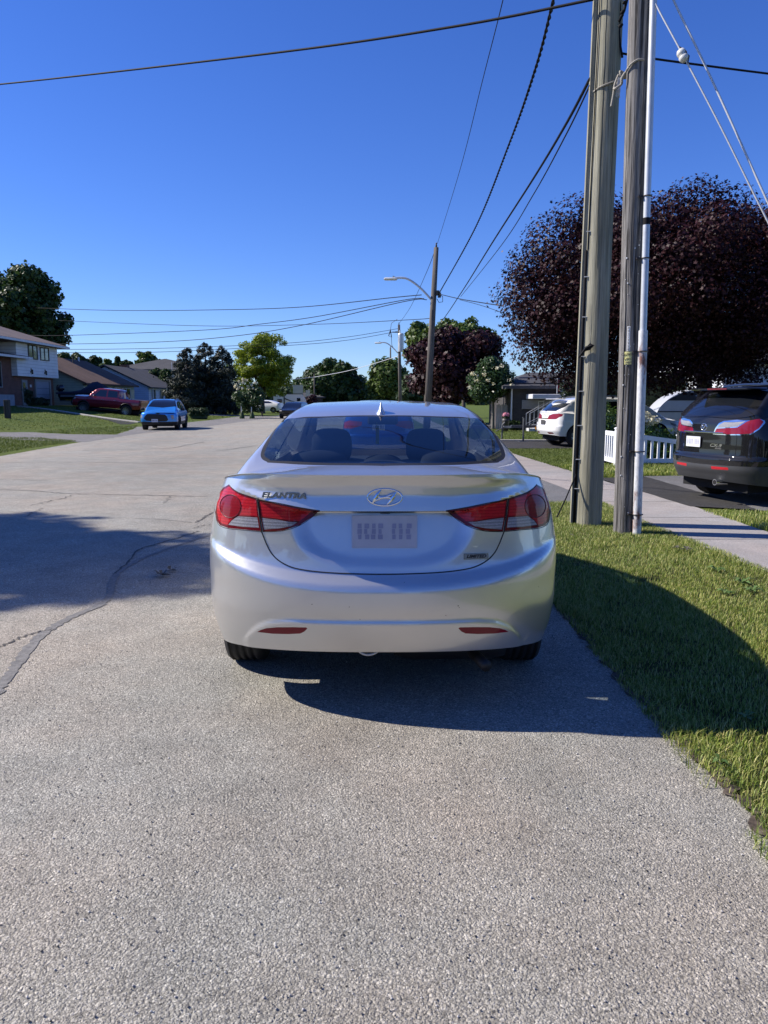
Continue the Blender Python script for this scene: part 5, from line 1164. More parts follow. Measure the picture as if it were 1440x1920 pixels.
simple('alloy', (.45, .46, .48), .3, .9); simple('dark_alloy', (.03, .03, .032), .35, .5); simple('chrome', (.8, .81, .83), .08, 1.0, var=.02); simple('badge_chrome', (.30, .32, .36), .22, .9, var=.02); simple('gap_black', (.004, .004, .005), .6); simple('grey_plastic', (.045, .047, .05), .5, var=.1)
simple('interior_grey', (.05, .05, .052), .8, var=.1); simple('seat_fabric', (.028, .028, .031), .85, var=.2, vs=20); simple('plate_white', (.62, .64, .68), .45, var=.05); simple('plate_muted', (.36, .41, .54), .45, var=.06, vs=12); simple('plate_ink', (.05, .06, .20), .5); simple('plate_ink_soft', (.22, .26, .44), .5); simple('plate_ink_pale', (.42, .42, .5), .5)
s = NT('dark_glass'); s.set(Base_Color=(.008, .01, .014), Roughness=.03, Specular_IOR_Level=.8, Coat_Weight=.4)
def lensmat(name, col, col2, scale=260, rough=.12):
    s = NT(name); v = s.coord(); w = s.new('TexWave'); w.inputs['Scale'].default_value = 22; w.inputs['Distortion'].default_value = .4; w.bands_direction = 'Z'; s.link(v, w.inputs[0])
    g = s.new('TexVoronoi'); g.inputs['Scale'].default_value = scale; s.link(v, g.inputs['Vector'])
    c = s.mix(s.ramp(w.outputs['Fac'], [(.3, 0.), (.7, .6)]), col, col2); c = s.mix(1.0, c, s.ramp(g.outputs['Distance'], [(0, 1.25), (.6, .8)]), 'MULTIPLY')
    s.set(Base_Color=c, Roughness=.35, Coat_Weight=.6, Specular_IOR_Level=.15); s.b.inputs['Coat Roughness'].default_value = .02
lensmat('lens_red', (.42, .008, .018), (.62, .02, .03)); lensmat('lens_wine', (.22, .008, .03), (.30, .012, .04)); lensmat('lens_dark_red', (.13, .002, .008), (.16, .003, .010), 400); lensmat('lens_clear', (.24, .24, .26), (.44, .44, .47), 180, .08)
lensmat('reflector_red', (.22, .004, .015), (.24, .006, .018), 500); lensmat('lens_round', (.22, .004, .012), (.27, .006, .015), 600)
s = NT('car_glass'); tr_ = s.new('BsdfTransparent'); tr_.inputs[0].default_value = (.46, .54, .60, 1); gl = s.new('BsdfGlossy'); gl.inputs['Roughness'].default_value = .01; gl.inputs[0].default_value = (1, 1, 1, 1)
lw = s.new('LayerWeight'); lw.inputs[0].default_value = .5; fr = s.math('ADD', s.math('MULTIPLY', s.math('POWER', lw.outputs['Facing'], 5.0), .95), .05); mx = s.new('MixShader'); s.link(fr, mx.inputs[0]); s.link(tr_.outputs[0], mx.inputs[1]); s.link(gl.outputs[0], mx.inputs[2]); s.link(mx.outputs[0], s.out.inputs[0])
paint('silver_paint', (.66, .66, .645), .78, .36, cior=1.8); paint('black_paint', (.003, .0035, .005), .0, .6); paint('white_paint', (.78, .78, .77), .0, .3); paint('blue_paint', (.03, .27, .75), .4, .3); paint('cobalt_paint', (.01, .09, .38), .4, .3)
paint('maroon_paint', (.22, .008, .022), .35, .3); paint('silver_blue_paint', (.42, .47, .55), .4, .32); paint('dark_blue_paint', (.02, .025, .04), .3, .3)
# ---------------------------------------------------------------- the silver sedan
C0X = 718
ridge = lerpf([(0, .476), (.42, .474), (.52, .462), (.60, .425), (.66, .365), (.72, .30), (1.2, .29)])
def hero_ry(x, z):
    ax = np.abs(x); zl = .984+.11*np.clip((ax-.30)/.45, 0, 1.3)**1.6; zs_ = 1.158-.05*np.clip(ax/.75, 0, 1)**2.2
    t = (z-zl)/np.maximum(zs_-zl, .02)
    upv = np.interp(t, [0, .12, .45, .72, .9, 1.0], [.062, .066, .080, .079, .066, .055])+0*x
    zcr = .655+.14*(ax/.87)**3; z2 = z-(zcr-.645)*step(.5, .645, z)
    lowv = hero_low(z2)
    # recessed number plate panel
    e = (np.clip(ax/.43, 0, 3)**2.8+np.clip((.99-z)/.27, 0, 3)**2.6); rec = (1-step(.55, 1.12, e))*np.clip((z-.70)/.28, 0, 1.02)*.055
    lowv = lowv+rec
    # trunk lid stands slightly proud of the bumper shoulder
    b = step(-.004, .004, z-zl)
    upv = upv+(lowv-upv)*step(.48, .72, ax); y = lowv*(1-b)+upv*b
    # lower apron: the middle stands forward below a curved ridge
    zr = ridge(ax); msk = (1-step(-.012, .022, z-zr))*(1-step(.645, .70, ax)); y = y-.013*msk
    return y
hero_low = lerpf([(.2, .13), (.27, .09), (.34, .055), (.45, .02), (.56, .001), (.61, .003), (.640, .014), (.662, .036), (.686, .060), (.72, .07), (.80, .082), (.93, .09), (1.1, .10)])
HERO = dict(L=4.53, W=.888, dr=.50, df=.9, nr=2.45, nf=2.3, RY=[(0, 0), (2, 0)], ryf=hero_ry, FY=[(.2, .1), (.5, 0), (.75, .12), (1, .3)],
    ZS=[(0, 1.158), (.12, 1.155), (.3, 1.125), (.5, 1.09), (.9, 1.06), (2, 1.0), (3.3, .95), (4.1, .83), (4.53, .68)],
    ZC=[(0, 1.158), (.1, 1.162), (.3, 1.172), (.5, 1.178), (1, 1.15), (3.1, 1.05), (3.7, .99), (4.3, .84), (4.53, .70)],
    CP=[(-.5, .6), (.30, 1.10), (.46, 1.178), (.8, 1.292), (1.2, 1.408), (1.36, 1.440), (1.7, 1.476), (2.2, 1.494), (2.6, 1.480), (2.85, 1.44), (3.72, 1.04), (4.6, .6)],
    XS=[(0, .70), (.4, .775), (.8, .815), (1.6, .83), (3.2, .82), (3.8, .78), (4.5, .7)], WP=[(0, .945), (.1, .972), (.3, .998), (.45, 1.0), (.6, .998), (.8, .972), (.92, .935), (1, .905)],
    ZB=[(0, .325), (.25, .295), (.5, .27), (.62, .25), (1.2, .19), (4.0, .19), (4.53, .22)], tum=1.72, ks=.09, kb=.02, kc=.055, q=.30, ytop_r=.055)
car = Car('silver_sedan', 'silver four door sedan seen square from behind, parked at the asphalt edge in the foreground', 'car', (-.005, 3.44), -.1, HERO)
def sym(l): return [(C0X-a, b) for a, b in l]+[(C0X+a, b) for a, b in l[::-1]]
def mir(l): return [(-a, b) for a, b in l]
INV = car.inv
# rear window
win = INV('up', sym([(0.01, 779), (100, 780.5), (150, 782), (190, 786.5), (201, 797), (221, 831), (229, 850), (227, 860), (218, 865.5), (205, 868), (100, 872.5), (0.02, 873.5)]))
win_i = INV('up', sym([(0.01, 781), (100, 782.5), (150, 784), (186, 788.5), (196, 799), (215, 832), (222, 850), (220, 857), (212, 861.5), (203, 864), (100, 868), (0.02, 869)]))
polys = [('window_seal', 'up', catmull(win, 4, True), 'gap_black', 'rear_seal'), ('rear_window', 'up', catmull(win_i, 4, True), 'car_glass', 'rear_window')]
# windscreen and side glass
ws = [(-.62, 3.62), (-.3, 3.72), (.3, 3.72), (.62, 3.62), (.535, 3.0), (.3, 2.93), (-.3, 2.93), (-.535, 3.0)]
polys.append(('windscreen', 'up', ws, 'car_glass', 'windscreen'))
for sg in (1, -1):
    for nm, pts in (('side_window', [(1.12, 1.14), (1.0, 1.17), (1.25, 1.27), (1.6, 1.36), (2.0, 1.395), (2.05, 1.39), (2.05, 1.06)]), ('side_window', [(2.13, 1.06), (2.13, 1.395), (2.5, 1.385), (2.8, 1.33), (3.25, 1.08)])):
        polys.append((nm, 'up', car.side(pts, sg), 'car_glass', nm+str(sg)+str(pts[0][0])))
# lamps (left traced, right mirrored)
lamp_o = [(429, 908.5), (419, 914), (410, 922), (405, 932), (403.2, 942), (403.5, 960), (407, 977), (413, 985), (428, 990), (460, 993), (489.5, 996), (485.5, 971), (481.5, 935.5), (450, 925), (437, 917)]
lamp_or = [(430, 912), (421, 917), (413, 924), (408.5, 933), (407, 942), (407, 960), (410, 975), (417, 982), (426, 984.5), (433, 975), (444, 966), (482, 968), (480, 938), (450, 928.5), (437, 920)]
lamp_oc = [(428, 984), (434.5, 976), (445.5, 968.2), (482.5, 970.5), (485.5, 989.5), (455, 987.8)]
lamp_i = [(484.5, 936.5), (520, 944), (560, 952), (599, 957.8), (584, 970), (562, 984.5), (532, 994.5), (515, 996.5), (493, 996.5), (488.5, 971)]
lamp_ir = [(487, 939), (520, 946.5), (560, 954.5), (583, 958.5), (574, 968), (562, 977), (545, 976.5), (519, 972), (490.5, 968.5)]
lamp_ic = [(491, 971), (519, 974.3), (543, 978.6), (558, 979), (545, 987), (522, 991), (495, 992.8)]
circ = [(432+19.5*math.cos(a), 949+21.5*math.sin(a)) for a in np.linspace(0, 2*math.pi, 22)[:-1]]
circ = [(max(x, 408.5), y) for x, y in circ]
keys = {}
for nm, pts, mt, k in (('tail_lamp', lamp_o, 'lens_dark_red', 'lampo'), ('red_lens', lamp_or, 'lens_red', 'red_o'), ('round_lens', circ, 'lens_round', 'round'), ('clear_lens', lamp_oc, 'lens_clear', 'clr_o'), ('lid_lamp', lamp_i, 'lens_dark_red', 'lampi'), ('red_lens', lamp_ir, 'lens_red', 'red_i'), ('clear_lens', lamp_ic, 'lens_clear', 'clr_i'),
                       ('bumper_reflector', [(482, 1185), (488, 1181.5), (499, 1178), (519, 1176.2), (550, 1176), (574, 1176.4), (576.5, 1178.5), (571, 1184), (563, 1188), (540, 1189), (511, 1188.3)], 'reflector_red', 'refl')):
    l = INV('low', pts)
    for sg in (1, -1): polys.append((nm, 'low', l if sg == 1 else mir(l), mt, k+str(sg)))
seam = INV('low', [(490, 996), (494, 1006), (500, 1021), (508, 1036), (520, 1049), (538, 1060), (560, 1067), (600, 1072.5), (650, 1075.5), (C0X, 1077)])
hy_ = .95
pl = polys+arches(car, (.93, 3.63), .325)
car.build(pl, dict(rs=1.45, r=.013, m=.07, fs=1.2, f=.05, v=76, uy=.035, ux=.03), 'silver_paint')
pk = car.parts
for a_, b_ in (('red_o', 'lampo'), ('round', 'lampo'), ('clr_o', 'lampo'), ('red_i', 'lampi'), ('clr_i', 'lampi')):
    for sg in ('1', '-1'): pk[a_+sg].parent = pk[b_+sg]
pk['rear_window'].parent = pk['rear_window'].parent
full = seam+mir(seam[:-1])[::-1]
car.line('trunk_gap', 'low', full, .0032, 'gap_black', k=6)
for sg in (1, -1):
    f = (lambda l: l) if sg == 1 else mir
    car.line('lamp_gap', 'low', f(INV('low', [(482.5, 935.8), (485.5, 955), (487.5, 975), (491, 996)])), .0042, 'gap_black')
    car.line('lamp_edge', 'low', f(INV('low', [(599.5, 957.6), (560, 951.2), (520, 943), (482, 934.8), (450, 924.3), (437, 916.5), (429, 908.5)])), .0022, 'gap_black')
    car.line('lamp_edge', 'low', f(INV('low', [(599.5, 958), (584, 970.5), (562, 985), (532, 995), (515, 997), (492, 997)])), .0016, 'gap_black')
    car.line('lamp_edge', 'low', f(INV('low', [(403.2, 945), (403.4, 960), (406.8, 977.5), (413, 986), (428, 991), (460, 994), (490, 997)])), .0018, 'gap_black')
    car.line('roof_moulding', 'up', car.side([(1.3, 1.37), (1.6, 1.42), (2.0, 1.455), (2.5, 1.44), (2.9, 1.375), (3.3, 1.2)], sg), .009, 'gap_black', k=8, off=-.004)
for sg in (1, -1):
    f = (lambda l: l) if sg == 1 else mir
    car.line('lens_ring', 'low', f(INV('low', circ[::1])), .0022, 'lens_dark_red', closed=True, k=4, off=.001)
m = MB()
for px, py, r in ((859, 1136, .003), (861, 1139, .002), (836, 1154, .0022), (675, 1161, .0022), (585, 1133, .0025), (655, 1138, .002), (1010, 1100, .002), (758, 1092, .0018)):
    q, n = car.place('low', px, py, .0); a = q-n*.001; m.tube([a, a+n*.0016], r, 5)
m.build('stone_chips', 'gap_black', car.root)
# lip over the plate recess
c_ = car.inv('low', [(722, 960.5)])[0]
MB().box(-.022, .022, .0, .02, -.006, .006).build('lid_button', 'gap_black', car.root).location = Vector(car.low(np.array(c_[0]), np.array(c_[1])))+Vector((0, -.004, 0))
q, n = car.place('low', 721, 996, .012); plate(car, q+Vector((0, -.01, 0)), Vector((0, -1, 0)), .305, .152, tilt=-.0, base='plate_muted', ink='plate_ink_soft')
# emblem
q, n = car.place('low', 721.5, 932.5, .004); n = Vector((0, -1, .12)).normalized(); rx = Vector((1, 0, 0)); up_ = n.cross(rx)*1
if up_.z < 0: up_ = -up_
sc_ = .00262
em = MB(); EL = [(q+rx*math.cos(a)*30*sc_+up_*math.sin(a)*14.6*sc_) for a in np.linspace(0, 2*math.pi, 49)]; em.tube(EL, .0048, 8, cap=False); e0 = em.build('emblem', 'chrome', car.root, smooth='all')
def ep(px, py): return q+rx*(px-721.5)*sc_-up_*(py-932.5)*sc_*1.0+n*.003
em = MB()
def bar(pts, rs): em.tube(catmull([ep(*p) for p in pts], 6), np.interp(np.linspace(0, 1, (len(pts)-1)*6+1), np.linspace(0, 1, len(rs)), rs), 8)
bar([(714.8, 920), (708.5, 928), (704, 935), (700.5, 942.5)], [.003, .009, .009, .003]); bar([(741.5, 923), (737, 931), (731.5, 938.5), (725.5, 945)], [.003, .009, .008, .003])
bar([(710, 931), (714, 932.2), (722, 931.8), (731, 928.5), (738, 924.5)], [.007, .006, .006, .006, .003]); bar([(704, 939), (711, 935), (719, 932.5), (728, 932.8), (734, 934)], [.003, .006, .007, .006, .005])
em.build('emblem_letter', 'chrome', e0, smooth='all')
q, n = car.place('low', 532.5, 929, .006); n2_, _ = car.place('low', 570, 931, .006); n1_, _ = car.place('low', 495, 928.5, .006); d_ = (n2_-n1_); badge_text(car, 'ELANTRA', .034, (n1_+n2_)/2+Vector((0, -.004, .001)), Vector((d_.y, -d_.x, .012)), mat='badge_chrome', shear=.25, spacing=1.08, bold=.0016, wide=1.40)
q, n = car.place('low', 892, 1043, .003); nn_ = Vector((.12, -1, .12)).normalized()
b_ = MB(); rx2 = Vector((0, 0, 1)).cross(nn_).normalized(); u2 = nn_.cross(rx2); w_, h_ = .059, .0135
def slab(c, a, b, d): 
    v = [c-rx2*a-u2*b, c+rx2*a-u2*b, c+rx2*a+u2*b, c-rx2*a+u2*b]; return v+[x+nn_*d for x in v], [(4, 5, 6, 7), (0, 1, 5, 4), (1, 2, 6, 5), (2, 3, 7, 6), (3, 0, 4, 7)]
b_.add(*slab(q, w_, h_, .003)); bo = b_.build('trim_badge', 'chrome', car.root); b2 = MB(); b2.add(*slab(q+nn_*.0005, w_*.96, h_*.84, .003)); simple('badge_grey', (.30, .31, .33), .3, .6); b2.build('badge_face', 'badge_grey', bo)
badge_text(car, 'LIMITED', .0205, q+nn_*.004, nn_, parent=bo, shear=.3, mat='gap_black', bold=.0008, ex=.0005, wide=1.25)
# roof fin
q, n = car.place('up', 714, 778, .0); fin = MB(); st_ = 14
for k in range(st_+1): pass
prof = []
for k in range(9):
    t = k/8; w = .030*(1-t)**1.5+.004+.022*(1-t)**7; l0, l1 = -.02+.05*t, .15-.085*t; z = .085*t
    ring = [(w*math.sin(a), (l0+l1)/2-(l1-l0)/2*math.cos(a), z) for a in np.linspace(0, 2*math.pi, 17)[:-1]]; prof.append(ring)
vs = [v for r_ in prof for v in r_]; fin.add(vs, [(i*16+k, i*16+(k+1) % 16, (i+1)*16+(k+1) % 16, (i+1)*16+k) for i in range(8) for k in range(16)]+[tuple(range(128, 144))])
fo = fin.build('roof_antenna', 'silver_paint', car.root, smooth='all'); fo.location = q+Vector((0, .01, -.008))
# wheels
for y in (.93, 3.63):
    for sg in (1, -1): wheel(car.root, sg*.775, y, .318, .318, .215, sg, 0); liner(car, y, .325, sg)
# underbody, silencer and hook
m = MB(); m.box(-.62, .62, .45, 4.2, .24, .36); m.box(-.80, .80, 1.4, 3.2, .22, .26); m.build('underbody', 'arch_black', car.root)
m = MB(); m.lathe([(.001, -.3), (.09, -.29), (.11, -.2), (.11, .2), (.09, .29), (.001, .3)], 16, Matrix.Translation((.35, .5, .25)) @ Matrix.Rotation(R(90), 4, 'Y')); m.tube([(.45, .3, .24), (.5, .12, .23)], .028, 10); m.build('silencer', 'dark_plastic', car.root, smooth='all')
m = MB(); m.tube(catmull([(-.12, .16, .32), (-.11, .13, .298), (-.07, .12, .288), (-.03, .13, .298), (-.02, .16, .32)], 5), .006, 8); m.build('tow_hook', 'trim_white', car.root, smooth='all')
# interior: seen through the rear window
itr = MB(); itr.box(-.70, .70, 1.0, 3.5, .28, .36); itr.build('cabin_floor', 'interior_grey', car.root)
m = MB(); m.add([(-.68, .52, 1.115), (.68, .52, 1.115), (.64, 1.12, 1.06), (-.64, 1.12, 1.06), (-.68, .52, 1.08), (.68, .52, 1.08), (.64, 1.12, .9), (-.64, 1.12, .9)], [(0, 1, 2, 3), (3, 2, 6, 7)]); m.build('parcel_shelf', 'interior_grey', car.root)
m = MB(); m.tube(catmull([(-.155, .66, 1.125), (-.14, .72, 1.15), (-.06, .76, 1.165), (.06, .76, 1.165), (.14, .72, 1.15), (.155, .66, 1.125)], 6), .008, 6); m.build('brake_lamp_cover', 'interior_grey', car.root, smooth='all')
for sg in (1, -1):
    m = MB(); m.box(sg*.70-.02, sg*.70+.02, .9, 3.5, .3, 1.0); m.build('door_trim', 'interior_grey', car.root)
def cushion(x0, x1, y0, y1, z0, z1, lean=0, b=.06, name='seat', parent=None):
    m = MB(); m.box(x0, x1, y0, y1, z0, z1, bev=b*.99); zc0 = z0; m.v = [(x, y-(z-zc0)*lean, z) for x, y, z in m.v]; o = m.build(name, 'seat_fabric', parent or car.root, smooth='all')
    md = o.modifiers.new('s', 'SUBSURF'); md.levels = 2; md.render_levels = 2; return o
rs = cushion(-.64, .64, 1.18, 1.36, .5, 1.10, .25, .05, 'rear_seat')
for x in (-.37, .0, .385):
    w = .17 if x else .125; hgt = 1.215 if x else 1.19
    cushion(x-w, x+w, 1.0, 1.12, 1.04, hgt, .1, .05, 'headrest', rs)
for x in (-.355, .30):
    fs_ = cushion(x-.25, x+.25, 2.0, 2.18, .45, 1.10, .22, .06, 'front_seat'); cushion(x-.145, x+.145, 1.88, 1.99, 1.06, 1.31, .08, .05, 'headrest', fs_)
    cushion(x-.25, x+.25, 2.1, 2.6, .35, .52, 0, .05, 'seat_base', fs_)
MB().box(-.70, .70, 3.05, 3.6, .55, 1.0, bev=.05).build('dashboard', 'interior_grey', car.root)
rm = MB().box(-.125, .125, 2.93, 2.96, 1.30, 1.375, bev=.012).build('mirror', 'dark_plastic', car.root, smooth=True)
simple('freshener_yellow', (.75, .72, .03), .6); m = MB(); m.box(-.058, -.030, 2.9, 2.908, 1.14, 1.29); m.box(-.052, -.045, 2.9, 2.908, 1.29, 1.32); m.build('air_freshener', 'freshener_yellow', car.root)
for sg in (1, -1):
    m = MB(); m.box(sg*.97-.10, sg*.97+.10, 3.02, 3.12, .98, 1.10, bev=.03); m.box(sg*.86-.05, sg*.86+.05, 3.06, 3.1, .99, 1.03); m.build('door_mirror', 'silver_paint', car.root, smooth=True)
# ================================================================ OTHER VEHICLES
def vatz(c, sa, z): xo, yo = c.outline(sa); zt = c.H(xo, yo); zb = c.ZB(c.plan(sa)[1]); return (z-zb)/(zt-zb)
def band(c, z0, z1, a0=None, a1=None, n=80):
    a0 = -c.S+.002 if a0 is None else a0; a1 = c.S-.002 if a1 is None else a1; sa = np.linspace(a0, a1, n)
    lo = [(a, max(float(vatz(c, a, z0(a) if callable(z0) else z0)), -.02)) for a in sa]; hi = [(a, float(vatz(c, a, z1(a) if callable(z1) else z1))) for a in sa[::-1]]; return lo+hi
G1 = dict(rs=1.5, r=.04, m=.09, fs=1.6, f=.05, v=26, uy=.06, ux=.05)
def finish(c, wy, r, tw=.22, style=1, rim='alloy', sgns=(1, -1), track=None, zc=None):
    for y in wy:
        for sg in (1, -1): wheel(c.root, sg*((track or c.W-.12)), y, r, r, tw, sg, style, rimmat=rim); liner(c, y, r, sg, zc)
    MB().box(-c.W*.72, c.W*.72, .3, c.L-.3, .2, .42).build('underbody', 'arch_black', c.root)
def mirrors(c, y, z, w, mat):
    for sg in (1, -1): MB().box(sg*w-.10, sg*w+.10, y-.05, y+.06, z-.07, z+.08, bev=.03).build('door_mirror', mat, c.root, smooth=True)
def SUVP(L, W_, H_, **k):
    s_ = H_/1.73
    p = dict(L=L, W=W_, dr=.42, df=.8, nr=2.5, nf=2.3, RY=[(.25, .16), (.42, .06), (.55, .0), (.66, .0), (.72, .05), (.9, .07), (1.2, .12)], FY=[(.2, .15), (.45, .02), (.7, .0), (.95, .06), (1.2, .25)],
        ZS=[(0, 1.06*s_), (.5, 1.05*s_), (2.5, 1.0*s_), (L-1.3, .98*s_), (L-.45, .88*s_), (L, .74*s_)], ZC=[(0, 1.06*s_), (1, 1.0*s_), (L-1.5, 1.08*s_), (L-.8, 1.03*s_), (L-.2, .88*s_), (L, .76*s_)],
        CP=[(-.6, .3), (.10, 1.07*s_), (.48, 1.60*s_), (.62, 1.67*s_), (1.5, 1.73*s_), (L*.52, 1.715*s_), (L*.61, 1.62*s_), (L*.79, 1.10*s_), (L, .5)],
        XS=[(0, .80*W_), (.5, .90*W_), (1.5, .925*W_), (L*.7, .92*W_), (L*.85, .85*W_), (L, .75*W_)], WP=[(0, .94), (.15, .98), (.4, 1.0), (.65, .995), (.85, .965), (1, .925)],
        ZB=[(0, .40), (.4, .33), (.9, .27), (L-1, .25), (L, .27)], tum=2.7, ks=.10, kb=.03, kc=.05, q=.18, ytop_r=.085, ytop_f=.12)
    p.update(k); return p
def front(c, pts):
    """front-end outline traced across the centre line, split into its two halves"""
    q = [(a if a > 0 else a+2*c.S, b) for a, b in c.inv('low', pts)]; out = []
    for keep in (lambda a: a <= c.S, lambda a: a >= c.S):
        r = []
        for i in range(len(q)):
            p, n = q[i], q[(i+1) % len(q)]
            if keep(p[0]): r.append(p)
            if keep(p[0]) != keep(n[0]): t = (c.S-p[0])/(n[0]-p[0]); r.append((c.S, p[1]+(n[1]-p[1])*t))
        r = [(min(a, c.S-.0005) if keep(0) else max(a-2*c.S, -c.S+.0005), b) for a, b in r]
        if len(r) > 2: out.append(r)
    return out
# ---- black crossover in the near driveway
c = Car('black_crossover', 'large glossy black crossover with chrome edged tail lamps parked in the near right driveway', 'car', (4.62, 11.30), 73, SUVP(5.07, .95, 1.73, dr=.52, ZS=[(0, 1.25), (.4, 1.235), (1.0, 1.13), (2.5, 1.05), (3.8, .99), (4.62, .88), (5.07, .74)], ZB=[(0, .35), (.4, .31), (.9, .27), (4.1, .25), (5.07, .27)], CP=[(-.6, .4), (.09, 1.265), (.42, 1.56), (.60, 1.66), (1.5, 1.73), (2.6, 1.715), (3.1, 1.62), (4.0, 1.10), (5.07, .5)], RY=[(.25, .16), (.42, .06), (.55, .0), (.66, .0), (.72, .05), (.9, .06), (1.15, .07), (1.26, .10)]))
I = c.inv; pl = []
lamp = I('low', [(1336.5, 814.5), (1341, 803), (1348, 793.5), (1357.5, 789), (1382, 787), (1415, 787.5), (1434, 788.7), (1435, 793), (1424, 805), (1409, 815), (1385, 816), (1363, 816)])
lred = I('low', [(1339, 812.5), (1343.5, 803.5), (1382, 801.6), (1401, 790.2), (1432, 790.7), (1423, 803), (1408, 813), (1363, 814.2)])
lclr = I('low', [(1344.5, 802), (1350, 795.4), (1358, 791.4), (1398, 789.8), (1382, 800)])
rgl = I('up', [(1311.5, 778), (1330, 762), (1359.5, 741), (1390, 740), (1419, 741.5), (1415, 750), (1402, 766), (1389, 776), (1365, 779), (1341, 780)])
refl = I('low', [(1333, 874), (1365, 876.8), (1365.6, 881.5), (1334, 879.5)])
rec = I('low', [(1283, 812), (1327, 815), (1321, 841), (1284, 841)])
for sg in (1, -1):
    f = (lambda l: l) if sg == 1 else mir
    k = str(sg)
    pl += [('tail_lamp', 'low', f(lamp), 'chrome', 'lamp'+k), ('red_lens', 'low', f(lred), 'lens_wine', 'lr'+k), ('clear_lens', 'low', f(lclr), 'lens_clear', 'lc'+k), ('bumper_reflector', 'low', f(refl), 'lens_red', 'rf'+k)]
    for nm, pts in (('side_window', [(.95, 1.25), (1.1, 1.52), (1.55, 1.58), (1.62, 1.18)]), ('side_window', [(1.7, 1.17), (1.63, 1.58), (2.45, 1.58), (2.5, 1.12)]), ('side_window', [(2.58, 1.08), (2.53, 1.57), (2.95, 1.52), (3.7, 1.1)])):
        pl.append((nm, 'up', c.side(pts, sg), 'dark_glass', nm+k+str(pts[0][0])))
pl.append(('rear_window', 'up', rgl if True else 0, 'dark_glass', 'rw')); pl.append(('rear_window', 'up', mir(rgl), 'dark_glass', 'rw'))
pl.insert(0, ('lower_cladding', 'low', band(c, -.1, lambda a: .575+.03*min(abs(a)/2, 1)), 'grey_plastic', 'clad'))
pl.append(('windscreen', 'up', [(-.72, 3.95), (0, 4.05), (.72, 3.95), (.6, 3.12), (0, 3.05), (-.6, 3.12)], 'dark_glass', 'ws'))
wy = (1.02, 3.9); c.build(pl+arches(c, wy, .38), dict(G1, r=.022, v=50, uy=.04, ux=.035), 'black_paint'); finish(c, wy, .38, .25, 1)
pk = c.parts
for k in ('1', '-1'): pk['lr'+k].parent = pk['lc'+k].parent = pk['lamp'+k]
q, n = c.place('low', 1302.5, 827.5, .012); nn = Vector((0, -1, .06)); plate(c, q+Vector((0, -.01, 0)), Vector((0, -1, 0)), .305, .152, ink='plate_ink_pale', seed=4)
q, n = c.place('low', 1304.5, 809.5, .0); MB().box(-.42, .42, -.02, .03, -.012, .012, Matrix.Translation((0, q.y, q.z)), bev=.006).build('chrome_bar', 'chrome', c.root)
a_, _ = c.place('low', 1299, 799.6, .006); em = MB(); a_.x = 0
em.tube([a_+Vector((math.cos(t)*.062, 0, math.sin(t)*.048)) for t in np.linspace(0, 2*math.pi, 33)], .006, 6, cap=False); em.tube(catmull([a_+Vector((-.055, 0, .025)), a_+Vector((-.025, -.004, .015)), a_+Vector((0, -.006, -.018)), a_+Vector((.025, -.004, .015)), a_+Vector((.055, 0, .025))], 4), .007, 6); em.build('emblem', 'chrome', c.root, smooth='all')
q, n = c.place('low', 1342, 835.4, .004); badge_text(c, 'CX-9', .062, q, Vector((.12, -1, 0)), shear=.2, wide=1.5, bold=.001)
q, n = c.place('low', 1347, 841, .004); badge_text(c, 'AWD', .030, q, Vector((.12, -1, 0)), wide=1.5)
MB().box(-.60, .60, .26, .62, 1.640, 1.675, bev=.015).build('spoiler', 'black_paint', c.root, smooth=True); MB().box(-.2, .2, .252, .262, 1.648, 1.668).build('high_brake_lamp', 'lens_dark_red', c.root)
q, n = c.place('low', 1348, 888, .0); MB().tube([(q.x-.02, q.y+.18, .335), (q.x-.02, q.y-.05, .335)], .045, 12).build('exhaust_tip', 'chrome', c.root, smooth=True)
MB().tube([(q.x-.02, q.y+.05, .335), (q.x-.02, q.y-.053, .335)], .034, 12).build('exhaust_bore', 'arch_black', c.root)
m = MB(); m.tube([(.0, .12, 1.13), (-.10, .16, 1.17), (-.45, .20, 1.22)], .016, 6); m.build('wiper', 'dark_plastic', c.root)
for sg in (1, -1): MB().tube(catmull([(sg*.64, .9, 1.70), (sg*.66, 1.4, 1.745), (sg*.66, 2.4, 1.74), (sg*.62, 2.9, 1.69)], 6), .018, 6).build('roof_rail', 'alloy', c.root, smooth='all')
mirrors(c, 3.45, 1.1, 1.02, 'black_paint')
# ---- white crossover in the second driveway
c = Car('white_crossover', 'white crossover in the second driveway, partly hidden by the tan pole', 'car', (5.16, 25.2), 78, SUVP(4.77, .91, 1.62, dr=.38, ZS=[(0, 1.10), (.4, 1.09), (1.0, 1.03), (2.5, .95), (3.5, .92), (4.3, .82), (4.77, .7)], CP=[(-.6, .3), (.08, 1.11), (.48, 1.42), (.62, 1.51), (1.5, 1.6), (2.5, 1.58), (2.9, 1.5), (3.75, 1.02), (4.77, .5)])); I = c.inv; pl = []
lamp = I('low', [(1026, 786), (1029.5, 778.6), (1037, 776), (1050, 775.6), (1056.5, 776.5), (1054, 780.5), (1043, 786)]); rgl = I('up', [(1021.5, 771.5), (1037, 760), (1055, 756.6), (1069, 756.2), (1059.5, 763), (1042, 771)])
refl = I('low', [(1026, 810), (1036, 810.6), (1039, 813.6), (1029, 813.6)])
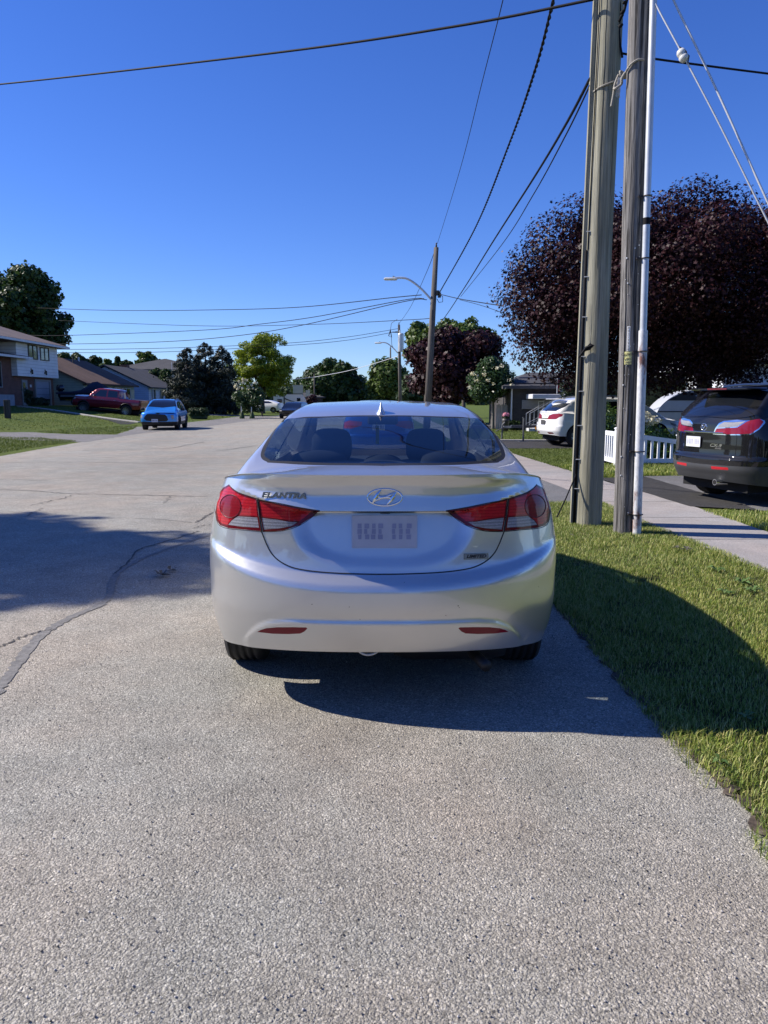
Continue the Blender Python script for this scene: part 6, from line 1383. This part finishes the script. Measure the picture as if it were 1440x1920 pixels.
for sg in (1, -1):
    f = (lambda l: l) if sg == 1 else mir; k = str(sg)
    pl += [('tail_lamp', 'low', f(lamp), 'lens_round', 'lamp'+k), ('bumper_reflector', 'low', f(refl), 'lens_dark_red', 'rf'+k)]
    for pts in ([(.85, 1.12), (1.45, 1.42), (1.55, 1.05)], [(1.6, 1.05), (1.5, 1.44), (2.25, 1.45), (2.3, 1.03)], [(2.38, 1.03), (2.33, 1.45), (2.75, 1.4), (3.45, 1.04)]): pl.append(('side_window', 'up', c.side(pts, sg), 'dark_glass', 'sw'+k+str(pts[0][0])))
    hl = c.sidelow([(4.05, .78), (4.35, .70), (4.5, .62), (4.3, .64), (4.1, .70)], sg); pl.append(('headlamp', 'low', hl, 'lens_clear', 'hl'+k))
pl.append(('rear_window', 'up', rgl, 'dark_glass', 'rw')); pl.append(('rear_window', 'up', mir(rgl), 'dark_glass', 'rw')); pl.append(('windscreen', 'up', [(-.68, 3.7), (0, 3.8), (.68, 3.7), (.56, 2.95), (0, 2.88), (-.56, 2.95)], 'dark_glass', 'ws'))
pl.insert(0, ('lower_cladding', 'low', band(c, -.1, .36), 'grey_plastic', 'clad'))
wy = (.84, 3.6); c.build(pl+arches(c, wy, .365), G1, 'white_paint'); finish(c, wy, .365, .24, 1)
q, n = c.place('low', 1019.5, 791.5, .01); plate(c, q+Vector((0, -.02, 0)), Vector((0, -1, 0)), .30, .15, txt=False, base='interior_grey')
MB().box(-.5, .5, .30, .56, 1.515, 1.545, bev=.012).build('spoiler', 'white_paint', c.root, smooth=True)
q, n = c.place('low', 1019, 784, .0); MB().box(-.22, .22, -.01, .03, -.015, .015, Matrix.Translation((0, q.y, q.z))).build('chrome_bar', 'chrome', c.root)
q, n = c.place('low', 1018.5, 778.5, .01); em = MB(); q.x = 0; em.tube([q+Vector((math.cos(t)*.06, 0, math.sin(t)*.042)) for t in np.linspace(0, 2*math.pi, 25)], .006, 5, cap=False); em.build('emblem', 'chrome', c.root)
for sg in (1, -1): MB().tube(catmull([(sg*.6, .95, 1.56), (sg*.62, 1.4, 1.62), (sg*.62, 2.3, 1.61), (sg*.58, 2.8, 1.55)], 6), .018, 6).build('roof_rail', 'alloy', c.root, smooth='all')
mirrors(c, 3.25, 1.02, .98, 'white_paint')
# ---- dark crossover ahead of it
c = Car('dark_crossover', 'black crossover with a raised roof spoiler seen just left of the big black one', 'car', (11.35, 28.0), 74, SUVP(4.7, .93, 1.70, dr=.38)); I = c.inv; pl = []
for sg in (1, -1):
    k = str(sg); pl.append(('tail_lamp', 'low', [(sg*a, b) for a, b in [(.5, float(vatz(c, .5, .97))), (.95, float(vatz(c, .95, .97))), (.98, float(vatz(c, .98, .88))), (.55, float(vatz(c, .55, .90)))]], 'lens_red', 'l'+k))
    pl.append(('side_window', 'up', c.side([(.8, 1.12), (1.2, 1.5), (2.8, 1.5), (3.4, 1.1)], sg), 'dark_glass', 'sw'+k))
pl.append(('rear_window', 'up', [(-.58, .2), (.58, .2), (.50, .47), (-.50, .47)], 'dark_glass', 'rw'))
wy = (.95, 3.7); c.build(pl+arches(c, wy, .36), G1, 'black_paint'); finish(c, wy, .36, .24, 1)
MB().box(-.52, .52, .22, .62, 1.63, 1.665, bev=.015).build('spoiler', 'black_paint', c.root, smooth=True)
m = MB(); m.tube([(0, .14, 1.12), (-.12, .2, 1.22), (-.42, .3, 1.32)], .018, 6); m.build('wiper', 'alloy', c.root)
# ---- small grey camper behind
simple('camper_grey', (.50, .52, .56), .45, var=.1, coat=.3); simple('camper_dark', (.03, .032, .037), .4, coat=.4)
def camper_section(name, mat, root, pts, y0, y1): m = MB(); m.prism(pts, (0, y1-y0, 0), (0, y0, 0)); return m.build(name, mat, root)
CR = empty('covered_trailer', (11.0, 31.2, 0), R(-8), 'rounded grey trailer with dark stripes behind the white crossover hood', 'trailer')
prof = catmull([(.0, .62), (-.02, .95), (.12, 1.25), (.5, 1.6), (1.0, 1.82), (1.7, 1.93), (3.4, 1.95), (4.6, 1.9)], 5)
pf = [tuple(q) for q in prof]+[(4.6, .5), (.1, .5)]
camper_section('shell', 'camper_grey', CR, pf, 0, 2.0)
def stripe(z0, z1): 
    xs0 = np.interp(z0, [q[1] for q in prof[:26]], [q[0] for q in prof[:26]]); xs1 = np.interp(z1, [q[1] for q in prof[:26]], [q[0] for q in prof[:26]]); return [(xs0, z0), (4.6, z0), (4.6, z1), (xs1, z1)]
camper_section('dark_panel', 'camper_dark', CR, stripe(1.48, 1.80), -.01, 0.0); camper_section('dark_stripe', 'camper_dark', CR, stripe(1.02, 1.06), -.01, 0.0)
for x in (1.6, 2.4): wheel(CR, x, 0.05, .3, .3, .18, 1, 0).rotation_euler = (0, 0, 0)
# ---- utility trailer behind the white crossover: tongue, jack, coupler
TR = empty('utility_trailer', (4.75, 28.0, 0), R(2), 'dark grey utility trailer tongue with a jack stand left of the white crossover', 'trailer')
simple('trailer_grey', (.10, .105, .11), .6, .2); simple('amber', (.6, .22, .02), .3)
m = MB(); m.box(-.15, 1.2, -.06, .06, .50, .60); m.box(.75, 3.8, -.55, .55, .50, .62); m.build('frame', 'trailer_grey', TR)
m = MB(); m.tube([(.28, -.12, .03), (.28, -.12, .86)], .035, 10); m.tube([(.28, -.12, .86), (.22, -.2, .88)], .015, 6); m.box(.12, .44, -.24, 0, .0, .025); m.build('jack_stand', 'trailer_grey', TR)
m = MB(); m.box(-.42, -.12, -.05, .05, .50, .57); m.build('coupler', 'iron_grey', TR); MB().box(.72, .80, -.16, -.08, .44, .54).build('marker_lamp', 'amber', TR)
m = MB(); m.tube([(-.5, -.1, .1), (-.48, -.1, .62), (-.4, -.1, .7)], .03, 6); m.tube([(-.42, -.1, .52), (-.6, -.1, .45), (-.72, -.1, .38)], .02, 6); m.build('safety_chain', 'trailer_grey', TR)
wheel(TR, 2.6, -.72, .3, .3, .2, -1, 0)
# ---- blue crossover facing the camera on the left
c = Car('blue_crossover', 'bright blue crossover facing the camera on the left gravel shoulder', 'car', (-11.75, 42.9), 173, SUVP(4.54, .91, 1.56, df=.42, nf=3.0, q=.22, FY=[(.2, .14), (.4, .03), (.6, .0), (.78, .0), (.9, .05), (1.1, .2)], ZS=[(0, .96), (.5, .95), (2.5, .91), (3.4, .90), (4.15, .88), (4.54, .82)], ZC=[(0, .96), (1, .9), (3.1, 1.0), (3.9, .98), (4.35, .93), (4.54, .86)], ytop_f=.06))
I = c.inv; pl = []
wsn = I('up', [(277.5, 762.3), (283, 755.5), (288.5, 750), (309, 749), (329, 751.3), (331, 763.6), (305, 764.4)])
pl.append(('windscreen', 'up', wsn, 'dark_glass', 'ws'))
for i_, l_ in enumerate(front(c, [(269.5, 784.6), (272, 780), (276, 776), (293, 776.5), (309, 777.3), (313, 781), (315.4, 787), (312, 790), (290, 790.5), (274, 788.6)])): pl.append(('grille', 'low', l_, 'dark_plastic', 'gr'))
pl.insert(0, ('lower_cladding', 'low', band(c, -.1, .43), 'dark_plastic', 'clad'))
for l_ in front(c, [(275, 770.6), (302, 772.2), (328, 773.6), (326, 775.6), (302, 774.9), (276, 773)]): pl.append(('upper_grille', 'low', l_, 'dark_plastic', 'ug'))
for l, k in (([(319.5, 778.4), (325.5, 777.8), (326, 786), (321.5, 785.4)], 'b'), ([(263.3, 777), (266.4, 777.6), (267, 784.4), (263.6, 783.2)], 'a')): pl.append(('headlamp', 'low', I('low', l), 'lens_clear', 'hl'+k))
for l, k in (([(311, 773.2), (327.5, 772.6), (328.4, 770.6), (314, 771.6)], 'b'), ([(264, 771.4), (273, 770.2), (274, 771.9), (265, 773.8)], 'a')): pl.append(('running_lamp', 'low', I('low', l), 'lens_clear', 'rl'+k))
for sg in (1, -1):
    k = str(sg)
    for pts in ([(.75, 1.08), (1.15, 1.36), (1.5, 1.40), (1.55, 1.02)], [(1.62, 1.02), (1.56, 1.41), (2.25, 1.42), (2.3, 1.0)], [(2.38, 1.0), (2.33, 1.42), (2.7, 1.37), (3.3, 1.0)]): pl.append(('side_window', 'up', c.side(pts, sg), 'dark_glass', 'sw'+k+str(pts[0][0])))
wy = (.85, 3.62); c.build(pl+arches(c, wy, .34), dict(G1, f=.03, v=34), 'blue_paint'); finish(c, wy, .34, .23, 1, 'dark_alloy'); arch_trim(c, wy, .34, 'dark_plastic')
q, n = c.place('low', 290.5, 788.4, .03); plate(c, q+Vector((0, .03, 0)), Vector((0, 1, 0)), .305, .152, seed=9)
q, n = c.place('low', 291, 775.2, .02); em = MB(); q.x = 0; em.box(q.x-.10, q.x+.10, q.y-.01, q.y+.02, q.z-.016, q.z+.016); em.box(q.x-.032, q.x+.032, q.y-.01, q.y+.022, q.z-.036, q.z+.036); em.build('emblem', 'gap_black', c.root)
for sg in (1, -1): MB().tube(catmull([(sg*.58, .95, 1.50), (sg*.61, 1.4, 1.565), (sg*.61, 2.2, 1.565), (sg*.57, 2.7, 1.49)], 6), .02, 6).build('roof_rail', 'dark_plastic', c.root, smooth='all')
mirrors(c, 3.0, 1.03, 1.0, 'dark_plastic')
# ---- blue sedan ahead of the silver one, seen through its windows
SEDP = dict(HERO); SEDP.pop('ryf'); SEDP.update(RY=[(.25, .1), (.45, .0), (.62, 0), (.68, .04), (.9, .06), (1.2, .1)], W=.90, kb=.02)
c = Car('blue_sedan', 'cobalt blue sedan parked ahead, visible only through the silver sedan windows', 'car', (-.13, 18.9), -.5, SEDP); I = c.inv; pl = []
l = [(a, float(vatz(c, a, z))) for a, z in ((-.98, .80), (-1.0, .95), (-.8, 1.0), (-.42, .97), (-.42, .88), (-.7, .80))]
for sg in (1, -1): pl.append(('tail_lamp', 'low', [(a*sg, b) for a, b in l], 'lens_red', 'l%d' % sg)); pl.append(('side_window', 'up', c.side([(1.1, 1.14), (1.3, 1.27), (1.6, 1.35), (2.5, 1.38), (2.8, 1.33), (3.2, 1.08)], sg), 'dark_glass', 'sw%d' % sg))
pl.append(('rear_window', 'up', [(-.58, .62), (0, .52), (.58, .62), (.5, 1.15), (0, 1.1), (-.5, 1.15)], 'dark_glass', 'rw'))
wy = (.95, 3.65); c.build(pl+arches(c, wy, .32), G1, 'cobalt_paint'); finish(c, wy, .32, .21, 0)
q = Vector((0, .07, .84)); plate(c, q+Vector((0, -.02, 0)), Vector((0, -1, 0)), .305, .152, seed=12)
# ---- maroon pickup in the far left driveway
PKP = SUVP(5.4, .94, 1.73, dr=.18, df=.35, nr=5, nf=4, ZS=[(0, 1.26), (1.7, 1.26), (3.9, 1.24), (5.1, 1.23), (5.4, 1.16)], ZC=[(0, 1.25), (1.7, 1.25), (3.9, 1.34), (5.15, 1.30), (5.4, 1.20)],
    CP=[(-1, .3), (1.55, .4), (1.62, 1.3), (1.70, 1.86), (1.95, 1.93), (2.9, 1.95), (3.3, 1.90), (3.95, 1.34), (4.3, .9), (5.4, .4)], ZB=[(0, .62), (.5, .54), (4.9, .52), (5.4, .55)], XS=[(0, .88), (5.4, .88)], tum=4.2, ks=.05, RY=[(.3, .05), (.5, 0), (1.1, .03)])
Xp, Yp = PX(271, 58.5), 58.5
c = Car('maroon_pickup', 'dark maroon crew cab pickup truck nosing up the driveway beyond the blue crossover', 'pickup truck', (Xp, Yp, T(Xp)-.08), 275, PKP, tilt=4.6); pl = []
for sg in (1, -1):
    k = str(sg)
    for pts in ([(1.82, 1.32), (1.86, 1.78), (2.58, 1.82), (2.6, 1.32)], [(2.7, 1.32), (2.68, 1.82), (3.2, 1.80), (3.72, 1.34)]): pl.append(('side_window', 'up', c.side(pts, sg), 'dark_glass', 'sw'+k+str(pts[0][0])))
    pl.append(('tail_lamp', 'low', c.sidelow([(.02, .85), (.02, 1.2), (.15, 1.2), (.15, .85)], sg), 'lens_dark_red', 'tl'+k)); pl.append(('headlamp', 'low', c.sidelow([(5.08, .98), (5.08, 1.14), (5.32, 1.12), (5.32, .98)], sg), 'lens_clear', 'hl'+k))
pl.append(('windscreen', 'up', [(-.7, 3.95), (0, 4.05), (.7, 3.95), (.62, 3.3), (0, 3.25), (-.62, 3.3)], 'dark_glass', 'ws')); pl.append(('tonneau_cover', 'up', [(-.78, .1), (.78, .1), (.78, 1.62), (-.78, 1.62)], 'dark_plastic', 'tn'))
wy = (1.15, 4.42); c.build(pl+arches(c, wy, .41, .46), dict(G1, r=.05, uy=.045, ux=.04), 'maroon_paint'); finish(c, wy, .41, .27, 1, zc=.46); arch_trim(c, wy, .41, 'dark_plastic', .46)
for sg in (1, -1):
    for y in (1.9, 2.85): MB().box(sg*.945-.012, sg*.945+.012, y, y+.2, 1.10, 1.13).build('door_handle', 'chrome', c.root)
    MB().box(sg*.95-.05, sg*.95+.08, 1.75, 3.7, .36, .41, bev=.01).build('side_step', 'dark_plastic', c.root)
    for y in (.55, .8): pass
mirrors(c, 3.6, 1.36, 1.04, 'chrome')
MB().box(-.85, .85, -.12, .05, .58, .72, bev=.02).build('rear_bumper', 'chrome', c.root)
# ---- covered boat on its trailer with outboard motor
Xb = PX(112, 64.5); BT = empty('covered_boat', (Xb, 64.5, T(Xb)), 0, 'dark motorboat under a navy cover on a trailer behind the maroon pickup', 'boat')
simple('navy_canvas', (.012, .014, .035), .85, var=.2, bump=.3, bs=8); simple('hull_dark', (.02, .02, .025), .25, coat=.6); simple('hull_grey', (.12, .13, .16), .3, coat=.5)
m = MB(); st = []
for k in range(13):
    t = k/12; x = .3+5.0*t; w = 1.05*(1-max(0, (t-.45)/.55)**2.2)+.02; kz = .45+.35*max(0, (t-.5)/.5)**2; gz_ = 1.05+.25*t*t
    st.append([(x, -w, gz_), (x, -w*.92, kz+.3), (x, -w*.5, kz+.05), (x, 0, kz), (x, w*.5, kz+.05), (x, w*.92, kz+.3), (x, w, gz_)])
m.add([v for s_ in st for v in s_], [(i*7+j, i*7+j+1, i*7+j+8, i*7+j+7) for i in range(12) for j in range(6)]+[(0, 1, 2, 3, 4, 5, 6)]); m.build('hull', 'hull_dark', BT, smooth='all')
m = MB(); cv = []
for k in range(13):
    t = k/12; x = .2+5.15*t; w = 1.1*(1-max(0, (t-.45)/.55)**2.2)+.04; gz_ = 1.05+.25*t*t; pk_ = gz_+.12+.75*math.exp(-((t-.55)/.17)**2)
    cv.append([(x, -w, gz_-.12), (x, -w, gz_+.02), (x, -w*.5, (gz_+pk_)/2+.02), (x, 0, pk_), (x, w*.5, (gz_+pk_)/2+.02), (x, w, gz_+.02), (x, w, gz_-.12)])
m.add([v for s_ in cv for v in s_], [(i*7+j, i*7+j+1, i*7+j+8, i*7+j+7) for i in range(12) for j in range(6)]); m.build('canvas_cover', 'navy_canvas', BT, smooth='all')
m = MB(); m.box(.5, 4.2, -1.06, -1.02, .72, .9); m.build('hull_stripe', 'hull_grey', BT)
m = MB(); m.box(-.22, .42, -.26, .26, 1.15, 1.72, bev=.16); m.build('outboard_motor', 'hull_dark', BT, smooth='all'); MB().box(0.0, .25, -.1, .1, .45, 1.2, bev=.04).build('motor_leg', 'hull_dark', BT)
m = MB(); m.box(0.2, 6.2, -.5, -.42, .35, .45); m.box(0.2, 6.2, .42, .5, .35, .45); m.build('trailer_frame', 'trailer_grey', BT)
for x in (1.6, 2.5):
    w_ = wheel(BT, 0, 0, 0, .32, .2, -1, 0); w_.rotation_euler = (0, 0, R(90)); w_.location = (x, -.85, .32)
# ---- cars and camper far down the left side
c = Car('white_sedan', 'white car parked in a far driveway in front of the camper trailer', 'car', (PX(531, 92), 92, .0), 282, dict(SEDP, L=4.6)); pl = []
for sg in (1, -1): pl.append(('side_window', 'up', c.side([(1.0, 1.12), (1.3, 1.27), (1.6, 1.36), (2.5, 1.38), (2.8, 1.33), (3.2, 1.08)], sg), 'dark_glass', 'sw%d' % sg))
wy = (.95, 3.65); c.build(pl+arches(c, wy, .33), dict(G1, r=.08, f=.1, v=14), 'white_paint'); finish(c, wy, .33, .21, 0)
c = Car('dark_car', 'dark car half hidden by the silver sedan roof on the far left roadside', 'car', (PX(557, 64), 67.0, 0), 187, SUVP(4.6, .92, 1.36)); pl = [('windscreen', 'up', [(-.7, 3.6), (0, 3.7), (.7, 3.6), (.6, 2.9), (0, 2.85), (-.6, 2.9)], 'dark_glass', 'ws'), ('grille', 'low', [(c.S-.6, .35), (c.S-.01, .35), (c.S-.01, .6), (c.S-.6, .6)], 'gap_black', 'g1')]
for sg in (1, -1): pl.append(('side_window', 'up', c.side([(.8, .9), (1.2, 1.18), (2.7, 1.18), (3.3, .88)], sg), 'dark_glass', 'sw%d' % sg)); pl.append(('headlamp', 'low', c.sidelow([(4.1, .70), (4.1, .6), (4.45, .6), (4.45, .68)], sg), 'lens_clear', 'h%d' % sg))
wy = (.9, 3.6); c.build(pl+arches(c, wy, .35), dict(G1, r=.08, f=.06, v=16), 'black_paint'); finish(c, wy, .35, .23, 0)
RV = empty('camper_trailer', (PX(548, 100), 100, 0), R(4), 'white camper trailer with dark stripes far down the left side', 'camper trailer')
simple('camper_white', (.66, .64, .58), .4, var=.06)
pr = [(-2.4, .55), (1.2, .55), (1.65, .9), (1.72, 1.4), (1.5, 1.9), (1.2, 2.2), (-2.4, 2.25)]; m = MB(); m.prism(pr, (0, 2.2, 0)); m.build('shell', 'camper_white', RV)
m = MB(); m.prism([(-.9, 1.75), (-.2, 1.45), (1.5, 1.0), (1.5, .9), (-.3, 1.35), (-1.0, 1.62)], (0, -.02, 0)); m.build('stripe', 'camper_dark', RV)
m = MB(); m.prism([(-2.3, .75), (1.5, .62), (1.55, .7), (-2.3, .85)], (0, -.02, 0)); m.build('lower_stripe', 'camper_dark', RV); w1 = MB().box(.6, 1.05, -.03, 0, 1.35, 1.75).build('window', 'dark_glass', RV); MB().box(-1.1, -.95, -.03, 0, .7, 2.0).build('door_seam', 'camper_dark', RV); MB().box(-1.9, -1.3, -.03, 0, 1.2, 1.6).build('window', 'dark_glass', RV)
m = MB(); m.box(-2.5, 1.3, -.05, 2.25, 2.25, 2.33); m.build('roof', 'camper_dark', RV)
# ---- surroundings behind the viewer, mirrored in the paintwork
bl = []; rg = random.Random(8)
for i in range(46): bl.append((rg.uniform(-60, 60), rg.uniform(-46, -34), rg.uniform(1, 5.5), rg.uniform(2, 4), 3, rg.uniform(2, 3.6)))
for i in range(16): bl.append((rg.uniform(14, 22), rg.uniform(-30, 2), rg.uniform(1, 5), 2.4, 2.4, rg.uniform(1.5, 3)))
for i in range(14): bl.append((rg.uniform(-34, -26), rg.uniform(-30, 20), rg.uniform(1, 5), 2.6, 2.6, rg.uniform(1.5, 3)))
leaves('tree_belt', bl, 15000, .6, 'clump', 'far_leaf', None, 77, kind='stuff', label='belt of neighbourhood trees around and behind the viewer, mirrored in the car paint', cat='trees')
